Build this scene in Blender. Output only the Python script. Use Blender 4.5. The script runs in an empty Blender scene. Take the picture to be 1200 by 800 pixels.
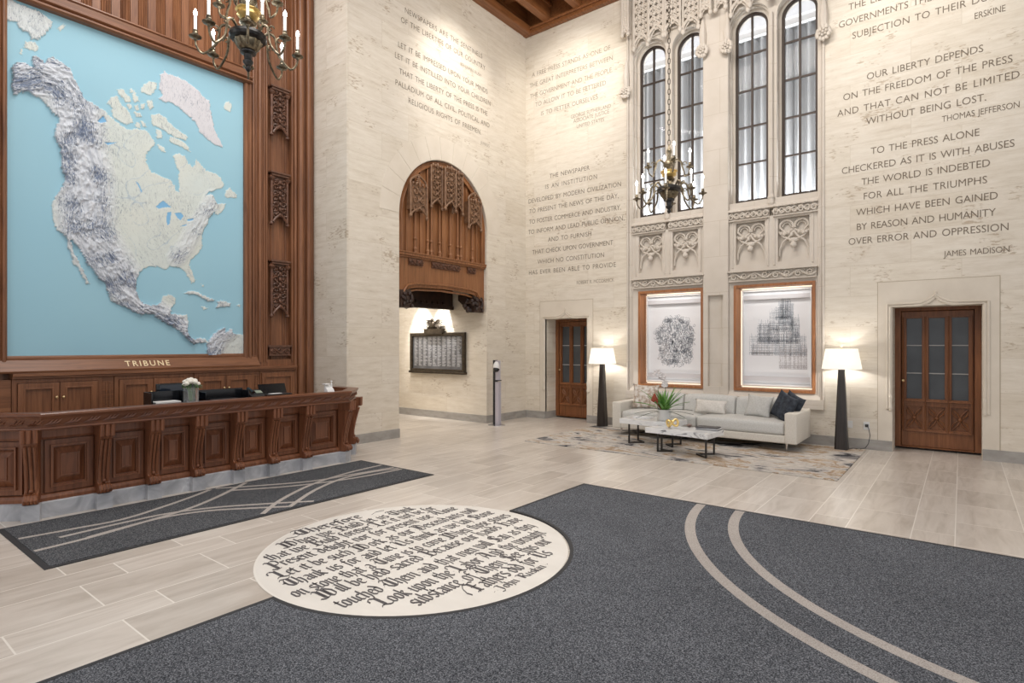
import bpy, math, random
from mathutils import Vector, noise
from mathutils.geometry import tessellate_polygon

random.seed(7)
SC = bpy.context.scene
COL = SC.collection
PI = math.pi

# ------------------------------------------------------------------ camera
YAW = math.atan(527 / 674)
cam_data = bpy.data.cameras.new('camera')
cam_data.sensor_width = 36
cam_data.lens = 36 * 674 / 1200
cam_data.shift_y = 5 / 1200
cam_data.clip_start = 0.05
cam = bpy.data.objects.new('camera', cam_data)
cam.location = (0, 0, 1.55)
cam.rotation_euler = (PI / 2, 0, YAW)
COL.objects.link(cam)
SC.camera = cam

# ------------------------------------------------------------------ world, lights, exposure
W = bpy.data.worlds.new('world')
SC.world = W
W.use_nodes = True
bg = W.node_tree.nodes['Background']
bg.inputs[0].default_value = (0.97, 0.98, 1.0, 1)
bg.inputs[1].default_value = 0.95
SC.view_settings.view_transform = 'Standard'
SC.view_settings.look = 'None'
SC.view_settings.gamma = 1
SC.view_settings.use_curve_mapping = False
SC.view_settings.exposure = 0.0
SC.cycles.use_denoising = True
SC.cycles.max_bounces = 7
SC.cycles.diffuse_bounces = 4
SC.cycles.glossy_bounces = 3
SC.cycles.transmission_bounces = 5
SC.cycles.transparent_max_bounces = 8
SC.cycles.caustics_reflective = False
SC.cycles.caustics_refractive = False
SC.cycles.sample_clamp_indirect = 4


def lamp(name, kind, loc, power, color=(1, 1, 1), target=None, **kw):
    d = bpy.data.lights.new(name, kind)
    d.energy = power
    d.color = color
    for k, v in kw.items():
        setattr(d, k, v)
    o = bpy.data.objects.new(name, d)
    o.location = loc
    if target is not None:
        o.rotation_euler = (Vector(target) - Vector(loc)).to_track_quat('-Z', 'Y').to_euler()
    COL.objects.link(o)
    return o


WARM = (1.0, 0.95, 0.89)
# soft overhead fill added to brighten the hall, and the floods that graze the lettered walls
lamp('hall_fill', 'AREA', (-3.2, 2.6, 7.9), 250, (1, 0.97, 0.94), (-3.2, 2.6, 0), shape='RECTANGLE', size=5.0, size_y=4.0)
lamp('desk_flood', 'AREA', (-6.5, 3.0, 8.2), 130, (1, 0.97, 0.94), (-8.2, 3.0, 3.0), shape='RECTANGLE', size=0.5, size_y=2.6)
lamp('medallion_spot', 'SPOT', (-3.6, 2.6, 8.2), 420, (1, 0.97, 0.93), (-3.75, 2.6, 0), spot_size=0.62, spot_blend=0.9, shadow_soft_size=0.15)
lamp('carpet_spot', 'SPOT', (-1.6, 3.6, 8.2), 330, (1, 0.97, 0.93), (-1.4, 4.0, 0), spot_size=0.8, spot_blend=0.9, shadow_soft_size=0.15)
lamp('wall_flood', 'AREA', (-3.4, 6.6, 7.9), 150, WARM, (-4.2, 10.1, 4.6), shape='RECTANGLE', size=3.6, size_y=0.6)
lamp('corner_spot', 'SPOT', (-5.4, 7.6, 8.0), 300, (1, 0.96, 0.90), (-6.4, 10.08, 6.6), spot_size=1.15, spot_blend=0.9, shadow_soft_size=0.1)
lamp('letter_spot', 'SPOT', (-5.6, 7.4, 8.0), 260, (1, 0.96, 0.90), (-7.5, 7.9, 6.3), spot_size=1.15, spot_blend=0.9, shadow_soft_size=0.1)
lamp('east_spot', 'SPOT', (-0.6, 7.4, 8.0), 300, (1, 0.96, 0.90), (-0.4, 10.08, 5.9), spot_size=1.1, spot_blend=0.9, shadow_soft_size=0.1)


# ------------------------------------------------------------------ mesh helpers
def V(*a):
    return Vector(a)


class MB:
    def __init__(self):
        self.v, self.f = [], []

    def add(self, vs, fs):
        n = len(self.v)
        self.v += [tuple(x) for x in vs]
        self.f += [tuple(n + i for i in f) for f in fs]
        return self

    def box(self, x0, y0, z0, x1, y1, z1):
        x0, x1 = min(x0, x1), max(x0, x1)
        y0, y1 = min(y0, y1), max(y0, y1)
        z0, z1 = min(z0, z1), max(z0, z1)
        vs = [(x0, y0, z0), (x1, y0, z0), (x1, y1, z0), (x0, y1, z0), (x0, y0, z1), (x1, y0, z1), (x1, y1, z1), (x0, y1, z1)]
        return self.add(vs, [(0, 3, 2, 1), (4, 5, 6, 7), (0, 1, 5, 4), (1, 2, 6, 5), (2, 3, 7, 6), (3, 0, 4, 7)])

    def obox(self, c, a, b, n):
        c, a, b, n = Vector(c), Vector(a), Vector(b), Vector(n)
        vs = [c - a - b - n, c + a - b - n, c + a + b - n, c - a + b - n, c - a - b + n, c + a - b + n, c + a + b + n, c - a + b + n]
        return self.add(vs, [(0, 3, 2, 1), (4, 5, 6, 7), (0, 1, 5, 4), (1, 2, 6, 5), (2, 3, 7, 6), (3, 0, 4, 7)])

    def prism(self, poly, o, u, v, n, holes=()):
        """polygon (with holes) in the plane o + a*u + b*v, pushed along n"""
        o, u, v, n = Vector(o), Vector(u), Vector(v), Vector(n)
        loops = [list(poly)] + [list(h) for h in holes]
        tris = tessellate_polygon([[V(a, b, 0) for a, b in l] for l in loops])
        flat = [p for l in loops for p in l]
        k = len(flat)
        vs = [o + a * u + b * v for a, b in flat] + [o + a * u + b * v + n for a, b in flat]
        fs = []
        for t in tris:
            fs.append(tuple(t))
            fs.append(tuple(k + i for i in reversed(t)))
        s = 0
        for l in loops:
            m = len(l)
            for i in range(m):
                j = (i + 1) % m
                fs.append((s + i, s + j, k + s + j, k + s + i))
            s += m
        return self.add(vs, fs)

    def tube(self, pts, r, n=6, closed=False, cap=True, flat=None):
        pts = [Vector(p) for p in pts]
        m = len(pts)
        rs = r if isinstance(r, (list, tuple)) else [r] * m
        vs, fs = [], []
        prev = None
        for i, p in enumerate(pts):
            if closed:
                t = pts[(i + 1) % m] - pts[i - 1]
            else:
                t = pts[min(i + 1, m - 1)] - pts[max(i - 1, 0)]
            if t.length < 1e-9:
                t = V(0, 0, 1)
            t.normalize()
            if prev is None:
                a = t.orthogonal().normalized()
            else:
                a = prev - t * prev.dot(t)
                if a.length < 1e-6:
                    a = t.orthogonal()
                a.normalize()
            prev = a
            b = t.cross(a)
            for k in range(n):
                w = 2 * PI * k / n
                vs.append(p + (a * math.cos(w) + b * math.sin(w)) * rs[i])
        for i in range(m if closed else m - 1):
            j = (i + 1) % m
            for k in range(n):
                l = (k + 1) % n
                fs.append((i * n + k, i * n + l, j * n + l, j * n + k))
        if cap and not closed:
            fs.append(tuple(range(n - 1, -1, -1)))
            fs.append(tuple((m - 1) * n + k for k in range(n)))
        return self.add(vs, fs)

    def lathe(self, prof, n=16, c=(0, 0, 0), flute=0.0, nf=0):
        vs, fs = [], []
        m = len(prof)
        for r, z in prof:
            for k in range(n):
                w = 2 * PI * k / n
                rr = r * (1 + (flute * math.cos(nf * w) if nf else 0))
                vs.append((c[0] + rr * math.cos(w), c[1] + rr * math.sin(w), c[2] + z))
        for i in range(m - 1):
            for k in range(n):
                l = (k + 1) % n
                fs.append((i * n + k, i * n + l, (i + 1) * n + l, (i + 1) * n + k))
        fs.append(tuple(range(n - 1, -1, -1)))
        fs.append(tuple((m - 1) * n + k for k in range(n)))
        return self.add(vs, fs)

    def ball(self, c, r, n=8, m=5):
        rx, ry, rz = r if isinstance(r, (tuple, list)) else (r, r, r)
        vs = [(c[0], c[1], c[2] - rz)]
        for i in range(1, m):
            t = PI * i / m - PI / 2
            for k in range(n):
                w = 2 * PI * k / n
                vs.append((c[0] + rx * math.cos(t) * math.cos(w), c[1] + ry * math.cos(t) * math.sin(w), c[2] + rz * math.sin(t)))
        vs.append((c[0], c[1], c[2] + rz))
        fs = []
        for k in range(n):
            l = (k + 1) % n
            fs.append((0, 1 + l, 1 + k))
            for i in range(m - 2):
                a = 1 + i * n
                fs.append((a + k, a + l, a + n + l, a + n + k))
            a = 1 + (m - 2) * n
            fs.append((a + k, a + l, len(vs) - 1))
        return self.add(vs, fs)

    def sweep(self, prof, path, closed=False):
        """profile [(out, up)] mitred along a plan path [(x, y)]; out is to the right of travel"""
        m, q = len(path), len(prof)
        P = [V(x, y) for x, y in path]
        vs, fs = [], []
        for i in range(m):
            if closed or 0 < i < m - 1:
                d0 = (P[i] - P[i - 1]).normalized()
                d1 = (P[(i + 1) % m] - P[i]).normalized()
            else:
                d0 = d1 = ((P[1] - P[0]) if i == 0 else (P[-1] - P[-2])).normalized()
            n0, n1 = V(d0.y, -d0.x), V(d1.y, -d1.x)
            nn = (n0 + n1).normalized()
            nn = nn / max(0.3, nn.dot(n0))
            for a, b in prof:
                vs.append((P[i].x + nn.x * a, P[i].y + nn.y * a, b))
        for i in range(m if closed else m - 1):
            j = (i + 1) % m
            for k in range(q):
                l = (k + 1) % q
                fs.append((i * q + k, i * q + l, j * q + l, j * q + k))
        if not closed:
            fs.append(tuple(range(q)))
            fs.append(tuple((m - 1) * q + k for k in range(q - 1, -1, -1)))
        return self.add(vs, fs)

    def frame(self, a0, b0, a1, b1, w, o, u, v, n):
        """flat rectangular border, w wide, pushed along n"""
        return self.prism([(a0, b0), (a1, b0), (a1, b1), (a0, b1)], o, u, v, n,
                          [[(a0 + w, b0 + w), (a1 - w, b0 + w), (a1 - w, b1 - w), (a0 + w, b1 - w)]])

    def build(self, name, mat, parent=None, smooth=False, bevel=0.0, at=None):
        me = bpy.data.meshes.new(name)
        off = V(0, 0, 0)
        if parent is not None:
            r = parent
            while r.parent is not None:
                r = r.parent
            off = Vector(r.location)
        elif at is not None:
            off = Vector(at)
        me.from_pydata([(x - off.x, y - off.y, z - off.z) for x, y, z in self.v], [], self.f)
        me.validate()
        bm = __import__('bmesh').new()
        bm.from_mesh(me)
        __import__('bmesh').ops.recalc_face_normals(bm, faces=bm.faces)
        bm.to_mesh(me)
        bm.free()
        if smooth:
            me.polygons.foreach_set('use_smooth', [True] * len(me.polygons))
            if smooth != 'all':
                me.set_sharp_from_angle(angle=math.radians(40))
        me.materials.append(mat)
        o = bpy.data.objects.new(name, me)
        COL.objects.link(o)
        if parent is not None:
            o.parent = parent
        elif at is not None:
            o.location = off
        if bevel:
            b = o.modifiers.new('edge', 'BEVEL')
            b.width = bevel
            b.segments = 2
            b.limit_method = 'ANGLE'
        return o


def tag(o, label, cat, group=None):
    o['label'] = label
    o['category'] = cat
    if group:
        o['group'] = group
    return o


def thing(name, loc, label, cat, group=None):
    o = bpy.data.objects.new(name, None)
    o.empty_display_size = 0.05
    o.location = loc
    COL.objects.link(o)
    return tag(o, label, cat, group)


def struct(o):
    o['kind'] = 'structure'
    return o


def shell(name):
    o = bpy.data.objects.new(name, None)
    o.empty_display_size = 0.05
    COL.objects.link(o)
    return struct(o)


def copy_tree(o, parent=None):
    c = o.copy()
    COL.objects.link(c)
    if parent is not None:
        c.parent = parent
    for ch in list(o.children):
        copy_tree(ch, c)
    return c


# ------------------------------------------------------------------ materials
def new_mat(name):
    m = bpy.data.materials.new(name)
    m.use_nodes = True
    nt = m.node_tree
    return m, nt, nt.nodes['Principled BSDF']


def plain(name, col, rough=0.6, metal=0.0, emit=0.0, ecol=None, spec=0.5, sheen=0.0):
    m, nt, b = new_mat(name)
    b.inputs['Base Color'].default_value = (*col, 1)
    b.inputs['Roughness'].default_value = rough
    b.inputs['Metallic'].default_value = metal
    b.inputs['Specular IOR Level'].default_value = spec
    if sheen:
        b.inputs['Sheen Weight'].default_value = sheen
    if emit:
        b.inputs['Emission Color'].default_value = (*(ecol or col), 1)
        b.inputs['Emission Strength'].default_value = emit
    return m


def N(nt, kind, **kw):
    n = nt.nodes.new(kind)
    for k, v in kw.items():
        if k.startswith('i_'):
            n.inputs[k[2:].replace('_', ' ')].default_value = v
        else:
            setattr(n, k, v)
    return n


def L(nt, a, b):
    nt.links.new(a, b)


def plane_coords(nt, axes, scale=(1, 1, 1)):
    """world position rearranged so that the texture's x,y run along AXES"""
    g = N(nt, 'ShaderNodeNewGeometry')
    s = N(nt, 'ShaderNodeSeparateXYZ')
    c = N(nt, 'ShaderNodeCombineXYZ')
    L(nt, g.outputs['Position'], s.inputs[0])
    for i, a in enumerate(axes):
        L(nt, s.outputs[a], c.inputs[i])
    m = N(nt, 'ShaderNodeMapping')
    m.inputs['Scale'].default_value = scale
    L(nt, c.outputs[0], m.inputs['Vector'])
    return m.outputs[0]


def ramp(nt, fac, stops):
    r = N(nt, 'ShaderNodeValToRGB')
    e = r.color_ramp.elements
    while len(e) < len(stops):
        e.new(0.5)
    for i, (p, c) in enumerate(stops):
        e[i].position = p
        e[i].color = (*c, 1)
    L(nt, fac, r.inputs[0])
    return r.outputs[0]


def mix(nt, fac, a, b, mode='MIX'):
    m = N(nt, 'ShaderNodeMix', data_type='RGBA', blend_type=mode)
    for sock, val in ((m.inputs['Factor'], fac), (m.inputs['A'], a), (m.inputs['B'], b)):
        if isinstance(val, (int, float)):
            sock.default_value = val
        elif isinstance(val, tuple):
            sock.default_value = (*val, 1)
        else:
            L(nt, val, sock)
    return m.outputs['Result']


def travertine(name, axes):
    m, nt, b = new_mat(name)
    p = plane_coords(nt, axes)
    br = N(nt, 'ShaderNodeTexBrick', offset=0.43)
    br.inputs['Color1'].default_value = (0.0, 0.0, 0.0, 1)
    br.inputs['Color2'].default_value = (1.0, 1.0, 1.0, 1)
    br.inputs['Mortar'].default_value = (0.5, 0.5, 0.5, 1)
    br.inputs['Scale'].default_value = 1
    br.inputs['Brick Width'].default_value = 1.34
    br.inputs['Row Height'].default_value = 0.46
    br.inputs['Mortar Size'].default_value = 0.0035
    br.inputs['Mortar Smooth'].default_value = 0.3
    L(nt, p, br.inputs['Vector'])
    # beds differ from block to block: shift the streak pattern by the block's own value
    sh = N(nt, 'ShaderNodeVectorMath', operation='MULTIPLY_ADD')
    L(nt, br.outputs['Color'], sh.inputs[0])
    sh.inputs[1].default_value = (3.0, 9.0, 2.0)
    L(nt, p, sh.inputs[2])
    st = N(nt, 'ShaderNodeMapping')
    st.inputs['Scale'].default_value = (2.6, 15.0, 1.0)
    L(nt, sh.outputs[0], st.inputs['Vector'])
    n1 = N(nt, 'ShaderNodeTexNoise', i_Scale=1.0, i_Detail=8.0, i_Roughness=0.72)
    L(nt, st.outputs[0], n1.inputs['Vector'])
    streak = ramp(nt, n1.outputs['Fac'], [(0.24, (0.54, 0.465, 0.375)), (0.42, (0.665, 0.60, 0.505)), (0.60, (0.73, 0.67, 0.58)), (0.8, (0.775, 0.725, 0.64))])
    tone = ramp(nt, br.outputs['Color'], [(0.0, (0.95, 0.935, 0.905)), (0.5, (1, 1, 1)), (1.0, (1.02, 1.02, 1.01))])
    c = mix(nt, 1.0, streak, tone, 'MULTIPLY')
    # open pits of the stone, drawn out along the bed
    st2 = N(nt, 'ShaderNodeMapping')
    st2.inputs['Scale'].default_value = (13.0, 42.0, 1.0)
    L(nt, sh.outputs[0], st2.inputs['Vector'])
    n2 = N(nt, 'ShaderNodeTexNoise', i_Scale=1.0, i_Detail=3.0, i_Roughness=0.6)
    L(nt, st2.outputs[0], n2.inputs['Vector'])
    n3 = N(nt, 'ShaderNodeTexNoise', i_Scale=2.3, i_Detail=2.0)
    L(nt, sh.outputs[0], n3.inputs['Vector'])
    mm = N(nt, 'ShaderNodeMath', operation='MULTIPLY')
    L(nt, n2.outputs['Fac'], mm.inputs[0])
    L(nt, n3.outputs['Fac'], mm.inputs[1])
    pit = ramp(nt, mm.outputs[0], [(0.355, (0, 0, 0)), (0.41, (0.75, 0.75, 0.75))])
    c = mix(nt, pit, c, (0.43, 0.34, 0.245))
    c = mix(nt, br.outputs['Fac'], c, (0.60, 0.53, 0.43))
    L(nt, c, b.inputs['Base Color'])
    b.inputs['Roughness'].default_value = 0.75
    bp = N(nt, 'ShaderNodeBump', i_Strength=0.25, i_Distance=0.02)
    bp.invert = True
    L(nt, pit, bp.inputs['Height'])
    L(nt, bp.outputs[0], b.inputs['Normal'])
    return m


def limestone(name, axes, c0=(0.60, 0.54, 0.465), c1=(0.675, 0.615, 0.545), rows=0.62, width=1.1):
    m, nt, b = new_mat(name)
    p = plane_coords(nt, axes)
    n1 = N(nt, 'ShaderNodeTexNoise', i_Scale=2.5, i_Detail=6.0, i_Roughness=0.6)
    L(nt, p, n1.inputs['Vector'])
    c = ramp(nt, n1.outputs['Fac'], [(0.3, c0), (0.7, c1)])
    if rows:
        br = N(nt, 'ShaderNodeTexBrick')
        br.inputs['Scale'].default_value = 1
        br.inputs['Brick Width'].default_value = width
        br.inputs['Row Height'].default_value = rows
        br.inputs['Mortar Size'].default_value = 0.003
        L(nt, p, br.inputs['Vector'])
        c = mix(nt, br.outputs['Fac'], c, (0.50, 0.43, 0.34))
    L(nt, c, b.inputs['Base Color'])
    b.inputs['Roughness'].default_value = 0.8
    return m


def wood(name, axes, dark, mid, light, rough=0.42, along=1):
    """grain runs along the second of AXES (along=1) or the first (along=0)"""
    m, nt, b = new_mat(name)
    sc = (26.0, 1.6, 26.0) if along else (1.6, 26.0, 26.0)
    p = plane_coords(nt, axes, sc)
    n1 = N(nt, 'ShaderNodeTexNoise', i_Scale=1.0, i_Detail=5.0, i_Roughness=0.65, i_Distortion=0.6)
    L(nt, p, n1.inputs['Vector'])
    p2 = plane_coords(nt, axes, (1.7, 0.9, 1.7))
    n2 = N(nt, 'ShaderNodeTexNoise', i_Scale=1.0, i_Detail=2.0)
    L(nt, p2, n2.inputs['Vector'])
    c = ramp(nt, n1.outputs['Fac'], [(0.25, dark), (0.5, mid), (0.75, light)])
    t = ramp(nt, n2.outputs['Fac'], [(0.3, (0.86, 0.84, 0.84)), (0.7, (1.1, 1.08, 1.05))])
    c = mix(nt, 1.0, c, t, 'MULTIPLY')
    L(nt, c, b.inputs['Base Color'])
    b.inputs['Roughness'].default_value = rough
    b.inputs['Specular IOR Level'].default_value = 0.45
    bp = N(nt, 'ShaderNodeBump', i_Strength=0.12, i_Distance=0.004)
    L(nt, n1.outputs['Fac'], bp.inputs['Height'])
    L(nt, bp.outputs[0], b.inputs['Normal'])
    return m


def noisy(name, stops, scale=(3, 3, 3), detail=5, rough=0.6, axes=('X', 'Y', 'Z'), distort=0.0, bump=0.0, spec=0.5, nrough=0.55, metal=0.0):
    m, nt, b = new_mat(name)
    p = plane_coords(nt, axes, scale)
    n1 = N(nt, 'ShaderNodeTexNoise', i_Scale=1.0, i_Detail=float(detail), i_Roughness=nrough, i_Distortion=distort)
    L(nt, p, n1.inputs['Vector'])
    c = ramp(nt, n1.outputs['Fac'], stops)
    L(nt, c, b.inputs['Base Color'])
    b.inputs['Roughness'].default_value = rough
    b.inputs['Specular IOR Level'].default_value = spec
    b.inputs['Metallic'].default_value = metal
    if bump:
        bp = N(nt, 'ShaderNodeBump', i_Strength=bump, i_Distance=0.01)
        L(nt, n1.outputs['Fac'], bp.inputs['Height'])
        L(nt, bp.outputs[0], b.inputs['Normal'])
    return m


def floor_mat():
    m, nt, b = new_mat('floor_tile')
    p0 = plane_coords(nt, ('Y', 'X', 'Z'))
    sp = N(nt, 'ShaderNodeSeparateXYZ')
    L(nt, p0, sp.inputs[0])
    ph = N(nt, 'ShaderNodeMath', operation='MULTIPLY')
    L(nt, sp.outputs['Y'], ph.inputs[0])
    ph.inputs[1].default_value = 2 * PI / 0.74
    cs = N(nt, 'ShaderNodeMath', operation='COSINE')
    L(nt, ph.outputs[0], cs.inputs[0])
    sc = N(nt, 'ShaderNodeMath', operation='MULTIPLY_ADD')
    L(nt, cs.outputs[0], sc.inputs[0])
    sc.inputs[1].default_value = 0.045
    L(nt, sp.outputs['Y'], sc.inputs[2])
    cb = N(nt, 'ShaderNodeCombineXYZ')
    L(nt, sp.outputs['X'], cb.inputs[0])
    L(nt, sc.outputs[0], cb.inputs[1])
    p = cb.outputs[0]
    br = N(nt, 'ShaderNodeTexBrick', offset=0.37)
    br.inputs['Color1'].default_value = (0, 0, 0, 1)
    br.inputs['Color2'].default_value = (1, 1, 1, 1)
    br.inputs['Mortar'].default_value = (0.5, 0.5, 0.5, 1)
    br.inputs['Scale'].default_value = 1
    br.inputs['Brick Width'].default_value = 0.74
    br.inputs['Row Height'].default_value = 0.37
    br.inputs['Mortar Size'].default_value = 0.0048
    br.inputs['Mortar Smooth'].default_value = 0.1
    L(nt, p, br.inputs['Vector'])
    sh = N(nt, 'ShaderNodeVectorMath', operation='MULTIPLY_ADD')
    L(nt, br.outputs['Color'], sh.inputs[0])
    sh.inputs[1].default_value = (5.0, 7.0, 2.0)
    L(nt, p, sh.inputs[2])
    mp = N(nt, 'ShaderNodeMapping')
    mp.inputs['Scale'].default_value = (1.6, 11.0, 1.0)
    mp.inputs['Rotation'].default_value = (0, 0, 0.25)
    L(nt, sh.outputs[0], mp.inputs['Vector'])
    n1 = N(nt, 'ShaderNodeTexNoise', i_Scale=1.0, i_Detail=6.0, i_Roughness=0.6, i_Distortion=0.8)
    L(nt, mp.outputs[0], n1.inputs['Vector'])
    c = ramp(nt, n1.outputs['Fac'], [(0.3, (0.50, 0.45, 0.395)), (0.5, (0.60, 0.55, 0.495)), (0.7, (0.67, 0.625, 0.57))])
    t = ramp(nt, br.outputs['Color'], [(0.0, (0.88, 0.86, 0.84)), (1.0, (1.06, 1.05, 1.04))])
    c = mix(nt, 1.0, c, t, 'MULTIPLY')
    c = mix(nt, br.outputs['Fac'], c, (0.80, 0.755, 0.69))
    L(nt, c, b.inputs['Base Color'])
    b.inputs['Roughness'].default_value = 0.28
    b.inputs['Specular IOR Level'].default_value = 0.4
    return m


def carpet_mat(name, stops):
    m, nt, b = new_mat(name)
    p = plane_coords(nt, ('X', 'Y', 'Z'))
    n1 = N(nt, 'ShaderNodeTexNoise', i_Scale=150.0, i_Detail=2.0, i_Roughness=0.7)
    L(nt, p, n1.inputs['Vector'])
    n2 = N(nt, 'ShaderNodeTexNoise', i_Scale=1.3, i_Detail=3.0)
    L(nt, p, n2.inputs['Vector'])
    c = ramp(nt, n1.outputs['Fac'], stops)
    t = ramp(nt, n2.outputs['Fac'], [(0.3, (0.9, 0.9, 0.9)), (0.7, (1.1, 1.1, 1.1))])
    c = mix(nt, 1.0, c, t, 'MULTIPLY')
    L(nt, c, b.inputs['Base Color'])
    b.inputs['Roughness'].default_value = 0.95
    b.inputs['Specular IOR Level'].default_value = 0.1
    bp = N(nt, 'ShaderNodeBump', i_Strength=0.2, i_Distance=0.004)
    L(nt, n1.outputs['Fac'], bp.inputs['Height'])
    L(nt, bp.outputs[0], b.inputs['Normal'])
    return m


def rug_mat():
    m, nt, b = new_mat('rug_pile')
    p = plane_coords(nt, ('X', 'Y', 'Z'), (0.9, 1.7, 1))
    n1 = N(nt, 'ShaderNodeTexNoise', i_Scale=1.5, i_Detail=8.0, i_Roughness=0.66, i_Distortion=1.0)
    L(nt, p, n1.inputs['Vector'])
    c = ramp(nt, n1.outputs['Fac'], [(0.36, (0.03, 0.03, 0.037)), (0.41, (0.17, 0.165, 0.17)), (0.45, (0.50, 0.47, 0.44)), (0.53, (0.60, 0.56, 0.51)),
                                     (0.565, (0.36, 0.25, 0.155)), (0.60, (0.50, 0.40, 0.30)), (0.64, (0.62, 0.58, 0.54)), (0.72, (0.16, 0.155, 0.165))])
    n2 = N(nt, 'ShaderNodeTexNoise', i_Scale=9.0, i_Detail=4.0, i_Roughness=0.8)
    L(nt, p, n2.inputs['Vector'])
    t = ramp(nt, n2.outputs['Fac'], [(0.3, (0.7, 0.7, 0.7)), (0.65, (1.1, 1.1, 1.1))])
    c = mix(nt, 1.0, c, t, 'MULTIPLY')
    L(nt, c, b.inputs['Base Color'])
    b.inputs['Roughness'].default_value = 0.95
    b.inputs['Specular IOR Level'].default_value = 0.1
    return m


def glassy(name, col, rough=0.05, alpha=0.25):
    m, nt, b = new_mat(name)
    b.inputs['Base Color'].default_value = (*col, 1)
    b.inputs['Roughness'].default_value = rough
    b.inputs['Alpha'].default_value = alpha
    return m


M = {}
M['trav_x'] = travertine('travertine_back', ('X', 'Z', 'Y'))
M['trav_y'] = travertine('travertine_side', ('Y', 'Z', 'X'))
M['lime'] = limestone('limestone', ('X', 'Z', 'Y'))
M['lime_plain'] = limestone('limestone_carved', ('X', 'Z', 'Y'), rows=0)
M['lime_door'] = limestone('limestone_doorway', ('X', 'Z', 'Y'), (0.63, 0.565, 0.475), (0.70, 0.635, 0.54), rows=0)
M['lime_pale'] = limestone('limestone_pale', ('X', 'Z', 'Y'), (0.66, 0.60, 0.53), (0.75, 0.69, 0.62), rows=0)
DK, MD, LT = (0.105, 0.040, 0.018), (0.205, 0.085, 0.038), (0.29, 0.13, 0.06)
M['oak_y'] = wood('oak_panel', ('Y', 'Z', 'X'), DK, MD, LT)
M['oak_h'] = wood('oak_rail', ('Y', 'Z', 'X'), DK, MD, LT, along=0)
M['oak_x'] = wood('oak_door', ('X', 'Z', 'Y'), (0.10, 0.035, 0.012), (0.20, 0.075, 0.026), (0.28, 0.115, 0.045))
M['oak_desk'] = wood('desk_oak', ('Y', 'Z', 'X'), (0.10, 0.034, 0.016), (0.20, 0.074, 0.034), (0.28, 0.115, 0.055), rough=0.36)
M['oak_desk_h'] = wood('desk_oak_rail', ('Y', 'Z', 'X'), (0.085, 0.029, 0.015), (0.165, 0.062, 0.030), (0.23, 0.096, 0.047), rough=0.3, along=0)
M['oak_arch'] = wood('arch_oak', ('Y', 'Z', 'X'), (0.15, 0.06, 0.022), (0.27, 0.115, 0.045), (0.36, 0.165, 0.07))
M['oak_carved'] = noisy('oak_carved', [(0.3, (0.075, 0.032, 0.018)), (0.7, (0.17, 0.075, 0.042))], (14, 14, 14), rough=0.45)
M['oak_tracery'] = noisy('oak_tracery', [(0.3, (0.15, 0.075, 0.038)), (0.7, (0.28, 0.155, 0.085))], (14, 14, 14), rough=0.5)
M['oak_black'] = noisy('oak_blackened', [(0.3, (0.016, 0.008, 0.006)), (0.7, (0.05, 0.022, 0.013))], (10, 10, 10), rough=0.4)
M['oak_ceiling'] = wood('ceiling_oak', ('X', 'Y', 'Z'), (0.11, 0.04, 0.014), (0.24, 0.095, 0.034), (0.34, 0.145, 0.058))
M['copper_wood'] = wood('frame_walnut', ('X', 'Z', 'Y'), (0.22, 0.085, 0.03), (0.36, 0.15, 0.06), (0.44, 0.20, 0.085))
M['marble_grey'] = noisy('marble_grey', [(0.3, (0.30, 0.31, 0.335)), (0.52, (0.45, 0.46, 0.49)), (0.62, (0.53, 0.54, 0.565)), (0.70, (0.72, 0.73, 0.75))], (2.2, 4, 4), 7, rough=0.35, distort=1.2)
M['base_stone'] = noisy('baseboard_stone', [(0.3, (0.27, 0.255, 0.235)), (0.7, (0.40, 0.38, 0.355))], (4, 4, 9), 6, rough=0.5)
M['floor'] = floor_mat()
M['med_stone'] = noisy('medallion_stone', [(0.3, (0.72, 0.69, 0.635)), (0.7, (0.80, 0.77, 0.715))], (2, 5, 2), 5, rough=0.4, spec=0.35)
M['med_ink'] = plain('medallion_inlay', (0.085, 0.08, 0.085), 0.5)
M['med_ring'] = plain('medallion_ring', (0.80, 0.77, 0.71), 0.4)
M['carpet'] = carpet_mat('carpet_loop', [(0.34, (0.020, 0.022, 0.027)), (0.50, (0.082, 0.088, 0.100)), (0.66, (0.26, 0.27, 0.295))])
M['mat'] = carpet_mat('mat_loop', [(0.34, (0.02, 0.021, 0.025)), (0.50, (0.068, 0.072, 0.079)), (0.66, (0.21, 0.215, 0.225))])
M['carpet_edge'] = plain('carpet_edge', (0.03, 0.031, 0.034), 0.7)
M['stripe'] = carpet_mat('carpet_stripe', [(0.3, (0.27, 0.24, 0.22)), (0.5, (0.42, 0.385, 0.355)), (0.7, (0.52, 0.48, 0.45))])
M['rug'] = rug_mat()
M['letter'] = plain('cut_letter', (0.17, 0.135, 0.10), 0.85)
M['letter_fine'] = plain('cut_letter_fine', (0.28, 0.23, 0.175), 0.85)
M['gold_letter'] = plain('gilt_letter', (0.85, 0.68, 0.42), 0.4)
M['bronze'] = noisy('bronze_dark', [(0.3, (0.035, 0.027, 0.02)), (0.7, (0.085, 0.066, 0.045))], (20, 20, 20), rough=0.4, metal=0.6)
M['bronze_frame'] = plain('window_bronze', (0.045, 0.03, 0.022), 0.5, 0.3)
M['chand'] = noisy('chandelier_bronze', [(0.3, (0.06, 0.05, 0.035)), (0.55, (0.22, 0.18, 0.12)), (0.75, (0.42, 0.36, 0.25))], (25, 25, 25), rough=0.32, metal=0.85)
M['chand_dark'] = noisy('chandelier_patina', [(0.3, (0.02, 0.02, 0.022)), (0.75, (0.10, 0.095, 0.09))], (18, 18, 18), rough=0.35, metal=0.7)
M['gilt'] = plain('gilding', (0.82, 0.60, 0.24), 0.32, 0.8)
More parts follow.
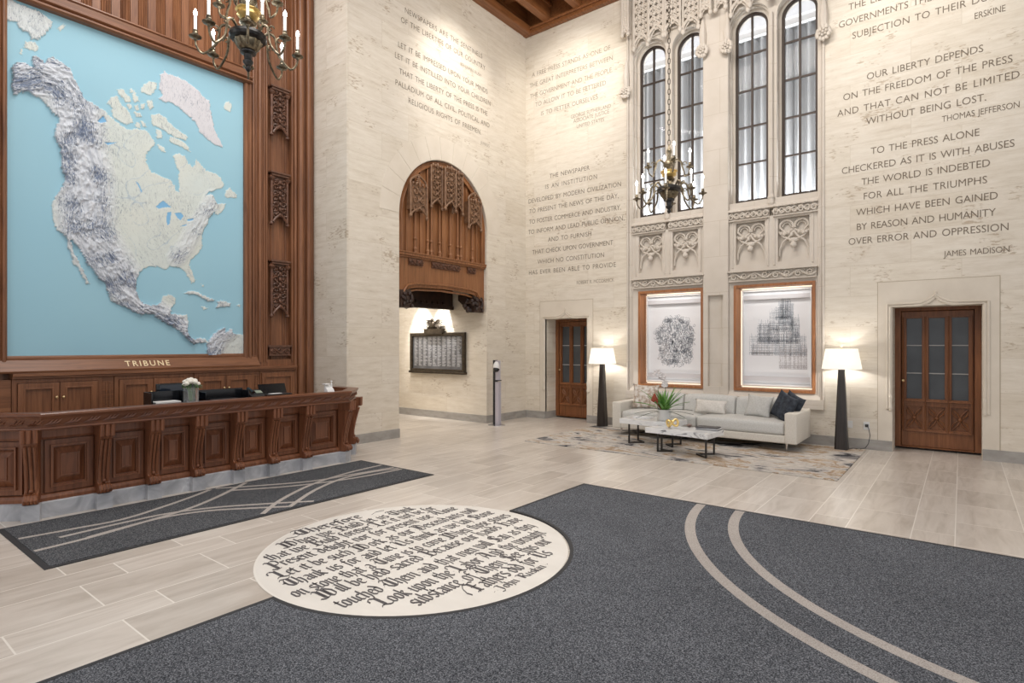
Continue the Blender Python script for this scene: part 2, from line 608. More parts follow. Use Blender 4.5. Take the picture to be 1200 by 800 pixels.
M['candle'] = plain('candle_tube', (0.86, 0.85, 0.82), 0.5, emit=0.35, ecol=(1, 0.97, 0.92))
M['bulb'] = plain('bulb_glow', (1, 1, 1), 0.5, emit=16.0, ecol=(1, 0.97, 0.93))
M['brass'] = plain('brass', (0.80, 0.62, 0.34), 0.3, 0.9)
M['chrome'] = plain('chrome', (0.75, 0.75, 0.76), 0.2, 0.9)
M['black'] = plain('black_gloss', (0.006, 0.007, 0.009), 0.18)
M['black_matt'] = plain('black_matt', (0.015, 0.015, 0.017), 0.5)
M['dark_metal'] = plain('dark_metal', (0.05, 0.045, 0.042), 0.4, 0.7)
M['white_plastic'] = plain('white_plastic', (0.75, 0.75, 0.74), 0.35)
M['paper'] = plain('paper', (0.8, 0.8, 0.79), 0.7)
M['ebony'] = noisy('lamp_ebony', [(0.3, (0.012, 0.009, 0.008)), (0.7, (0.035, 0.026, 0.022))], (30, 30, 2), rough=0.3)
M['sofa'] = noisy('sofa_linen', [(0.3, (0.53, 0.525, 0.50)), (0.7, (0.64, 0.635, 0.61))], (60, 60, 60), 3, rough=0.95, spec=0.15)
M['sofa_shell'] = noisy('sofa_shell', [(0.3, (0.60, 0.565, 0.50)), (0.7, (0.70, 0.66, 0.595))], (60, 60, 60), 3, rough=0.9, spec=0.2)
M['cream'] = noisy('cushion_cream', [(0.3, (0.62, 0.585, 0.54)), (0.7, (0.75, 0.72, 0.67))], (50, 50, 50), 3, rough=0.95, spec=0.1)
M['grey_cush'] = noisy('cushion_grey', [(0.3, (0.47, 0.465, 0.44)), (0.7, (0.58, 0.575, 0.55))], (50, 50, 50), 3, rough=0.95, spec=0.1)
M['navy'] = noisy('cushion_charcoal', [(0.3, (0.016, 0.02, 0.028)), (0.7, (0.055, 0.066, 0.085))], (20, 20, 20), 5, rough=0.8, spec=0.3)
M['cowhide'] = noisy('cushion_spotted', [(0.36, (0.36, 0.28, 0.22)), (0.46, (0.50, 0.42, 0.35)), (0.55, (0.64, 0.59, 0.54)), (0.66, (0.74, 0.71, 0.67))], (16, 16, 16), 6, rough=0.9, spec=0.15)
M['table_marble'] = noisy('table_marble', [(0.28, (0.16, 0.165, 0.18)), (0.34, (0.45, 0.46, 0.48)), (0.40, (0.74, 0.75, 0.755)), (0.7, (0.84, 0.84, 0.84))], (3.2, 5, 8), 7, rough=0.15, distort=1.6)
M['leaf'] = noisy('leaf', [(0.3, (0.06, 0.20, 0.03)), (0.7, (0.20, 0.42, 0.08))], (12, 12, 12), rough=0.45)
M['leaf_dark'] = plain('leaf_dark', (0.02, 0.05, 0.018), 0.5)
M['petal'] = plain('petal_white', (0.70, 0.67, 0.67), 0.6)
M['rose'] = plain('rose_white', (0.83, 0.80, 0.72), 0.6)
M['red'] = plain('bract_red', (0.30, 0.06, 0.03), 0.5)
M['frost'] = plain('frosted_pot', (0.62, 0.61, 0.59), 0.35)
M['glass'] = glassy('vase_glass', (0.88, 0.92, 0.91), 0.03, 0.08)
M['vase_leaf'] = plain('vase_leaf', (0.08, 0.16, 0.06), 0.5)
M['pane'] = glassy('window_glass', (0.75, 0.8, 0.85), 0.04, 0.10)
M['door_glass'] = noisy('door_glass', [(0.3, (0.045, 0.05, 0.055)), (0.7, (0.075, 0.082, 0.09))], (2, 2, 2), rough=0.25)
M['plaster'] = plain('gallery_plaster', (0.78, 0.78, 0.79), 0.8)
M['curtain'] = plain('curtain_grey', (0.44, 0.45, 0.47), 0.9)
M['sea'] = None

# ================================================================== THE ROOM
def arc(cx, cz, r, a0, a1, n=16):
    return [(cx + r * math.cos(a0 + (a1 - a0) * i / n), cz + r * math.sin(a0 + (a1 - a0) * i / n)) for i in range(n + 1)]


XU, ZU, YU = (1, 0, 0), (0, 0, 1), (0, 1, 0)
BW = 10.08            # lettered back wall
LW = -7.50            # wall with the arched passage
PW = -8.45            # panelled wall with the map
TOP = 8.30
CX = -3.38            # middle of the window bays

floor = MB().box(-11, -5, -0.1, 5.5, 10.75, 0).build('floor', M['floor'])
struct(floor)

# ---- ceiling: oak beams, cross ribs and boards
ceiling = struct(MB().box(-8.7, -5, 8.78, 5.5, 10.6, 8.9).build('ceiling', M['oak_ceiling']))
mb = MB().box(LW, 5.44, 8.26, LW + 0.2, 10.08, 8.42).box(LW, 5.44, 8.42, LW + 0.1, 10.08, 8.78)
mb.box(LW, 9.97, 8.25, 5, 10.08, 8.33).box(LW, 10.0, 8.33, 5, 10.08, 8.78).box(LW, 9.93, 8.33, 5, 10.0, 8.38)
mb.build('wall_plate', M['oak_ceiling'], ceiling, bevel=0.012)
for k in range(15):
    x = -6.86 + 0.76 * k
    MB().box(x - 0.085, -5, 8.36, x + 0.085, 10.0, 8.78).box(x - 0.12, -5, 8.62, x + 0.12, 10.0, 8.7).build('beam', M['oak_ceiling'], ceiling, bevel=0.015)
mb = MB()
for k in range(16):
    y = 9.25 - 0.9 * k
    mb.box(-8.6, y - 0.06, 8.6, 5, y + 0.06, 8.78)
mb.build('cross_rib', M['oak_ceiling'], ceiling, bevel=0.01)

# ---- lettered back wall, one slab with two door openings and the window bay left open
wall_back = shell('wall_back')
D1 = (-0.80, 0.22)    # right doorway
D2 = (-6.98, -5.96)   # left doorway
DH = 2.12
BX0, BX1 = -5.07, -1.69
poly = [(LW - 0.3, 0), (D2[0], 0), (D2[0], DH), (D2[1], DH), (D2[1], 0), (D1[0], 0), (D1[0], DH), (D1[1], DH), (D1[1], 0), (4.5, 0),
        (4.5, 8.8), (BX1, 8.8), (BX1, 0.62), (BX0, 0.62), (BX0, 8.8), (LW - 0.3, 8.8)]
MB().prism(poly, (0, BW, 0), XU, ZU, (0, 0.56, 0)).build('stone_blocks', M['trav_x'], wall_back)

# ---- window bays
BAYS = [(-4.98, -3.58), (-3.18, -1.78)]
ART = [(-4.845, -3.60), (-3.075, -1.82)]
mb = MB().box(BX0, 10.42, 0.62, BX1, 10.6, 3.9)                       # backing below the windows
mb.prism([(BX0, 0.55), (BX1, 0.55), (BX1, 0.70), (BX0, 0.70)], (0, 10.02, 0), XU, ZU, (0, 0.1, 0))
for side, x in ((-1, BX0), (1, BX1)):
    mb.box(x, 10.10, 0.62, x - side * 0.09, 10.6, 8.8)
    for q, (dx, yy, r) in enumerate(((0.012, 10.075, 0.022), (0.052, 10.10, 0.018), (0.088, 10.13, 0.016))):
        mb.tube([(x - side * dx, yy, 0.70), (x - side * dx, yy, 8.3)], r, 8)
mb.build('bay_jamb', M['lime'], wall_back)
# the pier between the two bays
px0, px1 = BAYS[0][1], BAYS[1][0]
mb = MB().box(px0, 10.14, 0.62, px1, 10.6, 2.6).box(px0, 10.07, 2.6, px1, 10.6, 8.8)
mb.prism([(px0, 0.70), (px1, 0.70), (px1, 2.6), (px0, 2.6)], (0, 10.07, 0), XU, ZU, (0, 0.08, 0), [[(px0 + 0.07, 0.84), (px1 - 0.07, 0.84), (px1 - 0.07, 2.43), (px0 + 0.07, 2.43)]])
for x in (px0, px1):
    mb.tube([(x, 10.09, 0.70), (x, 10.09, 7.9)], 0.022, 8)
mb.build('bay_pier', M['lime'], wall_back)


def vine(mb, o, u, v, n, length, h, reps, t=0.1, seed=0):
    """running leaf scroll carved in relief: a wavy stem with curled shoots and lobed leaves"""
    o, u, v, n = Vector(o), Vector(u), Vector(v), Vector(n)
    rr = random.Random(seed)
    r = h * t
    P = lambda a, b, c=0.0: o + u * a + v * b + n * c
    pts = []
    for i in range(reps * 8 + 1):
        s = i / (reps * 8)
        pts.append(P(s * length, h * (0.5 + 0.30 * math.sin(s * reps * PI)), r * 0.5))
    mb.tube(pts, r, 5)
    for k in range(reps):
        c0 = (k + 0.5) / reps * length
        sg = 1 if k % 2 == 0 else -1
        cz = h * (0.5 - sg * 0.06)
        sp = []
        for i in range(13):
            w = sg * (PI / 2 + i / 12 * 2.5 * PI)
            q = h * (0.34 - 0.24 * i / 12)
            sp.append(P(c0 + q * math.cos(w), cz + q * math.sin(w), r * 0.6))
        mb.tube(sp, [r * (0.95 - 0.4 * i / 12) for i in range(13)], 5)
        for j in range(5):
            w = rr.uniform(0, 2 * PI)
            q = h * rr.uniform(0.22, 0.46)
            c = P(c0 + q * 1.3 * math.cos(w), max(h * 0.1, min(h * 0.9, cz + q * math.sin(w))), r * 0.4)
            d = rr.uniform(0, PI)
            a = (u * math.cos(d) + v * math.sin(d)) * h * 0.14
            b = (v * math.cos(d) - u * math.sin(d)) * h * 0.075
            mb.add([c - a, c + b + n * r * 0.5, c + a, c - b + n * r * 0.5, c + n * r * 2.0], [(0, 4, 1), (1, 4, 2), (2, 4, 3), (3, 4, 0)])


def ring(mb, c, u, v, r, t, n=14, a0=0.0, a1=2 * PI, sides=5):
    c, u, v = Vector(c), Vector(u), Vector(v)
    full = abs(a1 - a0 - 2 * PI) < 1e-6
    k = n if full else n + 1
    pts = [c + (u * math.cos(a0 + (a1 - a0) * i / n) + v * math.sin(a0 + (a1 - a0) * i / n)) * r for i in range(k)]
    mb.tube(pts, t, sides, closed=full)


WX = []
for b, (x0, x1) in enumerate(BAYS):
    a0, a1 = ART[b]
    # smooth stone round the picture recess
    mb = MB().prism([(x0, 0.68), (x1, 0.68), (x1, 2.66), (x0, 2.66)], (0, 10.12, 0), XU, ZU, (0, 0.32, 0), [[(a0, 0.79), (a1, 0.79), (a1, 2.58), (a0, 2.58)]])
    mb.prism([(10.02, 0.62), (10.13, 0.80), (10.2, 0.80), (10.2, 0.62)], (x0 - 0.03, 0, 0), YU, ZU, (x1 - x0 + 0.06, 0, 0))
    mb.build('picture_surround', M['lime_plain'], wall_back)
    # leaf-carved lintel over the picture
    mb = MB().box(x0 + 0.02, 10.105, 2.64, x1 - 0.02, 10.3, 2.81)
    mb.box(x0, 10.03, 2.795, x1, 10.1, 2.815).box(x0 + 0.03, 10.05, 2.635, x1 - 0.03, 10.1, 2.65)
    vine(mb, (x0 + 0.03, 10.088, 2.65), XU, ZU, (0, -1, 0), x1 - x0 - 0.06, 0.145, 8, 0.115, seed=b + 3)
    mb.build('leaf_lintel', M['lime_plain'], wall_back)
    # blind tracery panels
    mb = MB().box(x0, 10.22, 2.8, x1, 10.45, 3.9)
    xm = (x0 + x1) / 2
    cells = [(x0 + 0.13, xm - 0.10), (xm + 0.10, x1 - 0.13)]
    mb.prism([(x0, 2.81), (x1, 2.81), (x1, 3.7), (x0, 3.7)], (0, 10.13, 0), XU, ZU, (0, 0.1, 0),
             [[(c0, 2.93), (c1, 2.93), (c1, 3.64), (c0, 3.64)] for c0, c1 in cells])
    for c0, c1 in cells:
        for q in (c0 - 0.05, c1 + 0.05):
            mb.tube([(q, 10.13, 2.88), (q, 10.13, 3.66)], 0.018, 6)
        w = c1 - c0
        m_ = (c0 + c1) / 2
        for sx in (-1, 1):
            ring(mb, (m_ + sx * w * 0.24, 10.17, 3.50), XU, ZU, w * 0.21, 0.018, 12, -0.3, PI + 0.3)
            ring(mb, (m_ + sx * w * 0.24, 10.19, 3.50), XU, ZU, w * 0.13, 0.012, 10, -0.1, PI + 0.1)
            mb.tube([(m_ + sx * w * 0.03, 10.15, 3.44), (m_ + sx * w * 0.2, 10.16, 3.40), (m_ + sx * w * 0.34, 10.17, 3.43), (m_ + sx * w * 0.46, 10.17, 3.50)], 0.016, 6)
            mb.tube([(m_ + sx * w * 0.47, 10.19, 3.02), (m_ + sx * w * 0.45, 10.18, 3.14), (m_ + sx * w * 0.34, 10.165, 3.25), (m_ + sx * w * 0.1, 10.15, 3.34), (m_, 10.15, 3.42)], 0.017, 6)
            for q_ in (0.16, 0.30, 0.40):
                mb.ball((m_ + sx * w * q_, 10.155, 3.40 - 0.03 * q_), (0.028, 0.022, 0.03), 6, 4)
            mb.tube([(m_ + sx * w * 0.48, 10.18, 3.42), (m_ + sx * w * 0.32, 10.16, 3.33), (m_ + sx * w * 0.16, 10.15, 3.29), (m_, 10.15, 3.27)], 0.018, 6)
            mb.ball((m_ + sx * w * 0.3, 10.15, 3.38), (0.04, 0.03, 0.035), 6, 4)
        mb.ball((m_, 10.13, 3.19), (0.05, 0.045, 0.055), 8, 5)
        mb.ball((m_, 10.15, 3.27), (0.075, 0.035, 0.04), 8, 4)
        mb.ball((m_ - 0.03, 10.15, 3.36), (0.03, 0.03, 0.04), 6, 4)
    mb.build('blind_tracery', M['lime_plain'], wall_back, smooth=True)
    # leaf frieze under the sill, then the weathered sill
    mb = MB()
    for s0, s1 in ((x0 + 0.01, xm - 0.03), (xm + 0.03, x1 - 0.01)):
        mb.box(s0, 10.125, 3.68, s1, 10.3, 3.83)
        mb.box(s0, 10.08, 3.672, s1, 10.13, 3.686)
        vine(mb, (s0, 10.105, 3.69), XU, ZU, (0, -1, 0), s1 - s0, 0.135, 7, 0.12, seed=b * 7 + 1)
        for q in range(5):
            mb.ball((s0 + (q + 0.5) / 5 * (s1 - s0), 10.08, 3.835), (0.045, 0.025, 0.018), 6, 4)
    mb.build('leaf_frieze', M['lime_plain'], wall_back)
    mb = MB().prism([(10.07, 3.83), (10.07, 3.85), (10.30, 4.03), (10.45, 4.03), (10.45, 3.83)], (x0, 0, 0), YU, ZU, (x1 - x0, 0, 0))
    mb.build('sill_slope', M['lime_plain'], wall_back)
    # window wall with two round-headed lights, in two steps
    wins = [(x0 + 0.07, x0 + 0.61), (x0 + 0.82, x0 + 1.36)]
    WX += wins
    mb = MB()
    for (yy, th, gr) in ((10.30, 0.2, 0.0), (10.21, 0.09, 0.045), (10.14, 0.07, 0.075)):
        holes = []
        for w0, w1 in wins:
            c, r = (w0 + w1) / 2, (w1 - w0) / 2 + gr
            if gr > 0.05:
                r = min(r, c - x0 - 0.004, x1 - c - 0.004)
            holes.append([(c - r, 3.99), (c + r, 3.99)] + arc(c, 7.0, r, 0, PI, 18))
        mb.prism([(x0, 3.9), (x1, 3.9), (x1, 8.8), (x0, 8.8)], (0, yy, 0), XU, ZU, (0, th, 0), holes)
    # mullion roll
    mb.tube([(xm, 10.12, 3.95), (xm, 10.12, 7.05)], 0.035, 8)
    mb.lathe([(0.03, 3.86), (0.055, 3.9), (0.045, 3.97), (0.06, 4.0), (0.035, 4.06)], 8, (xm, 10.12, 0))
    mb.build('window_surround', M['lime'], wall_back)


# ---- hanging stone canopies over the windows
def stone_canopy(x0, x1, zb, zt, y):
    w = x1 - x0
    m_ = (x0 + x1) / 2
    mb = MB().box(x0, y + 0.11, zb + w * 0.5, x1, y + 0.2, zt)
    for x in (x0, x1):
        mb.tube([(x, y, zb + 0.04), (x, y, zt)], 0.02, 6)
        mb.ball((x, y, zb + 0.02), (0.042, 0.042, 0.05), 8, 5)
        mb.ball((x, y, zb + 0.10), (0.03, 0.03, 0.03), 6, 4)
    # ogee-headed opening at the foot
    for s in (-1, 1):
        pts = []
        for i in range(9):
            f = i / 8
            pts.append((m_ + s * (w / 2) * (1 - f) * (1 + 0.25 * math.sin(PI * f)), y + 0.01, zb + 0.06 + w * 0.72 * f ** 0.75))
        mb.tube(pts, 0.022, 6)
        mb.tube([(p[0] * 0.86 + m_ * 0.14, p[1] + 0.03, p[2] - 0.035) for p in pts], 0.014, 5)
    # net tracery
    z = zb + w * 0.85
    k = 0
    while z < zt - 0.05:
        cs = [m_] if k % 2 == 0 else [m_ - w * 0.25, m_ + w * 0.25]
        for c in cs:
            ring(mb, (c, y + 0.02, z), XU, ZU, w * 0.2, 0.017, 10)
            for q in range(4):
                a = q * PI / 2 + PI / 4
                mb.ball((c + math.cos(a) * w * 0.12, y + 0.02, z + math.sin(a) * w * 0.12), (0.018, 0.015, 0.018), 5, 4)
        for s in (-1, 1):
            mb.tube([(m_ + s * w * 0.48, y + 0.02, z - w * 0.2), (m_ + s * w * 0.2, y + 0.01, z), (m_ + s * w * 0.48, y + 0.02, z + w * 0.2)], 0.013, 5)
        z += w * 0.36
        k += 1
    return mb


for b, (x0, x1) in enumerate(BAYS):
    xs = [x0 + 0.06 + i * (x1 - x0 - 0.12) / 4 for i in range(5)]
    for i in range(4):
        stone_canopy(xs[i] + 0.02, xs[i + 1] - 0.02, 7.16 + (0.05 if i in (1, 2) else 0), 8.5, 9.98 if i in (1, 2) else 10.02).build('stone_canopy', M['lime_plain'], wall_back, smooth=True)
# tall niche canopies on the pier and the bay ends, with leaf bosses under them
for x, zb, w in ((CX - 0.13, 7.3, 0.17), (CX + 0.13, 7.3, 0.17), (BX0 + 0.02, 7.45, 0.12), (BX1 - 0.02, 7.45, 0.12)):
    stone_canopy(x - w / 2, x + w / 2, zb, 8.5, 9.95).build('niche_canopy', M['lime_plain'], wall_back, smooth=True)
for i, (x, z) in enumerate(((px0 - 0.01, 6.72), (px1 + 0.01, 6.66), (BX1 + 0.0, 6.40), (BX0 + 0.0, 6.40))):
    rr = random.Random(i)
    mb = MB().ball((x, 10.04, z), (0.08, 0.09, 0.09), 10, 6)
    for k in range(12):
        a = k / 12 * 2 * PI
        mb.ball((x + math.cos(a) * 0.085, 9.99 + rr.uniform(-0.02, 0.02), z + math.sin(a) * 0.09), (0.036, 0.035, 0.04), 6, 4)
    for k in range(6):
        a = k / 6 * 2 * PI + 0.3
        mb.ball((x + math.cos(a) * 0.045, 9.955, z + math.sin(a) * 0.045), 0.024, 6, 4)
    mb.ball((x, 9.94, z), 0.022, 6, 4)
    mb.tube([(x, 10.05, z + 0.06), (x, 10.03, z + 0.3), (x, 10.05, z + 0.62)], [0.05, 0.06, 0.02], 8)
    mb.build('leaf_boss', M['lime_plain'], wall_back, smooth=True)

# ---- windows: bronze frames, glass
for i, (w0, w1) in enumerate(WX):
    win = shell('window_%d' % (i + 1))
    c, r = (w0 + w1) / 2, (w1 - w0) / 2
    mb = MB().prism([(w0, 4.03), (w1, 4.03)] + arc(c, 7.0, r, 0, PI, 18), (0, 10.33, 0), XU, ZU, (0, 0.06, 0),
                    [[(w0 + 0.038, 4.068), (w1 - 0.038, 4.068)] + arc(c, 7.0, r - 0.038, 0, PI, 18)])
    mb.box(c - 0.016, 10.335, 4.05, c + 0.016, 10.38, 7.0 + r - 0.02)
    for z in (4.70, 5.33, 5.96, 6.58):
        mb.box(w0 + 0.02, 10.34, z - 0.014, w1 - 0.02, 10.375, z + 0.014)
    mb.build('frame', M['bronze_frame'], win)
    MB().prism([(w0 + 0.02, 4.05), (w1 - 0.02, 4.05)] + arc(c, 7.0, r - 0.02, 0, PI, 18), (0, 10.36, 0), XU, ZU, (0, 0.006, 0)).build('pane', M['pane'], win)

# ---- the lit gallery behind the windows
gal = shell('wall_gallery')
mb = MB().box(-6.6, 11.6, 3.6, 0.2, 11.7, 8.6).box(-6.6, 10.64, 3.5, 0.2, 11.7, 3.6).box(-6.7, 10.64, 3.5, -6.6, 11.7, 8.6).box(0.2, 10.64, 3.5, 0.3, 11.7, 8.6)
mb.box(-6.6, 10.64, 7.62, 0.2, 11.7, 7.72).box(-6.6, 11.0, 7.2, 0.2, 11.1, 7.34)
mb.build('plaster', M['plaster'], gal)
MB().box(-6.6, 11.06, 7.34, 0.2, 11.12, 7.62).build('fascia', plain('fascia_grey', (0.42, 0.42, 0.43), 0.8), gal)  # the fascia's shade is put into its grey colour
lamp('gallery_uplight', 'AREA', (CX, 10.90, 3.70), 320, (0.93, 0.97, 1.0), (CX, 11.02, 6.0), shape='RECTANGLE', size=4.4, size_y=0.12)
lamp('gallery_lamp', 'AREA', (CX, 10.86, 7.3), 14, (0.95, 0.97, 1.0), (CX, 10.9, 9.0), shape='RECTANGLE', size=4.4, size_y=0.15)
CUR = [(-6.1, -4.27, 'grey pleated curtain behind the window nearest the wall corner'), (-4.24, -3.44, 'grey pleated curtain behind the window just right of the hanging chain'),
       (-3.41, -2.38, 'grey pleated curtain behind the tall window just right of the stone pier'), (-2.35, -0.9, 'grey pleated curtain behind the window nearest the large lettered wall')]
for x0, x1, lab in CUR:
    mb = MB()
    n = int((x1 - x0) / 0.012)
    rr = random.Random(int(-x0 * 10))
    vs, fs = [], []
    ph = 0
    for i in range(n + 1):
        x = x0 + (x1 - x0) * i / n
        ph += rr.uniform(0.7, 1.3) * 0.52
        for z in (3.75, 5.2, 7.2):
            vs.append((x, 11.14 + 0.075 * math.sin(ph) * (1.25 if z < 4 else 1), z))
    for i in range(n):
        for k in range(2):
            a = i * 3 + k
            fs.append((a, a + 3, a + 4, a + 1))
    mb.add(vs, fs)
    tag(mb.build('curtain', M['curtain'], smooth='all'), lab, 'curtain', 'gallery curtains')


# ---- doors
def make_door(idx, xa, xb, y):
    d = shell('door_%d' % idx)
    w = xb - xa
    o = (xa, y, 0)
    # fixed frame
    MB().prism([(0, 0.03), (w, 0.03), (w, DH + 0.02), (0, DH + 0.02)], (xa, y - 0.03, 0), XU, ZU, (0, 0.1, 0), [[(0.075, 0.05), (w - 0.075, 0.05), (w - 0.075, DH - 0.05), (0.075, DH - 0.05)]]).build('door_frame', M['oak_x'], d, bevel=0.006)
    l0, l1 = 0.08, w - 0.08
    cw = (l1 - l0 - 0.10 - 2 * 0.055) / 3
    cols = [(l0 + 0.05 + i * (cw + 0.055), l0 + 0.05 + i * (cw + 0.055) + cw) for i in range(3)]
    holes = [[(a, 0.745), (b, 0.745), (b, 1.975), (a, 1.975)] for a, b in cols] + [[(a, 0.30), (b, 0.30), (b, 0.655), (a, 0.655)] for a, b in cols]
    leaf = MB().prism([(l0, 0.05), (l1, 0.05), (l1, DH - 0.055), (l0, DH - 0.055)], o, XU, ZU, (0, 0.05, 0), holes).build('leaf', M['oak_x'], d, bevel=0.006)
    mb = MB()
    for a, b in cols:                                                 # moulded bars and weathered ledges
        for z0, z1 in ((0.745, 1.975), (0.30, 0.655)):
            mb.frame(a - 0.014, z0 - 0.014, b + 0.014, z1 + 0.014, 0.014, (xa, y - 0.016, 0), XU, ZU, (0, 0.03, 0))
            mb.frame(a, z0, b, z1, 0.014, (xa, y + 0.008, 0), XU, ZU, (0, 0.03, 0))
            mb.prism([(-0.03, z0 - 0.025), (0.0, z0 + 0.012), (0.02, z0 + 0.012), (0.02, z0 - 0.025)], (xa + a - 0.02, y, 0), YU, ZU, (b - a + 0.04, 0, 0))
    for i in range(4):
        x = xa + (cols[0][0] - 0.03 if i == 0 else cols[i - 1][1] + 0.027)
        mb.tube([(x, y - 0.006, 0.28), (x, y - 0.006, 1.98)], 0.012, 6)
    mb.build('moulding', M['oak_x'], leaf)
    MB().box(xa + l0 + 0.02, y + 0.036, 0.73, xa + l1 - 0.02, y + 0.044, 1.99).build('glass', M['door_glass'], leaf)
    mb = MB()
    for a, b in cols:
        for z in (1.14, 1.555):
            mb.box(xa + a + 0.012, y + 0.022, z - 0.008, xa + b - 0.012, y + 0.036, z + 0.008)
    mb.build('glazing_bar', plain('glazing_lead', (0.33, 0.32, 0.31), 0.5), leaf)
    mb = MB().box(xa + l0 + 0.02, y + 0.03, 0.28, xa + l1 - 0.02, y + 0.045, 0.67)
    for a, b in cols:                                                 # carved saltire with a leaf at its heart
        cx, cz = xa + (a + b) / 2, 0.4775
        for sx in (-1, 1):
            for sz in (-1, 1):
                for off in (-0.022, 0.022):
                    mb.tube([(cx + sx * 0.015 + off * 0.7, y + 0.018, cz + sz * 0.02), (cx + sx * (b - a) * 0.25 + off, y + 0.012, cz + sz * 0.075 - off * sz * sx * 0.6), (cx + sx * (b - a) * 0.44 + off * 0.5, y + 0.018, cz + sz * 0.145)], [0.009, 0.013, 0.008], 6)
        mb.ball((cx, y + 0.012, cz), (0.028, 0.02, 0.028), 8, 5)
    mb.build('carved_panel', M['oak_x'], leaf, smooth=True)
    k = MB().lathe([(0.006, 0), (0.009, 0.01), (0.018, 0.02), (0.02, 0.035), (0.012, 0.045)], 10).build('knob', M['brass'], leaf, smooth=True)
    k.data.transform(__import__('mathutils').Matrix.Translation((xa + l0 + 0.024, y - 0.002, 1.03)) @ __import__('mathutils').Matrix.Rotation(PI / 2, 4, 'X'))
    return d


make_door(1, D1[0], D1[1], 10.50)
make_door(2, D2[0], D2[1], 10.50)
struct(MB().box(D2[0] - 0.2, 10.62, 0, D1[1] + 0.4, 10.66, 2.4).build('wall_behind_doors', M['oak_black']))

for xa, xb, hw in ((D1[0], D1[1], 0.69), (D2[0], D2[1], 0.645)):
    c = (xa + xb) / 2
    mb = MB().prism([(c - hw, 0.15), (xa, 0.15), (xa, DH), (xb, DH), (xb, 0.15), (c + hw, 0.15), (c + hw, 2.485), (c - hw, 2.485)], (0, BW - 0.006, 0), XU, ZU, (0, 0.05, 0))
    # chamfered inner edge with stops
    hx = 0.575
    outl = [(c - hx, 0.62), (c - hx, 2.155), (c - 0.22, 2.165)]
    for i in range(1, 7):
        f = i / 6
        outl.append((c - 0.22 + 0.22 * f, 2.165 + 0.11 * f * f))
    outl += [(2 * c - x, z) for x, z in reversed(outl[:-1])]
    for off, r, yy in ((0.0, 0.017, BW - 0.012), (0.035, 0.022, BW - 0.008)):
        pts = []
        for x, z in outl:
            k = (c - x) / hx
            pts.append((x + off * (1 if x < c - 0.3 else -1 if x > c + 0.3 else k), yy, z - (off if z > 1 else 0)))
        mb.tube(pts, r, 6)
    for s in (-1, 1):
        x = c + s * (hx - 0.04)
        mb.lathe([(0.02, 0.6), (0.03, 0.64), (0.02, 0.7), (0.03, 0.8), (0.02, 0.84)], 8, (x, BW - 0.008, 0))
    mb.ball((c, BW - 0.015, 2.30), (0.018, 0.015, 0.03), 6, 4)
    mb.build('doorway_surround', M['lime_door'], wall_back)
    MB().prism([(c - hw - 0.008, 0.15), (c - hw + 0.001, 0.15), (c - hw + 0.001, 2.484), (c + hw - 0.001, 2.484), (c + hw - 0.001, 0.15), (c + hw + 0.008, 0.15), (c + hw + 0.008, 2.493), (c - hw - 0.008, 2.493)], (0, BW - 0.004, 0), XU, ZU, (0, 0.02, 0)).build('mortar_joint', plain('mortar', (0.40, 0.33, 0.24), 0.9), wall_back)

# ---- wall with the arched passage, and its end pier
wall_left = shell('wall_left')
AC, AR, AS = 7.635, 1.145, 3.80
poly = [(5.47, 0), (AC - AR, 0)] + arc(AC, AS, AR, PI, 0, 28) + [(AC + AR, 0), (10.3, 0), (10.3, 8.8), (5.47, 8.8)]
MB().prism(poly, (LW, 0, 0), YU, ZU, (-1.15, 0, 0)).build('stone_blocks', M['trav_y'], wall_left)
MB().box(-8.65, 5.44, 0, LW, 5.472, 8.8).build('pier_face', M['trav_x'], wall_left)
# voussoirs: a paler ring of long stones set flush round the arch
mb = MB()
for i in range(13):
    a0, a1 = PI * i / 13 + 0.004, PI * (i + 1) / 13 - 0.004
    mb.prism(arc(AC, AS, AR + 0.004, a0, a1, 4) + arc(AC, AS, AR + 0.42, a1, a0, 4), (LW + 0.004, 0, 0), YU, ZU, (-0.05, 0, 0))
mb.build('arch_stone', limestone('limestone_arch', ('Y', 'Z', 'X'), (0.66, 0.59, 0.49), (0.735, 0.67, 0.575), rows=0), wall_left)
MB().prism(arc(AC, AS, AR + 0.003, 0, PI, 28) + arc(AC, AS, AR - 0.003, PI, 0, 28), (LW, 0, 0), YU, ZU, (-1.15, 0, 0)).build('arch_soffit', M['lime_door'], wall_left)

wall_passage = shell('wall_passage')
MB().box(-10.7, AC + AR - 0.008, 0, LW - 0.004, 9.2, 4.4).build('stone_blocks', M['trav_x'], wall_passage)
mb = MB().box(-10.75, 6.2, 0, -10.6, 9.0, 4.4).box(-10.7, 6.2, 0, -8.65, AC - AR, 4.4)
mb.build('return_wall', M['trav_y'], wall_passage)
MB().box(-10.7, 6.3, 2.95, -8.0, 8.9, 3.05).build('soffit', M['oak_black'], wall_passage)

base_left = struct(MB().box(LW - 0.01, AC + AR - 0.035, 0, LW + 0.022, BW, 0.15).box(LW - 0.01, 5.41, 0, LW + 0.022, AC - AR, 0.15).box(-8.3, 5.415, 0, LW + 0.02, 5.45, 0.15).build('baseboard_left', M['base_stone']))
struct(MB().box(-10.6, AC + AR - 0.034, 0, LW + 0.02, AC + AR, 0.15).build('baseboard_passage', M['base_stone']))
struct(MB().box(LW + 0.02, BW - 0.024, 0, D2[0] - 0.004, BW + 0.01, 0.15).box(D2[1] + 0.004, BW - 0.024, 0, D1[0] - 0.004, BW + 0.01, 0.15).box(D1[1] + 0.004, BW - 0.024, 0, 4.5, BW + 0.01, 0.15)
       .box(D2[0] - 0.003, BW, 0, D2[0] + 0.012, 10.46, 0.15).build('baseboard_back', M['base_stone']))

# ================================================================== INSCRIPTIONS CUT IN THE WALLS
_glyph = {}


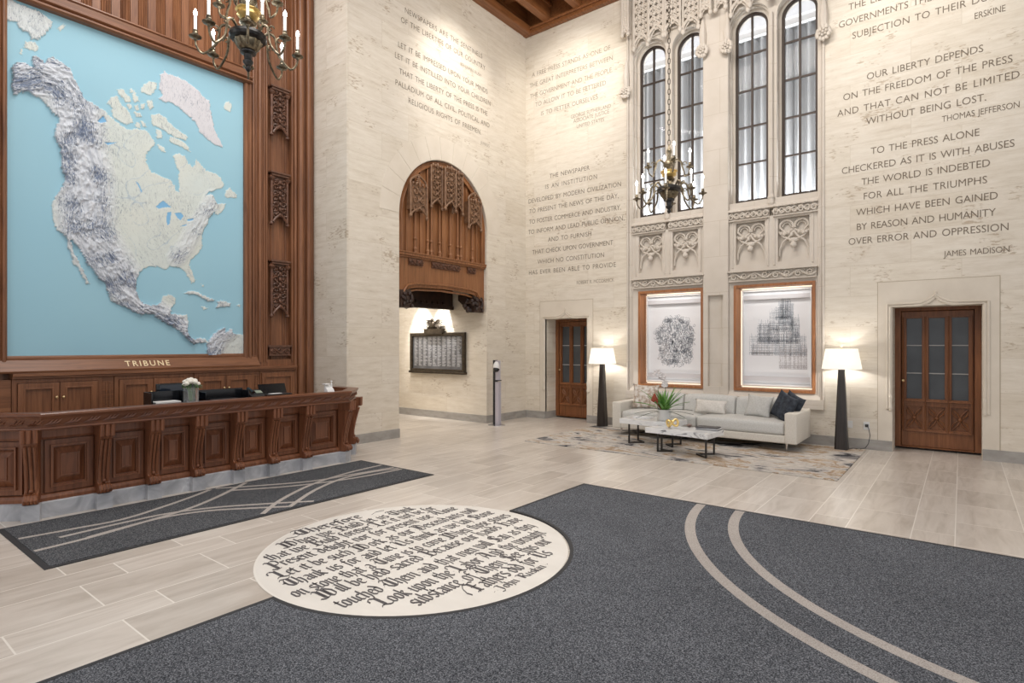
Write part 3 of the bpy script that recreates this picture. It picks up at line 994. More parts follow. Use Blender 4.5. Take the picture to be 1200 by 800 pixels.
def text_geo(s, spacing=1.0, offset=-0.004):
    key = (s, spacing, offset)
    if key not in _glyph:
        cu = bpy.data.curves.new('text', 'FONT')
        cu.body = s
        cu.size = 1
        cu.space_character = spacing
        cu.space_word = 1.4
        cu.offset = offset
        cu.resolution_u = 3
        ob = bpy.data.objects.new('text', cu)
        me = bpy.data.meshes.new_from_object(ob)
        vs = [v.co.copy() for v in me.vertices]
        fs = [tuple(p.vertices) for p in me.polygons]
        bpy.data.objects.remove(ob)
        bpy.data.meshes.remove(me)
        bpy.data.curves.remove(cu)
        x0 = min(v.x for v in vs)
        x1 = max(v.x for v in vs)
        _glyph[key] = ([(v.x - x0, v.y) for v in vs], fs, x1 - x0)
    return _glyph[key]


CAP = None


def cap_height():
    global CAP
    if CAP is None:
        vs, _, _ = text_geo('H')
        CAP = max(v[1] for v in vs)
    return CAP


def letter(mb, s, o, u, v, width, cap, offset=-0.006):
    """one line of lettering, WIDTH long and CAP high"""
    sp = 1.0
    vs, fs, w = text_geo(s, 1.0, offset)
    k = cap / cap_height()
    if len(s) > 3:                                                     # open the letter spacing first
        vs2, fs2, w2 = text_geo(s, 1.1, offset)
        slope = (w2 - w) / 0.1
        sp = max(0.95, min(2.0, 1.0 + (width / (k * 0.88) - w) / slope))
        vs, fs, w = text_geo(s, round(sp, 3), offset)
    kx = width / w
    o, u, v = Vector(o), Vector(u), Vector(v)
    mb.add([o + u * (a * kx) + v * (b * k) for a, b in vs], fs)


def inscription(lines, plane, parent, fine=()):
    """lines: (text, start, end, baseline height, cap height)"""
    mb, mf = MB(), MB()
    for i, (s, a, b, z, cap) in enumerate(lines):
        t = mf if i in fine else mb
        if plane == 'back':
            letter(t, s, (a, BW - 0.0025, z), XU, ZU, b - a, cap)
        else:
            letter(t, s, (LW + 0.0025, a, z), YU, ZU, b - a, cap)
    mb.build('inscription', M['letter'], parent)
    if mf.v:
        mf.build('inscription', M['letter_fine'], parent)


C = 0.098
inscription([("THE LIBERTY OF OPINION KEEPS", -1.36, 0.55, 6.664, C), ("GOVERNMENTS THEMSELVES IN DUE", -1.49, 0.60, 6.437, C), ("SUBJECTION TO THEIR DUTIES", -1.31, 0.52, 6.212, C), ("ERSKINE", 0.14, 0.46, 6.006, 0.085)], 'back', wall_back)
inscription([("OUR LIBERTY DEPENDS", -1.12, 0.23, 5.537, C), ("ON THE FREEDOM OF THE PRESS", -1.43, 0.53, 5.306, C), ("AND THAT CAN NOT BE LIMITED", -1.51, 0.60, 5.078, C), ("WITHOUT BEING LOST.", -1.13, 0.26, 4.866, C), ("THOMAS JEFFERSON", -0.22, 0.60, 4.688, 0.082)], 'back', wall_back)
inscription([("TO THE PRESS ALONE", -1.07, 0.19, 4.409, C), ("CHECKERED AS IT IS WITH ABUSES", -1.45, 0.55, 4.183, C), ("THE WORLD IS INDEBTED", -1.19, 0.30, 3.970, C), ("FOR ALL THE TRIUMPHS", -1.16, 0.27, 3.749, C),
             ("WHICH HAVE BEEN GAINED", -1.26, 0.38, 3.518, C), ("BY REASON AND HUMANITY", -1.25, 0.36, 3.298, C), ("OVER ERROR AND OPPRESSION", -1.36, 0.49, 3.086, C), ("JAMES MADISON", -0.20, 0.50, 2.795, 0.08)], 'back', wall_back)
C = 0.092
inscription([("A FREE PRESS STANDS AS ONE OF", -7.33, -5.43, 7.36, C), ("THE GREAT INTERPRETERS BETWEEN", -7.39, -5.38, 7.14, C), ("THE GOVERNMENT AND THE PEOPLE.", -7.38, -5.38, 6.91, C), ("TO ALLOW IT TO BE FETTERED", -7.24, -5.53, 6.695, C),
             ("IS TO FETTER OURSELVES", -7.09, -5.71, 6.467, C), ("GEORGE SUTHERLAND", -6.34, -5.42, 6.22, 0.075), ("ASSOCIATE JUSTICE", -6.28, -5.46, 6.118, 0.075), ("UNITED STATES", -6.20, -5.57, 5.99, 0.075)], 'back', wall_back, fine=(0, 1, 2, 3, 4, 5, 6, 7))
inscription([("THE NEWSPAPER", -6.87, -5.90, 5.09, C), ("IS AN INSTITUTION", -6.98, -5.73, 4.88, C), ("DEVELOPED BY MODERN CIVILIZATION", -7.42, -5.20, 4.64, C), ("TO PRESENT THE NEWS OF THE DAY,", -7.40, -5.25, 4.42, C),
             ("TO FOSTER COMMERCE AND INDUSTRY,", -7.41, -5.20, 4.19, C), ("TO INFORM AND LEAD PUBLIC OPINION,", -7.43, -5.13, 3.972, C), ("AND TO FURNISH", -6.91, -5.86, 3.754, C), ("THAT CHECK UPON GOVERNMENT", -7.32, -5.37, 3.525, C),
             ("WHICH NO CONSTITUTION", -7.18, -5.57, 3.304, C), ("HAS EVER BEEN ABLE TO PROVIDE", -7.41, -5.31, 3.089, C), ("ROBERT R. MCCORMICK", -6.20, -5.35, 2.803, 0.07)], 'back', wall_back, fine=(10,))
inscription([("NEWSPAPERS ARE THE SENTINELS", 6.62, 8.63, 7.245, C), ("OF THE LIBERTIES OF OUR COUNTRY", 6.53, 8.72, 7.045, C), ("BENJAMIN RUSH", 8.00, 8.60, 6.867, 0.065)], 'left', wall_left, fine=(2,))
inscription([("LET IT BE IMPRESSED UPON YOUR MINDS", 6.47, 8.79, 6.60, C), ("LET IT BE INSTILLED INTO YOUR CHILDREN", 6.40, 8.88, 6.39, C), ("THAT THE LIBERTY OF THE PRESS IS THE", 6.49, 8.79, 6.157, C),
             ("PALLADIUM OF ALL CIVIL, POLITICAL AND", 6.41, 8.85, 5.937, C), ("RELIGIOUS RIGHTS OF FREEMEN.", 6.70, 8.60, 5.725, C), ("JUNIUS", 8.58, 8.85, 5.545, 0.06)], 'left', wall_left, fine=(5,))

# ================================================================== PANELLED WALL WITH THE MAP
wall_panelled = shell('wall_panelled')
mb = MB().box(-8.7, -0.6, 0, PW - 0.04, 5.45, 8.8)
mb.build('panelling', M['oak_y'], wall_panelled)
# linenfold boards above the map
mb = MB()
y = -0.5
k = 0
while y < 4.45:
    mb.box(PW - 0.05, y, 5.70, PW - 0.015, y + 0.085, 8.3)
    for j, (dy, r) in enumerate(((0.105, 0.014), (0.135, 0.019), (0.165, 0.014), (0.19, 0.009))):
        mb.tube([(PW - 0.035, y + dy, 5.70), (PW - 0.035, y + dy, 8.3)], r, 6)
    mb.box(PW - 0.05, y + 0.205, 5.70, PW - 0.02, y + 0.30, 8.3)
    for j, (dy, r) in enumerate(((0.315, 0.009), (0.34, 0.014), (0.372, 0.019), (0.402, 0.014))):
        mb.tube([(PW - 0.035, y + dy, 5.70), (PW - 0.035, y + dy, 8.3)], r, 6)
    y += 0.415
mb.build('linenfold', M['oak_y'], wall_panelled, smooth=True)
mb = MB().box(PW - 0.05, -0.5, 5.60, PW + 0.02, 4.5, 5.72)
mb.tube([(PW + 0.02, -0.5, 5.7), (PW + 0.02, 4.5, 5.7)], 0.018, 6)
mb.build('rail', M['oak_h'], wall_panelled, bevel=0.004)
# tall pilaster panel to the right of the map
mb = MB().prism([(4.42, 1.22), (5.10, 1.22), (5.10, 8.3), (4.42, 8.3)], (PW + 0.03, 0, 0), YU, ZU, (-0.08, 0, 0), [[(4.66, 1.34), (5.05, 1.34), (5.05, 8.2), (4.66, 8.2)]])
for yy, r in ((4.43, 0.022), (4.47, 0.012), (4.53, 0.03), (4.60, 0.012), (4.64, 0.014), (5.065, 0.014)):
    mb.tube([(PW + 0.035, yy, 1.3), (PW + 0.035, yy, 8.3)], r, 8)
for yy in (4.70, 4.745, 4.95, 4.995):
    mb.tube([(PW - 0.035, yy, 1.34), (PW - 0.035, yy, 8.2)], 0.012, 6)
mb.build('pilaster_panel', M['oak_y'], wall_panelled, smooth=True)
mb = MB()
for yy, r, xx in ((5.13, 0.03, 0.03), (5.20, 0.055, 0.07), (5.27, 0.02, 0.06), (5.33, 0.05, 0.09), (5.405, 0.03, 0.06)):
    mb.tube([(PW + xx, yy, 0.0), (PW + xx, yy, 8.3)], r, 10)
mb.box(PW - 0.05, 5.10, 0, PW + 0.05, 5.44, 8.3)
mb.build('corner_shaft', M['oak_y'], wall_panelled, smooth=True)
mb = MB().box(PW - 0.05, -0.6, 0, PW + 0.01, 1.56, 8.3)
for yy, r in ((1.46, 0.02), (1.40, 0.03), (1.33, 0.02), (1.0, 0.02), (0.93, 0.03)):
    mb.tube([(PW + 0.01, yy, 1.3), (PW + 0.01, yy, 8.3)], r, 8)
mb.build('pilaster_panel', M['oak_y'], wall_panelled, smooth=True)


# carved openwork canopies on the pilaster
def carved_canopy(y0, y1, z0, z1, label):
    root = thing('wood_carving', (PW, (y0 + y1) / 2, z0), label, 'carving', 'openwork carvings on the map pilaster')
    xb = PW - 0.022
    w, h = y1 - y0, z1 - z0
    mb = MB().box(xb, y0 + 0.04, z0 + 0.14, xb + 0.05, y1 - 0.04, z1 - 0.05)
    mb.build('back_panel', M['oak_carved'], root)
    mb = MB()
    rr = random.Random(int(z0 * 10))
    rows = int((h - 0.2) / 0.085)
    for k in range(rows):
        z = z0 + 0.17 + k * 0.085
        for s in (-1, 1):
            c = (xb + 0.065, (y0 + y1) / 2 + s * w * 0.20, z)
            sp = []
            for i in range(11):
                a = s * (i / 10 * 2.2 * PI) + (PI if k % 2 else 0)
                q = 0.05 - 0.036 * i / 10
                sp.append((c[0] + 0.012 * math.sin(i), c[1] + q * math.cos(a), c[2] + q * math.sin(a)))
            mb.tube(sp, 0.011, 5)
            for j in range(2):
                mb.ball((c[0] + 0.005, c[1] + rr.uniform(-0.05, 0.05), c[2] + rr.uniform(-0.04, 0.04)), (0.018, 0.02, 0.014), 5, 4)
        mb.ball((xb + 0.08, (y0 + y1) / 2, z), (0.022, 0.024, 0.036), 6, 4)
    for s in (-1, 1):                                                 # ogee foot
        pts = [(xb + 0.085, (y0 + y1) / 2 + s * w * 0.36 * (1 - f), z0 + 0.05 + 0.13 * f ** 0.7) for f in [i / 6 for i in range(7)]]
        mb.tube(pts, 0.018, 6)
    mb.build('openwork', M['oak_carved'], root, smooth=True)
    for s in (0, 1):
        yy = y0 + 0.03 if s == 0 else y1 - 0.03
        mb = MB().tube([(xb + 0.06, yy, z0 + 0.03), (xb + 0.06, yy, z1 - 0.06)], 0.022, 8)
        mb.lathe([(0.012, 0), (0.034, 0.015), (0.036, 0.035), (0.022, 0.055)], 8, (xb + 0.06, yy, z0))
        mb.lathe([(0.02, 0), (0.045, 0.03), (0.05, 0.05), (0.03, 0.07)], 8, (xb + 0.065, yy, z1 - 0.16))
        mb.build('shaft', M['oak_carved'], root, smooth=True)
    MB().box(xb, y0 - 0.005, z1 - 0.05, xb + 0.12, y1 + 0.005, z1 - 0.02).box(xb, y0 + 0.015, z1 - 0.085, xb + 0.10, y1 - 0.015, z1 - 0.05).build('cornice', M['oak_carved'], root, bevel=0.006)


carved_canopy(4.69, 5.01, 4.80, 5.60, 'topmost of the pierced wood carvings beside the map, under the chandelier')
carved_canopy(4.69, 5.01, 3.42, 4.27, 'pierced wood carving halfway up the pilaster beside the map')
carved_canopy(4.69, 5.01, 1.99, 2.90, 'lowest tall pierced wood carving on the pilaster beside the map')
mb = MB().box(PW - 0.03, 4.68, 1.41, PW + 0.05, 5.02, 1.55).box(PW - 0.03, 4.65, 1.53, PW + 0.07, 5.05, 1.56).box(PW - 0.03, 4.67, 1.395, PW + 0.06, 5.03, 1.415)
vine(mb, (PW + 0.05, 4.69, 1.42), YU, ZU, (1, 0, 0), 0.32, 0.10, 3, 0.12)
tag(mb.build('wood_plaque', M['oak_carved'], at=(PW, 4.85, 1.41)), 'small carved wood plaque under the pierced carvings, just above the cupboards', 'carving')

# ---- the relief map
MY0, MY1, MZ0, MZ1 = 1.585, 4.30, 1.42, 5.47


def map_pt(u, v):
    """spot on the map wall for a place traced on the photograph, in map metres (right, up)"""
    s_, c_ = math.sin(YAW), math.cos(YAW)
    a = (u - 600) / 674
    dx, dy, dz = -s_ + c_ * a, c_ + s_ * a, (405 - v) / 674
    t = PW / dx
    return (dy * t, 1.55 + dz * t)


LAND = [
    # main land
    [(16.6, 112), (13, 100), (15, 87.5), (13, 80.5), (18.4, 74.4), (26, 73.5), (33, 77), (39, 80.5), (37, 68), (42, 65.6), (50, 72), (51.6, 74.4), (56, 68), (60.4, 66.5), (70, 72.6), (79, 79), (83, 84), (86, 93), (91, 100), (95, 110), (98, 117), (108.5, 121), (119, 128),
     (125, 133), (133, 140), (140, 146), (150, 152), (158, 151), (165, 152), (172, 153), (178, 162), (182, 168), (170.6, 181), (171.5, 192), (176, 201), (187, 206), (199.5, 211), (204, 218), (205, 223.5), (209, 224), (210, 218), (208, 208), (210, 201), (205.6, 194), (205, 187), (202, 182), (210, 180), (217, 184), (220.5, 192), (226, 195.5), (229, 192), (229, 186), (235, 193), (241.5, 200), (254, 204), (259, 209.5), (262.5, 216.5), (261, 219), (254, 222), (245, 225), (240, 229), (248.5, 227), (252, 234), (254, 239), (261, 238.5), (265, 239), (261, 246), (255.5, 252), (250, 249), (245, 255), (243, 262), (240, 266), (237, 272.5), (236, 281), (236, 288), (237, 281), (236, 291), (230.6, 298), (223, 304.7), (221, 310), (225, 319), (228.4, 328), (225, 332), (221, 326), (217.5, 319), (212, 314), (204, 312), (197, 313), (194, 316), (190, 315), (185.6, 313), (176, 312), (169, 314), (162, 320), (159.4, 328), (158.4, 339), (161, 349), (167, 355), (174, 358), (184, 357), (188.4, 354), (190, 347), (199, 345), (205.7, 349), (204.4, 355), (199.7, 362), (199, 368), (210, 368.4), (219, 369), (220, 377), (218.4, 387), (221, 394), (227, 398), (233.4, 396), (240, 397), (243, 401), (232.5, 401.5), (225, 402), (217.5, 395.5), (210, 387.5), (202.5, 383), (193, 378), (185.6, 373), (178, 368.4), (169, 366.6), (166, 369.5), (152, 362.5), (140, 357), (129, 352), (127.5, 345), (124, 338), (123, 332), (115, 326), (108, 315), (101, 308), (98, 299.5), (94, 292.5), (87, 285.5), (79.5, 279), (82, 282), (85.5, 294), (92.5, 308), (99.5, 320.5), (105, 333), (101, 332), (96, 324), (91, 313.5), (84.6, 308), (85.5, 305), (81, 294), (78.5, 284), (77.6, 277.6), (67, 270), (63.6, 261), (61, 250.5), (60.6, 242), (59.5, 241), (64, 232), (70, 223), (75, 213), (74.4, 204), (71, 193.5), (72, 183), (70, 174), (64, 160), (64, 151.5), (68, 144.5), (67.4, 136.6), (59.5, 130.5), (52.5, 122), (47, 116), (38.5, 112), (31.5, 107), (23, 108.5)],
    [(187, 97.6), (187, 88), (192.5, 83), (196, 87), (208, 90), (220.5, 97), (231, 105.5), (238, 114), (245, 118), (246, 126.5), (248.5, 139), (250, 149), (255.5, 161.5), (261.6, 172), (254, 171), (245, 165), (234.5, 156), (229, 144), (220.5, 135), (210, 127), (201, 120), (191.6, 119.5), (186, 115), (191, 112), (186, 104)],
    [(166, 101), (175, 95), (183, 97), (182, 105.5), (177.6, 111.6), (170, 110), (165, 107)],
    [(157, 105), (159, 111), (163, 119), (157, 120), (155, 114)], [(145, 114), (152, 113), (153, 119), (147, 120)], [(171.5, 118), (178, 117), (179, 128), (174, 129)],
    [(140, 123), (147, 126), (153, 135), (155, 144), (147, 146), (140, 142), (133, 138), (130, 130), (134, 124)],
    [(125, 121), (130, 114), (137, 113), (141, 120), (143, 128), (133, 127)], [(137, 105), (144, 105), (150, 113), (151, 118), (146, 118), (140, 111)],
    [(176, 135), (184, 133), (192, 137), (201, 146), (210, 154), (220, 160), (217, 164), (208, 162), (199, 158), (189, 151), (178, 146)],
    [(199, 160), (205, 161), (212, 165), (219, 170), (223, 178), (219, 176), (212, 172), (203, 168), (199, 165)],
    [(182, 152), (189, 153), (190, 161.5), (184, 163)], [(184.6, 168.5), (191, 172), (195, 179), (189, 177), (184.6, 172)], [(164.5, 140.5), (170, 144), (170.6, 149), (166, 147.5)], [(156, 130), (164.5, 133.5), (166, 137), (159, 137)],
    [(263.4, 121), (268.6, 118.6), (271, 124.7), (269.5, 131), (265, 129), (262.5, 125.6)],
    [(264, 223.5), (269.5, 220), (273, 224.4), (278, 229), (276.5, 232), (269.5, 231.4), (265, 232), (263.4, 229)],
    [(214.7, 344), (221, 341), (230.6, 342), (240, 347), (251, 351.6), (244, 353.4), (238, 349.7), (229, 345), (221, 344)],
    [(254, 353.4), (262.5, 352.5), (270, 356), (269, 359), (260.6, 359), (252, 361), (255, 357)], [(235, 359.6), (240, 359), (243.7, 361.5), (238, 362)], [(276.5, 358), (281, 357), (281, 359.6)], [(235, 333), (239, 334.7), (238, 336.6)],
    [(242, 401), (249.4, 392), (255, 387), (263.4, 384.4), (262.5, 390), (270, 385), (273, 391), (287, 392), (288, 416), (242, 416)],
    [(4, -4), (17, 3), (30, 8), (45, 14), (62, 26), (57.7, 33), (51.6, 42), (43.7, 47), (37.6, 46.4), (33, 38.5), (24.5, 36), (19, 26), (8.8, 24.5), (2, 20)],
    [(148, 122), (152, 121), (155, 126), (151, 128)], [(165, 122), (169, 121), (170, 127), (166, 128)], [(157, 124), (161, 123), (163, 128), (158, 129)], [(160, 143), (164, 145), (163, 150), (158, 149)], [(176, 165), (181, 166), (180, 171), (176, 170)], [(197, 146), (201, 149), (199, 154), (195, 151)], [(152, 104), (155, 103), (156, 108), (152, 109)],
    [(29.7, 49), (41, 50), (44.6, 56), (41, 61), (34, 57.7), (28, 56)], [(23.6, 57.7), (26, 59.5), (25.4, 64.7), (23.6, 63)], [(66.5, 33), (73.5, 29), (77, 30), (70, 36.7)],
]
LAKES = [[(182, 242), (191, 235), (200.4, 243), (192.5, 243), (185.5, 244.5)], [(196, 249), (200.4, 248), (198.6, 262), (195.6, 264.6), (194.6, 255)], [(204, 249.7), (211.7, 249), (215, 253), (211, 258.5), (207.4, 255)],
         [(218.7, 257), (226.6, 256), (225.7, 258), (219.6, 259.4)], [(210, 265.5), (219.6, 262), (217, 264.6)], [(158.4, 212), (162, 214.7), (166, 223.5), (165.4, 226), (162.7, 220)], [(121, 167), (138, 167), (126, 170)], [(113.7, 142), (120.7, 136), (125, 142.7), (117, 144.5)]]
SPINE = [(15, 92), (45, 88), (70, 95), (84, 115), (88, 140), (90, 170), (98, 200), (100, 235), (100, 270), (118, 300), (140, 335), (165, 362), (195, 376), (222, 398)]


def inside(p, poly):
    x, y = p
    r = False
    j = len(poly) - 1
    for i in range(len(poly)):
        xi, yi = poly[i]
        xj, yj = poly[j]
        if (yi > y) != (yj > y) and x < (xj - xi) * (y - yi) / (yj - yi) + xi:
            r = not r
        j = i
    return r


def dist_line(p, line):
    best, dirn = 9, (0, 1)
    for (ax, ay), (bx, by) in zip(line, line[1:]):
        dx, dy = bx - ax, by - ay
        t = max(0, min(1, ((p[0] - ax) * dx + (p[1] - ay) * dy) / (dx * dx + dy * dy)))
        d = math.hypot(p[0] - ax - t * dx, p[1] - ay - t * dy)
        if d < best:
            best, dirn = d, (dx, dy)
    return best, dirn


def relief_map():
    root = thing('relief_map', (PW, 3.0, 1.25), 'huge blue relief map of a continent in an oak frame on the panelled wall', 'wall map')
    land = [[map_pt(*p) for p in q] for q in LAND]
    lakes = [[map_pt(*p) for p in q] for q in LAKES]
    boxes = [(min(a for a, b in q), max(a for a, b in q), min(b for a, b in q), max(b for a, b in q)) for q in land]
    spine = [map_pt(*p) for p in SPINE]
    appal = [map_pt(*p) for p in [(250, 232), (240, 250), (228, 268), (218, 288), (206, 303)]]
    sam = [map_pt(*p) for p in [(244, 412), (254, 392), (262, 386)]]
    sib = [map_pt(*p) for p in [(10, 8), (35, 22), (50, 34)]]
    ST = 0.0082
    nx, nz = int((MY1 - MY0) / ST), int((MZ1 - MZ0) / ST)
    vs, cols, dirs = [], [], []
    SEA = (0.335, 0.575, 0.685)
    for j in range(nz + 1):
        for i in range(nx + 1):
            y, z = MY0 + (MY1 - MY0) * i / nx, MZ0 + (MZ1 - MZ0) * j / nz
            wob = 0.012
            q = (y + wob * noise.noise((y * 22, z * 22, 1.0)) + 0.014 * noise.noise((y * 55, z * 55, 5.0)), z + wob * noise.noise((y * 22, z * 22, 9.0)) + 0.014 * noise.noise((y * 55, z * 55, 7.0)))
            hit = -1
            for k, b in enumerate(boxes):
                if b[0] - 0.01 < q[0] < b[1] + 0.01 and b[2] - 0.01 < q[1] < b[3] + 0.01 and inside(q, land[k]):
                    hit = k
                    break
            h = 0.0
            if hit < 0:
                n = noise.noise((y * 1.2, z * 1.2, 3.3))
                c = (SEA[0] + 0.02 * n, SEA[1] + 0.02 * n, SEA[2] + 0.01 * n)
                dirs.append((0.0, 0.0, 0.0))
            else:
                lake = any(inside((y, z), l) for l in lakes)
                h = 0.007
                m = 0.0
                dx, dy = 0, 1
                if hit == 0 and not lake:
                    d, (dx, dy) = dist_line((y, z), spine)
                    wid = 0.36 if z > 2.3 else 0.24
                    m = max(0.0, 1 - (d / wid) ** 2)
                    d2, dd = dist_line((y, z), appal)
                    m2 = 0.45 * max(0.0, 1 - (d2 / 0.14) ** 2)
                    if m2 > m:
                        m, (dx, dy) = m2, dd
                elif hit == 1:
                    m = 0.12
                elif hit == 22:
                    d, (dx, dy) = dist_line((y, z), sam)
                    m = 0.75 * max(0.0, 1 - (d / 0.22) ** 2) + 0.1
                elif hit == 23:
                    m = 0.35
                elif hit in (17, 18):
                    m = 0.35
                le = math.hypot(dx, dy) or 1
                ax, ay = dx / le, dy / le
                al, ac = y * ax + z * ay, -y * ay + z * ax
                rg = noise.ridged_multi_fractal((al * 8.0, ac * 20.0, hit + 0.5), 0.8, 2.1, 4, 1.0, 1.8)
                rg = max(0.0, min(1.6, rg * 0.62))
                pl = noise.noise((y * 16, z * 16, 4)) * 0.002
                ht = m * rg
                h += 0.034 * ht * ht ** 0.3 + pl + 0.014 * m
                warm = 0.5 + 0.5 * noise.noise((y * 2.2, z * 2.2, 7.7))
                c = (0.64 + 0.07 * warm, 0.71 + 0.02 * warm, 0.69 - 0.03 * warm)
                if hit == 1:
                    c = (0.68, 0.665, 0.69)
                if m > 0.05:
                    k = min(1.0, m * 1.3)
                    cold = (0.66, 0.69, 0.735)
                    c = tuple(a * (1 - k) + b * k for a, b in zip(c, cold))
                dirs.append((al, ac, 0.0 if lake else max(m * max(0.0, min(1.3, 0.55 + 1.5 * noise.noise((y * 4.5, z * 4.5, 21.0)))), 0.13 + 0.16 * noise.noise((y * 2.5, z * 2.5, 17.0)))))
                riv = abs(noise.noise((y * 3.5, z * 3.5, 11.0)))
                if riv < 0.009 and m < 0.4 and hit == 0:
                    c = (0.53, 0.61, 0.64)
                if lake:
                    c, h = (0.22, 0.47, 0.72), 0.004
            vs.append((PW + 0.004 + h, y, z))
            cols.append((*c, 1.0))
    fs = []
    W1 = nx + 1
    for j in range(nz):
        for i in range(nx):
            a = j * W1 + i
            fs.append((a, a + 1, a + W1 + 1, a + W1))
    mb = MB()
    mb.v, mb.f = vs, fs
    m, nt, b = new_mat('map_paint')
    at = N(nt, 'ShaderNodeAttribute', attribute_name='paint')
    # engraved hachures: fine dark strokes running with the ranges, thick where the land is steep
    dn = N(nt, 'ShaderNodeAttribute', attribute_name='range_run')
    sx = N(nt, 'ShaderNodeSeparateXYZ')
    L(nt, dn.outputs['Vector'], sx.inputs[0])
    cb = N(nt, 'ShaderNodeCombineXYZ')
    L(nt, sx.outputs[0], cb.inputs[0])
    L(nt, sx.outputs[1], cb.inputs[1])
    mp = N(nt, 'ShaderNodeMapping')
    mp.inputs['Scale'].default_value = (13.0, 62.0, 1.0)
    mp.inputs['Rotation'].default_value = (0, 0, 0.12)
    L(nt, cb.outputs[0], mp.inputs['Vector'])
    hn = N(nt, 'ShaderNodeTexNoise', i_Scale=1.0, i_Detail=3.0, i_Roughness=0.65, i_Distortion=2.2)
    L(nt, mp.outputs[0], hn.inputs['Vector'])
    add = N(nt, 'ShaderNodeMath', operation='MULTIPLY_ADD')
    L(nt, sx.outputs[2], add.inputs[0])
    add.inputs[1].default_value = 0.15
    L(nt, hn.outputs['Fac'], add.inputs[2])
    hf = ramp(nt, add.outputs[0], [(0.58, (0, 0, 0)), (0.655, (0.95, 0.95, 0.95))])
    gate = N(nt, 'ShaderNodeMath', operation='MULTIPLY')
    gt = ramp(nt, sx.outputs[2], [(0.0, (0, 0, 0)), (0.3, (1, 1, 1))])
    L(nt, hf, gate.inputs[0])
    L(nt, gt, gate.inputs[1])
    cc = mix(nt, gate.outputs[0], at.outputs['Color'], (0.17, 0.215, 0.31))
    L(nt, cc, b.inputs['Base Color'])
    bp = N(nt, 'ShaderNodeBump', i_Strength=0.5, i_Distance=0.012)
    bp.invert = True
    L(nt, gate.outputs[0], bp.inputs['Height'])
    L(nt, bp.outputs[0], b.inputs['Normal'])
    b.inputs['Roughness'].default_value = 0.7
    b.inputs['Specular IOR Level'].default_value = 0.25
    me = bpy.data.meshes.new('map_surface')
    off = Vector(root.location)
    me.from_pydata([(x - off.x, y - off.y, z - off.z) for x, y, z in vs], [], fs)
    ca = me.color_attributes.new('paint', 'FLOAT_COLOR', 'POINT')
    flat = []
    for c in cols:
        flat.extend(c)
    ca.data.foreach_set('color', flat)
    da = me.attributes.new('range_run', 'FLOAT_VECTOR', 'POINT')
    flat = []
    for d_ in dirs:
        flat.extend(d_)
    da.data.foreach_set('vector', flat)
    me.polygons.foreach_set('use_smooth', [True] * len(me.polygons))
    me.materials.append(m)
    o = bpy.data.objects.new('map_surface', me)
    COL.objects.link(o)
    o.parent = root
    # frame: left, right and head rails moulded, and a sloping board at the foot
    prof = [(0.0, 0.0), (0.0, 0.075), (0.02, 0.095), (0.04, 0.095), (0.055, 0.075), (0.075, 0.10), (0.10, 0.10), (0.10, 0.0)]
    mb = MB()
    # side rails extruded up, the moulding's inner lip towards the map
    for s, yy in ((-1, MY0 + 0.005), (1, MY1 - 0.012)):
        MB().prism([(PW - 0.03 + b_, yy + s * a_) for a_, b_ in prof], (0, 0, 1.36), XU, YU, (0, 0, MZ1 + 0.10 - 1.36)).build('side_rail', M['oak_y'], root, bevel=0.003)
    MB().prism([(PW - 0.03 + b_ * 1.45, MZ1 - 0.006 + a_) for a_, b_ in prof], (0, MY0 - 0.09, 0), XU, ZU, (0, MY1 - MY0 + 0.18, 0)).build('head_rail', M['oak_h'], root, bevel=0.003)
    ft = [(PW - 0.02, 1.24), (PW + 0.14, 1.24), (PW + 0.145, 1.262), (PW + 0.05, 1.385), (PW + 0.052, 1.40), (PW + 0.038, 1.405), (PW + 0.036, 1.42), (PW + 0.022, 1.435), (PW - 0.02, 1.435)]
    MB().prism(ft, (0, MY0 - 0.22, 0), XU, ZU, (0, MY1 - MY0 + 0.40, 0)).build('foot_board', M['oak_h'], root)
    d = Vector((0.05 - 0.145, 0, 1.385 - 1.262)).normalized()
    n = Vector((d.z, 0, -d.x))
    mb = MB()
    letter(mb, 'TRIBUNE', Vector((PW + 0.145, 2.72, 1.262)) + d * 0.035 + n * 0.003, YU, d, 0.52, 0.082, 0.012)
    mb.build('lettering', M['gold_letter'], root)


relief_map()


# ---- cupboards under the map
def raised_door(y0, y1, z0, z1, x, root, knob_side, name='door'):
    mb = MB().prism([(y0, z0), (y1, z0), (y1, z1), (y0, z1)], (x + 0.022, 0, 0), YU, ZU, (-0.03, 0, 0), [[(y0 + 0.06, z0 + 0.06), (y1 - 0.06, z0 + 0.06), (y1 - 0.06, z1 - 0.06), (y0 + 0.06, z1 - 0.06)]])
    mb.frame(y0 + 0.05, z0 + 0.05, y1 - 0.05, z1 - 0.05, 0.02, (x + 0.028, 0, 0), YU, ZU, (-0.02, 0, 0))
    mb.box(x - 0.008, y0 + 0.06, z0 + 0.06, x + 0.004, y1 - 0.06, z1 - 0.06)
    d = mb.build(name, M['oak_y'], root, bevel=0.003)
    ky = y1 - 0.03 if knob_side > 0 else y0 + 0.03
    k = MB()
    k.tube([(x + 0.02, ky, 0.95), (x + 0.035, ky, 0.95)], 0.007, 8)
    k.ball((x + 0.042, ky, 0.95), 0.015, 8, 6)
    k.build('knob', M['brass'], d, smooth=True)
    return d


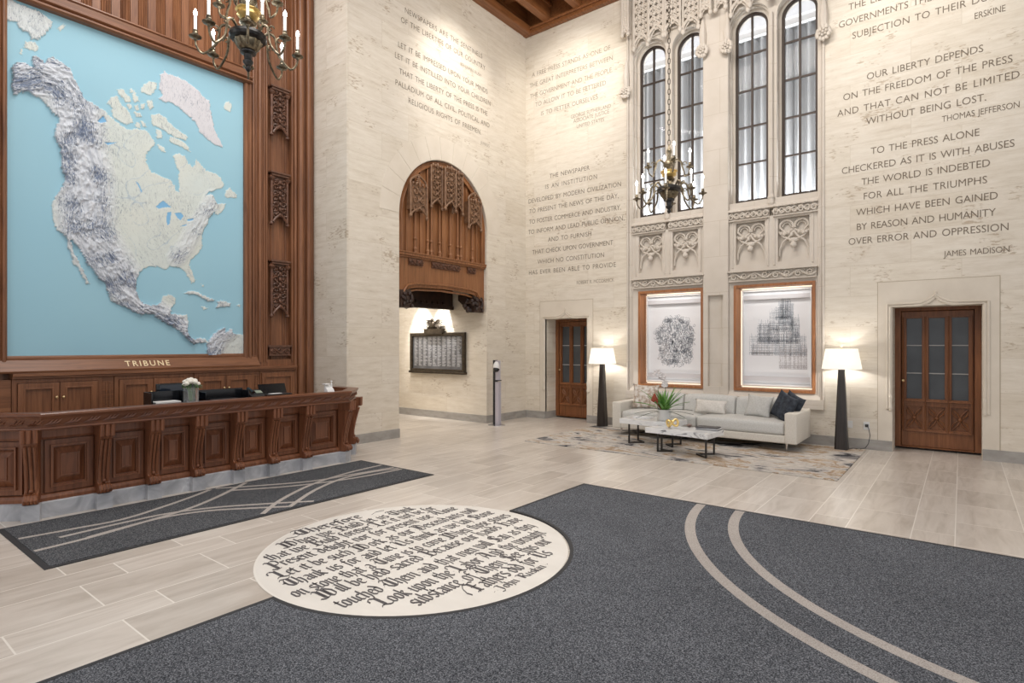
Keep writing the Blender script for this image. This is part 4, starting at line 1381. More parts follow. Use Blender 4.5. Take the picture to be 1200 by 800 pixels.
FX = PW + 0.09
for y0, y1, lab in ((1.62, 2.48, 'oak cupboard with two panelled doors under the left part of the map'), (2.61, 3.48, 'oak cupboard with two panelled doors under the gilt lettering of the map board'),
                    (3.56, 4.42, 'oak cupboard with two panelled doors behind the vase and the long black tray')):
    root = thing('wall_cupboard', (PW, (y0 + y1) / 2, 0), lab, 'cupboard', 'cupboards under the map')
    MB().box(PW - 0.04, y0, 0.0, FX - 0.01, y1, 1.17).frame(y0, 0.42, y1, 1.17, 0.045, (FX, 0, 0), YU, ZU, (-0.03, 0, 0)).build('body', M['oak_y'], root, bevel=0.004)
    ym = (y0 + y1) / 2
    raised_door(y0 + 0.05, ym - 0.003, 0.48, 1.12, FX - 0.005, root, 1)
    raised_door(ym + 0.003, y1 - 0.05, 0.48, 1.12, FX - 0.005, root, -1)
root = thing('wall_cupboard', (PW, 4.78, 0), 'narrow single-door oak cupboard behind the black laptop, below the carved plaque', 'cupboard', 'cupboards under the map')
MB().box(PW - 0.04, 4.51, 0.0, FX - 0.01, 5.09, 1.17).build('body', M['oak_y'], root, bevel=0.004)
raised_door(4.53, 5.07, 0.48, 1.14, FX - 0.008, root, -1)
mb = MB()
for y0, y1 in ((2.48, 2.61), (3.48, 3.56), (4.42, 4.51), (-0.5, 1.62)):
    mb.box(PW - 0.04, y0 + 0.003, 0, FX - 0.015, y1 - 0.003, 1.17)
    if y1 - y0 < 0.3:
        mb.tube([(FX - 0.012, (y0 + y1) / 2 - 0.02, 0.5), (FX - 0.012, (y0 + y1) / 2 - 0.02, 1.1)], 0.012, 6)
        mb.tube([(FX - 0.012, (y0 + y1) / 2 + 0.02, 0.5), (FX - 0.012, (y0 + y1) / 2 + 0.02, 1.1)], 0.012, 6)
mb.box(PW - 0.04, 1.62, 1.172, FX + 0.025, 5.10, 1.20).box(PW - 0.04, 1.62, 1.20, FX + 0.05, 5.10, 1.238)
mb.build('cupboard_surround', M['oak_h'], wall_panelled, bevel=0.004)

# ================================================================== FRONT DESK
def build_desk():
    root = thing('reception_desk', (-6.7, 3.03, 0), 'long carved dark oak reception desk on a grey marble plinth below the map', 'desk')
    YA, YB = 1.42, 4.66
    CH = 0.42                                                          # chamfered ends

    def outline(x, grow=0.0):
        """plan of the front, travelled so that 'out' is to its right: far end first"""
        g = grow * 0.414
        return [(x - CH - 0.45, YB + CH + grow), (x - CH + g, YB + CH + grow), (x, YB + g), (x, YA - g), (x - CH + g, YA - CH - grow), (x - CH - 0.45, YA - CH - grow)]

    XF = -6.56
    ol = outline(XF)
    path = [(a, b) for a, b in ol]
    # travel direction from far end: +x, then -y ... right-hand side must be outward (+x)
    path = path[::-1]                                                  # now travelling +y along the front: right-hand side is +x
    MB().sweep([(0.06, 0.0), (0.06, 0.135), (0.045, 0.145), (-0.15, 0.145), (-0.15, 0.0)], path).build('plinth', M['marble_grey'], root)
    body = MB().sweep([(-0.02, 0.145), (-0.02, 0.82), (-0.14, 0.82), (-0.14, 0.145)], path)
    body.sweep([(0.0, 0.145), (0.035, 0.145), (0.035, 0.175), (0.02, 0.20), (0.0, 0.205), (-0.02, 0.205), (-0.02, 0.145)], path)
    body.sweep([(-0.02, 0.70), (0.012, 0.70), (0.022, 0.72), (0.022, 0.815), (-0.02, 0.815)], path)
    body.build('carcass', M['oak_desk'], root)

    # a frame of reference for anything on one face: along, out
    def face(p, q):
        p, q = Vector((*p, 0)), Vector((*q, 0))
        u = (q - p).normalized()
        return p, u, Vector((u.y, -u.x, 0)), (q - p).length

    FR = face(path[2], path[3])
    LF = face(path[1], path[2])
    RF = face(path[3], path[4])

    def bay_panel(fr, s0, s1):
        p, u, n, _ = fr
        mb = MB()
        o = p + n * 0.0
        z0, z1 = 0.215, 0.69
        mb.prism([(s0, z0), (s1, z0), (s1, z1), (s0, z1)], o + n * 0.004, u, ZU, -n * 0.03, [[(s0 + 0.045, z0 + 0.05), (s1 - 0.045, z0 + 0.05), (s1 - 0.045, z1 - 0.05), (s0 + 0.045, z1 - 0.05)]])
        a0, a1, b0, b1 = s0 + 0.04, s1 - 0.04, z0 + 0.045, z1 - 0.045
        for k, (t, d) in enumerate(((0.012, 0.024), (0.024, 0.006))):
            mb.frame(a0 + 0.012 * k, b0 + 0.012 * k, a1 - 0.012 * k, b1 - 0.012 * k, 0.013, o + n * d, u, ZU, -n * 0.03)
        # raised field with bevelled margins
        i0, i1, j0, j1 = a0 + 0.03, a1 - 0.03, b0 + 0.03, b1 - 0.03
        k0, k1, l0, l1 = i0 + 0.04, i1 - 0.04, j0 + 0.055, j1 - 0.055
        P = lambda s, z, d: o + u * s + n * d + Vector((0, 0, z))
        vs = [P(i0, j0, -0.018), P(i1, j0, -0.018), P(i1, j1, -0.018), P(i0, j1, -0.018), P(k0, l0, 0.012), P(k1, l0, 0.012), P(k1, l1, 0.012), P(k0, l1, 0.012)]
        mb.add(vs, [(0, 1, 5, 4), (1, 2, 6, 5), (2, 3, 7, 6), (3, 0, 4, 7), (4, 5, 6, 7)])
        mb.frame(k0 + 0.004, l0 + 0.006, k1 - 0.004, l1 - 0.006, 0.010, o + n * 0.022, u, ZU, -n * 0.012)
        mb.build('panel', M['oak_desk'], root)

    def bracket(o, u, n, w=0.052):
        """scrolled console: fluted shaft leaning out from a lion-paw foot to a moulded cap under the counter"""
        o, u, n = Vector(o), Vector(u), Vector(n)
        P = lambda s, d, z: o + u * s + n * d + Vector((0, 0, z))
        mb = MB()
        prof = [(0.0, 0.145), (0.10, 0.145), (0.135, 0.165), (0.145, 0.195), (0.13, 0.225), (0.095, 0.24), (0.075, 0.27), (0.075, 0.34), (0.095, 0.45), (0.125, 0.57), (0.155, 0.665), (0.165, 0.70), (0.0, 0.70)]
        mb.prism([(d, z) for d, z in prof], P(-w, 0, 0), n, ZU, u * 2 * w)
        sh = mb.build('bracket', M['oak_desk'], root, bevel=0.006)
        m2 = MB()
        for s in (-w * 0.62, 0, w * 0.62):
            m2.tube([P(s, 0.085, 0.25), P(s, 0.085, 0.34), P(s, 0.105, 0.45), P(s, 0.135, 0.57), P(s, 0.165, 0.665)], 0.013, 6)
        m2.ball(tuple(P(0, 0.10, 0.262)), (0.018, 0.018, 0.02), 8, 5)
        for s in (-0.035, -0.012, 0.012, 0.035):                      # toes of the paw
            m2.tube([P(s * 0.8, 0.09, 0.232), P(s, 0.135, 0.222), P(s * 1.1, 0.155, 0.188), P(s * 1.1, 0.15, 0.16)], [0.010, 0.016, 0.016, 0.011], 6)
        m2.build('scroll', M['oak_desk'], sh, smooth=True)
        m3 = MB()
        m3.prism([(-w * 1.15, 0.0), (w * 1.15, 0.0), (w * 1.15, 0.19), (-w * 1.15, 0.19)], P(0, 0, 0.70), u, n, (0, 0, 0.115))
        for s in (-w * 0.85, 0, w * 0.85):
            m3.tube([P(s, 0.187, 0.695), P(s, 0.192, 0.815)], 0.021, 8)
        m3.build('bracket_cap', M['oak_desk'], sh, bevel=0.004)
        m4 = MB().prism([(-w * 1.25, 0.0), (w * 1.25, 0.0), (w * 1.25, 0.125), (-w * 1.25, 0.125)], P(0, 0, 0.0), u, n, (0, 0, 0.145))
        m4.build('plinth_block', M['marble_grey'], root)

    # brackets: one on each corner, six between
    ys = [1.93, 2.36, 2.79, 3.225, 3.655, 4.09]
    p, u, n, ln = FR
    for y in ys:
        bracket(p + u * (y - path[2][1]), u, n)
    for k, (fa, fb) in enumerate(((LF, FR), (FR, RF))):
        u2 = (fa[1] + fb[1]).normalized()
        n2 = Vector((u2.y, -u2.x, 0))
        c = Vector((*path[2 + k], 0))
        bracket(c - n2 * 0.01, u2, n2)
    pr, ur, nr, lr = RF
    bracket(pr + ur * (lr - 0.06), ur, nr)
    pl, ul, nl, ll = LF
    bracket(pl + ul * 0.06, ul, nl)
    edges = [YA + 0.02] + ys + [YB - 0.02]
    for a, b in zip(edges, edges[1:]):
        bay_panel(FR, a - path[2][1] + 0.06, b - path[2][1] - 0.06)
    bay_panel(LF, 0.13, ll - 0.09)
    bay_panel(RF, 0.09, lr - 0.13)

    # counter: sloping leaf-carved edge under a flat top
    XC = -6.33
    pc = outline(XC, 0.0)[::-1]
    g = [(x, y) for x, y in pc]
    top = [(0.0, 0.925), (0.008, 0.935), (0.008, 0.952), (0.0, 0.957), (-0.72, 0.957), (-0.72, 0.92), (-0.03, 0.92)]
    MB().sweep([(-0.012, 0.905), (0.0, 0.925), (0.010, 0.933), (0.010, 0.950), (0.002, 0.957), (-0.13, 0.957), (-0.13, 0.905)], g).sweep(
        [(-0.075, 0.805), (-0.022, 0.805), (-0.014, 0.815), (-0.018, 0.828), (-0.034, 0.834), (-0.034, 0.84), (-0.016, 0.905), (-0.075, 0.905)], g).build('counter_edge', M['oak_desk_h'], root)
    # carved leaves running along the sloping edge
    def leaves(fr_p, fr_q, steps):
        p_, u_, n_, l_ = face(fr_p, fr_q)
        mb = MB()
        d = Vector((0, 0, 1)) * 0.062 + n_ * 0.018
        for i in range(steps):
            s = (i + 0.5) / steps * l_
            for k in range(3):
                f0 = Vector(p_) + u_ * (s - 0.05 + 0.02 * k) + n_ * (-0.034) + Vector((0, 0, 0.842))
                a = f0 + d * 0.08
                b = f0 + d * 0.9 + u_ * (0.07 + 0.012 * k)
                m_ = (a + b) / 2 + u_ * 0.012 + (n_ * 0.011 + Vector((0, 0, -0.004)))
                mb.tube([a, m_, b], [0.003, 0.0105, 0.003], 5)
            mb.ball(tuple(Vector(p_) + u_ * (s + 0.055) + n_ * (-0.02) + Vector((0, 0, 0.872))), (0.014, 0.016, 0.011), 6, 4)
        return mb
    for q, st in (((1, 2), 4), ((2, 3), 22), ((3, 4), 4)):
        leaves(g[q[0]], g[q[1]], st).build('carved_leaf', M['oak_desk_h'], root, smooth=True)
    # staff side: lower worktop behind the front
    MB().box(-7.25, YA - 0.1, 0.70, -6.71, YB + 0.1, 0.74).box(-7.2, YA, 0, -7.16, YB, 0.70).build('worktop', M['oak_desk_h'], root)


build_desk()

# ---- things on the desk
CT = 0.957


def vase_of_roses():
    bx, by = -6.395, 2.69
    root = thing('flower_vase', (bx, by, CT), 'clear square glass vase of white roses on the desk counter', 'vase')
    w = 0.055
    mb = MB()
    for s in (-1, 1):
        mb.box(bx + s * w, by - w, CT, bx + s * (w - 0.006), by + w, CT + 0.155)
        mb.box(bx - w + 0.006, by + s * w, CT, bx + w - 0.006, by + s * (w - 0.006), CT + 0.155)
    mb.box(bx - w + 0.006, by - w + 0.006, CT, bx + w - 0.006, by + w - 0.006, CT + 0.012)
    mb.build('glass', M['glass'], root)
    rr = random.Random(4)
    mb = MB()
    heads = []
    for i in range(13):
        a = i * 2.4
        q = 0.068 * math.sqrt(i / 13)
        heads.append((bx + q * math.cos(a), by + q * math.sin(a), CT + 0.24 - 12 * q * q + rr.uniform(-0.006, 0.01)))
    for h in heads:
        mb.tube([(bx + (h[0] - bx) * 0.3 + rr.uniform(-0.012, 0.012), by + (h[1] - by) * 0.3 + rr.uniform(-0.012, 0.012), CT + 0.014), (bx + (h[0] - bx) * 0.5, by + (h[1] - by) * 0.5, CT + 0.12), h], 0.004, 5)
    mb.build('stem', M['vase_leaf'], root)
    for h in heads:
        mb = MB()
        mb.ball(h, 0.024, 8, 5)
        for k in range(9):
            a = k * 2.4
            f = 0.35 + 0.65 * k / 9
            c = (h[0] + math.cos(a) * 0.016 * f, h[1] + math.sin(a) * 0.016 * f, h[2] + 0.012 - 0.014 * f)
            mb.ball(c, (0.017, 0.017, 0.016), 7, 4)
        mb.build('rose', M['rose'], root, smooth=True)
    mb = MB()
    for k in range(16):
        a = k * 0.9 + rr.uniform(0, 0.5)
        r0, r1 = 0.05, rr.uniform(0.085, 0.115)
        z = CT + 0.165 + rr.uniform(-0.02, 0.02)
        p0, p1 = V(bx + r0 * math.cos(a), by + r0 * math.sin(a), z), V(bx + r1 * math.cos(a), by + r1 * math.sin(a), z - 0.005)
        t = V(-math.sin(a), math.cos(a), 0.2) * 0.017
        m_ = (p0 + p1) / 2 + V(0, 0, 0.012)
        mb.add([p0, m_ - t, p1, m_ + t], [(0, 1, 2, 3)])
    mb.build('leaf', M['vase_leaf'], root)


vase_of_roses()

# dark things on the staff side's lower worktop, showing over the counter
WT = 0.742
root = thing('letter_tray', (-6.86, 2.62, WT), 'black letter rack holding papers, left of the vase behind the counter', 'tray')
mb = MB().box(-6.96, 2.44, WT, -6.74, 2.455, 1.05).box(-6.96, 2.80, WT, -6.74, 2.815, 1.05).box(-6.96, 2.455, WT, -6.945, 2.80, 1.05)
for z in (WT, 0.83, 0.92):
    mb.box(-6.945, 2.455, z, -6.74, 2.80, z + 0.008)
mb.build('case', M['black'], root, bevel=0.003)
MB().box(-6.92, 2.49, 0.9285, -6.76, 2.74, 0.945).build('paper', M['paper'], root)
root = thing('monitor', (-7.12, 2.82, WT), 'small dark computer screen standing behind the tray and the vase', 'screen')
MB().box(-7.13, 2.62, 0.90, -7.10, 3.04, 1.12).build('panel', M['black'], root, bevel=0.005)
MB().box(-7.099, 2.65, 0.92, -7.095, 3.01, 1.105).build('glass', plain('screen_glass', (0.012, 0.018, 0.03), 0.1), root)
MB().box(-7.20, 2.75, WT, -7.04, 2.91, 0.755).box(-7.145, 2.80, 0.75, -7.13, 2.86, 0.95).build('stand', M['black_matt'], root, bevel=0.003)
root = thing('desk_organizer', (-6.82, 3.22, WT), 'long low black organizer box between the vase and the laptop on the desk', 'organizer')
MB().box(-6.92, 2.99, WT, -6.905, 3.50, 1.04).box(-6.905, 2.99, WT, -6.74, 3.005, 1.02).box(-6.905, 3.485, WT, -6.74, 3.50, 1.02).box(-6.905, 3.005, WT, -6.74, 3.485, WT + 0.01).build('case', M['black'], root, bevel=0.003)
MB().box(-6.895, 3.1, WT + 0.011, -6.76, 3.4, 0.93).build('folder', M['black_matt'], root, bevel=0.004)
root = thing('desk_telephone', (-6.80, 3.60, WT), 'black desk telephone just left of the laptop', 'telephone')
MB().prism([(-0.08, 0), (0.08, 0), (0.08, 0.20), (-0.08, 0.27)], (-6.80, 3.52, WT), XU, ZU, (0, 0.17, 0)).build('body', M['black_matt'], root, bevel=0.005)
MB().tube([(-6.87, 3.55, WT + 0.285), (-6.80, 3.55, WT + 0.272), (-6.74, 3.55, WT + 0.245)], [0.02, 0.013, 0.02], 8).build('handset', M['black'], root, smooth=True)
MB().obox((-6.80, 3.645, WT + 0.243), (0.03, 0, -0.013), (0, 0.04, 0), (0.001, 0, 0.003)).build('display', plain('phone_display', (0.28, 0.33, 0.27), 0.3), root)
root = thing('laptop', (-6.82, 3.88, WT), 'open black laptop on the right part of the desk', 'laptop')
MB().box(-6.92, 3.72, WT, -6.74, 4.06, 0.93).build('riser', M['black_matt'], root, bevel=0.003)
MB().box(-6.92, 3.72, 0.931, -6.74, 4.06, 0.947).build('keyboard_half', M['black_matt'], root, bevel=0.003)
MB().prism([(-6.915, 0.947), (-6.905, 0.947), (-6.955, 1.065), (-6.965, 1.065)], (0, 3.72, 0), XU, ZU, (0, 0.36, 0)).build('lid', M['black'], root)
MB().box(-6.86, 3.80, 0.9475, -6.78, 3.95, 0.951).build('paper_slip', M['paper'], root)
root = thing('hand_sanitizer', (-6.41, 4.38, CT), 'white pump dispenser on a slanted white holder at the desk end', 'dispenser')
MB().prism([(-0.045, 0), (0.045, 0), (0.03, 0.03), (-0.045, 0.09)], (-6.405, 4.33, CT), XU, ZU, (0, 0.10, 0)).build('holder', M['white_plastic'], root, bevel=0.006)
MB().box(-6.48, 4.32, CT + 0.092, -6.405, 4.39, CT + 0.108).build('cradle', M['white_plastic'], root, bevel=0.004)
MB().lathe([(0.012, 0.0), (0.012, 0.05), (0.006, 0.055), (0.006, 0.075), (0.013, 0.08), (0.013, 0.092)], 8, (-6.42, 4.42, CT + 0.05)).build('pump', M['white_plastic'], root)

# ================================================================== CHANDELIERS
def chandelier(x, y, z0, label, chain_to):
    """z0 is the tip of the lower finial"""
    root = thing('chandelier', (x, y, z0), label, 'chandelier', 'candle chandeliers')
    c = (x, y, z0)
    MB().lathe([(0.008, 0), (0.022, 0.015), (0.03, 0.04), (0.02, 0.06), (0.045, 0.085), (0.05, 0.105), (0.035, 0.12), (0.04, 0.17), (0.075, 0.185), (0.078, 0.20), (0.06, 0.21)], 14, c).build('finial', M['chand_dark'], root, smooth=True)
    MB().lathe([(0.06, 0.205), (0.08, 0.215), (0.115, 0.26), (0.13, 0.30), (0.125, 0.31)], 24, c, 0.05, 12).build('gadrooned_bowl', M['chand'], root, smooth=True)
    MB().lathe([(0.12, 0.305), (0.165, 0.32), (0.178, 0.345), (0.168, 0.375), (0.13, 0.392), (0.10, 0.41)], 24, c).build('drum', M['chand_dark'], root, smooth=True)
    MB().lathe([(0.10, 0.405), (0.075, 0.43), (0.06, 0.46), (0.085, 0.49), (0.06, 0.515), (0.045, 0.53)], 16, c, 0.06, 8).build('baluster', M['chand'], root, smooth=True)
    MB().lathe([(0.06, 0.53), (0.085, 0.54), (0.105, 0.56), (0.10, 0.567), (0.10, 0.597), (0.118, 0.605), (0.118, 0.615), (0.085, 0.622), (0.05, 0.635)], 24, c, 0.03, 12).build('gilt_collar', M['gilt'], root, smooth=True)
    MB().lathe([(0.05, 0.63), (0.06, 0.66), (0.085, 0.70), (0.07, 0.75), (0.03, 0.78), (0.025, 0.86), (0.04, 0.89), (0.03, 0.93), (0.012, 0.97), (0.012, 1.0)], 16, c, 0.05, 8).build('upper_shaft', M['chand'], root, smooth=True)

    def arm(a, R, zr, zc, sag, big):
        ca, sa = math.cos(a), math.sin(a)
        P = lambda r, z: (x + r * ca, y + r * sa, z0 + z)
        r0 = 0.13 if big else 0.06
        mb = MB()
        pts = [P(r0, zr), P(r0 + 0.06, zr + 0.055), P(r0 + 0.115, zr + 0.03), P(r0 + 0.13, zr - 0.04), P(r0 + 0.155, zr - 0.09 - sag), P(R - 0.07, zc - 0.115 - sag * 0.3), P(R - 0.01, zc - 0.07), P(R, zc)]
        # smooth the run of points
        q = []
        for i in range(len(pts) - 1):
            p0, p1, p2, p3 = (Vector(pts[max(0, i - 1)]), Vector(pts[i]), Vector(pts[i + 1]), Vector(pts[min(len(pts) - 1, i + 2)]))
            for t in (0, 0.33, 0.66):
                q.append(0.5 * ((2 * p1) + (p2 - p0) * t + (2 * p0 - 5 * p1 + 4 * p2 - p3) * t * t + (3 * p1 - p0 - 3 * p2 + p3) * t ** 3))
        q.append(Vector(pts[-1]))
        mb.tube(q, [0.014 - 0.005 * i / len(q) for i in range(len(q))], 7)
        # leaf curl
        sp = []
        for i in range(9):
            w = i / 8 * 1.7 * PI
            k = 0.04 * (1 - i / 11)
            sp.append(P(r0 + 0.16 + k * math.cos(w), zr - 0.0 + k * math.sin(w)))
        mb.tube(sp, 0.008, 5)
        mb.ball(P(r0 + 0.06, zr + 0.06), 0.018, 6, 4)
        ar = mb.build('arm', M['chand'], root, smooth=True)
        MB().lathe([(0.012, -0.02), (0.02, 0.0), (0.055, 0.012), (0.058, 0.02), (0.03, 0.024), (0.02, 0.035), (0.026, 0.05), (0.018, 0.065), (0.022, 0.08)], 12, P(R, zc)).build('drip_cup', M['chand'], ar, smooth=True)
        MB().lathe([(0.0145, 0.075), (0.0145, 0.215), (0.01, 0.22)], 8, P(R, zc)).build('candle', M['candle'], ar, smooth=True)
        MB().lathe([(0.008, 0.22), (0.017, 0.235), (0.018, 0.25), (0.010, 0.272), (0.003, 0.287)], 8, P(R, zc)).build('bulb', M['bulb'], ar, smooth=True)

    for k in range(8):
        arm(k * PI / 4 + 0.30, 0.465, 0.37, 0.235, 0.06, True)
    for k in range(4):
        arm(k * PI / 2 + 0.62, 0.30, 0.72, 0.66, 0.02, False)
    # chain of oval links up to the ceiling
    mb = MB()
    z, k = z0 + 0.985, 0
    while z < chain_to:
        u_ = V(math.cos(k * PI / 2 + 0.4), math.sin(k * PI / 2 + 0.4), 0)
        mb.tube([(x + u_.x * 0.018 * math.sin(t), y + u_.y * 0.018 * math.sin(t), z + 0.045 - 0.045 * math.cos(t)) for t in [i / 8 * 2 * PI for i in range(8)]], 0.0055, 4, closed=True)
        z += 0.074
        k += 1
    mb.build('chain', M['bronze'], root)
    MB().lathe([(0.02, 0), (0.09, 0.03), (0.12, 0.08), (0.12, 0.10)], 16, (x, y, chain_to - 0.06)).build('ceiling_rose', M['bronze'], root)
    for dz, pw in ((0.5, 6), (0.95, 5)):
        lamp('chandelier_glow', 'POINT', (x, y, z0 + dz + 0.1), pw * 2.2, (1, 0.94, 0.85), shadow_soft_size=0.35)
    return root


chandelier(-3.35, 7.99, 3.47, 'chandelier on a long chain in front of the tall windows', 8.40)
chandelier(-5.63, 2.91, 4.29, 'chandelier hanging close over the desk, in front of the map', 8.40)

# ================================================================== ARCHED OAK SCREEN OVER THE PASSAGE
def arch_screen():
    XS = LW - 0.07
    root = thing('arched_screen', (XS, AC, 2.25), 'arched carved oak screen filling the upper half of the stone archway', 'screen')
    R2 = AR - 0.012
    n = (-0.10, 0, 0)
    MB().prism([(AC - R2, 3.12)] + arc(AC, AS, R2, PI, 0, 32) + [(AC + R2, 3.12)], (XS - 0.03, 0, 0), YU, ZU, (-0.06, 0, 0)).build('back_panel', M['oak_arch'], root)
    # arched rim
    rim = arc(AC, AS, R2, PI, 0, 32)
    inn = arc(AC, AS, R2 - 0.075, 0, PI, 32)
    mb = MB().prism([(AC - R2, 3.1)] + rim + [(AC + R2, 3.1), (AC + R2 - 0.075, 3.1)] + inn + [(AC - R2 + 0.075, 3.1)], (XS + 0.02, 0, 0), YU, ZU, (-0.07, 0, 0))
    for rr_ in (R2 - 0.02, R2 - 0.09):
        mb.tube([(XS + 0.02, AC - rr_, 3.15)] + [(XS + 0.02, a, b) for a, b in arc(AC, AS, rr_, PI, 0, 32)] + [(XS + 0.02, AC + rr_, 3.15)], 0.016, 6)
    mb.build('rim', M['oak_arch'], root, smooth=True)
    # uprights and colonnettes
    for yo in (-0.72, -0.42, -0.33, -0.12, 0.16, 0.36, 0.45, 0.78):
        h = AS + math.sqrt(max(0.01, (R2 - 0.08) ** 2 - yo ** 2))
        mb = MB().tube([(XS, AC + yo, 3.16), (XS, AC + yo, h)], 0.02, 8)
        mb.lathe([(0.02, 0), (0.036, 0.02), (0.03, 0.05), (0.04, 0.08), (0.022, 0.12)], 10, (XS + 0.005, AC + yo, 3.17))
        mb.lathe([(0.02, 0), (0.034, 0.03), (0.022, 0.06)], 10, (XS + 0.005, AC + yo, 3.40))
        mb.build('colonnette', M['oak_arch'], root, smooth=True)
    mb = MB()
    for yo in (-0.9, -0.57, -0.02, 0.03, 0.62, 0.92):
        h = AS + math.sqrt(max(0.01, (R2 - 0.08) ** 2 - yo ** 2))
        mb.box(XS - 0.03, AC + yo - 0.025, 3.15, XS - 0.008, AC + yo + 0.025, h)
    mb.build('muntin', M['oak_arch'], root)

    def canopy(y0, y1, zb, zt, out, facets):
        mb = MB()
        w = (y1 - y0) / facets
        rr = random.Random(int(zb * 100))
        for f in range(facets):
            d = out if facets == 1 or f == 1 else out * 0.55
            c = y0 + (f + 0.5) * w
            mb.box(XS - 0.02, y0 + f * w + 0.012, zb + 0.13, XS + d - 0.03, y0 + (f + 1) * w - 0.012, zt - 0.02)
            z = zb + 0.17
            k = 0
            while z < zt - 0.06:
                for s in (-1, 1):
                    sp = []
                    for i in range(9):
                        a = s * (i / 8 * 2 * PI) + k
                        q = w * (0.2 - 0.15 * i / 8)
                        sp.append((XS + d - 0.012, c + s * w * 0.22 + q * math.cos(a), z + q * math.sin(a)))
                    mb.tube(sp, 0.011, 5)
                mb.ball((XS + d, c, z), (0.02, 0.022, 0.03), 6, 4)
                z += w * 0.36
                k += 1
            for s in (-1, 1):                                         # ogee mouth
                mb.tube([(XS + d - 0.01, c + s * w * 0.46 * (1 - q), zb + 0.05 + 0.12 * q ** 0.7) for q in [i / 6 for i in range(7)]], 0.016, 6)
            for s in (-0.5, 0.5):
                yy = c + s * w
                mb.tube([(XS + d - 0.02, yy, zb + 0.05), (XS + d - 0.02, yy, zt)], 0.018, 6)
                mb.lathe([(0.008, -0.02), (0.03, 0.0), (0.034, 0.025), (0.02, 0.05)], 8, (XS + d - 0.02, yy, zb))
            if facets == 1:                                           # leafy ogee crest
                for s in (-1, 1):
                    mb.tube([(XS + d - 0.03, c + s * w * 0.5 * (1 - q) * (1 + 0.3 * math.sin(PI * q)), zt + 0.17 * q ** 0.8) for q in [i / 6 for i in range(7)]], 0.02, 6)
                for i in range(5):
                    mb.ball((XS + d - 0.03, c, zt + 0.02 + i * 0.035), (0.03, 0.075 * (1 - i / 5), 0.025), 6, 4)
            for q in range(5):
                mb.ball((XS + d, y0 + f * w + (q + 0.5) / 5 * w, zt), (0.025, 0.022, 0.03 + (0.03 if q == 2 else 0)), 6, 4)
        mb.build('canopy', M['oak_tracery'], root, smooth=True)

    canopy(AC - 0.40, AC + 0.42, 4.03, 4.80, 0.18, 3)
    canopy(AC - 0.92, AC - 0.54, 3.78, 4.36, 0.13, 1)
    canopy(AC + 0.56, AC + 0.92, 3.80, 4.36, 0.13, 1)
    # rail with carved frieze
    mb = MB().box(XS - 0.06, AC - R2, 3.11, XS + 0.06, AC + R2, 3.17).box(XS - 0.06, AC - R2, 3.08, XS + 0.035, AC + R2, 3.11)
    mb.tube([(XS + 0.06, AC - R2, 3.165), (XS + 0.06, AC + R2, 3.165)], 0.016, 6)
    mb.build('rail', M['oak_arch'], root, bevel=0.004)
    mb = MB()
    for a, b, rp in ((-0.88, -0.55, 3), (-0.33, 0.40, 6), (0.62, 0.86, 2)):
        mb.box(XS - 0.02, AC + a, 2.96, XS + 0.025, AC + b, 3.07)
        vine(mb, (XS + 0.027, AC + a, 2.96), YU, ZU, (1, 0, 0), b - a, 0.11, rp, 0.12)
    mb.build('frieze', M['oak_carved'], root)
    # apron with a flat-arched mouth, open below
    zb = 2.24
    mouth = [(AC - 0.98, zb), (AC - 0.98, 2.46), (AC - 0.90, 2.56), (AC - 0.7, 2.60), (AC, 2.625), (AC + 0.7, 2.60), (AC + 0.90, 2.56), (AC + 0.98, 2.46), (AC + 0.98, zb)]
    MB().prism([(AC - R2, zb)] + mouth + [(AC + R2, zb), (AC + R2, 3.09), (AC - R2, 3.09)], (XS, 0, 0), YU, ZU, (-0.09, 0, 0)).build('apron', M['oak_arch'], root, bevel=0.006)
    mb = MB()
    for k in range(3):
        mb.tube([(XS + 0.012 - 0.035 * k, a, b + 0.045 - 0.02 * k) for a, b in [(AC - 0.98 + 0.03 * k, zb)] + [(p + 0.03 * k * (1 if p < AC else -1), q - 0.03 * k) for p, q in mouth[1:-1]] + [(AC + 0.98 - 0.03 * k, zb)]], 0.02, 6)
    mb.build('mouth_moulding', M['oak_arch'], root, smooth=True)
    for s in (-1, 1):
        yy = AC + s * 0.93
        mb = MB().prism([(0, zb - 0.03), (0, zb + 0.22), (-0.06, zb + 0.33), (-0.45, zb + 0.33), (-0.45, zb + 0.22), (-0.14, zb - 0.03)], (XS + 0.03, yy - 0.13 - (0.02 if s < 0 else -0.02), 0), XU, ZU, (0, 0.26, 0))
        rr = random.Random(5)
        for k in range(14):
            mb.ball((XS + 0.03 - rr.uniform(0, 0.25), yy - s * 0.13 + rr.uniform(-0.03, 0.03), zb + rr.uniform(0.0, 0.22)), 0.045, 6, 4)
            mb.ball((XS + 0.04, yy + rr.uniform(-0.11, 0.11), zb + rr.uniform(0.0, 0.22)), 0.035, 6, 4)
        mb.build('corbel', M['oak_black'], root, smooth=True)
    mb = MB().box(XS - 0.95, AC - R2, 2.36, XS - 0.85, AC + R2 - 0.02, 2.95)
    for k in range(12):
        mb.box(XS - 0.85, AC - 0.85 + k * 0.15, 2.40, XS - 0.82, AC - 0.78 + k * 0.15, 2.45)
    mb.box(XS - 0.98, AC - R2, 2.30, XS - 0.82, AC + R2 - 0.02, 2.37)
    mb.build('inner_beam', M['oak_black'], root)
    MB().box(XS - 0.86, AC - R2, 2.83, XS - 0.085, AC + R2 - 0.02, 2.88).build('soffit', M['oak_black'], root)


arch_screen()

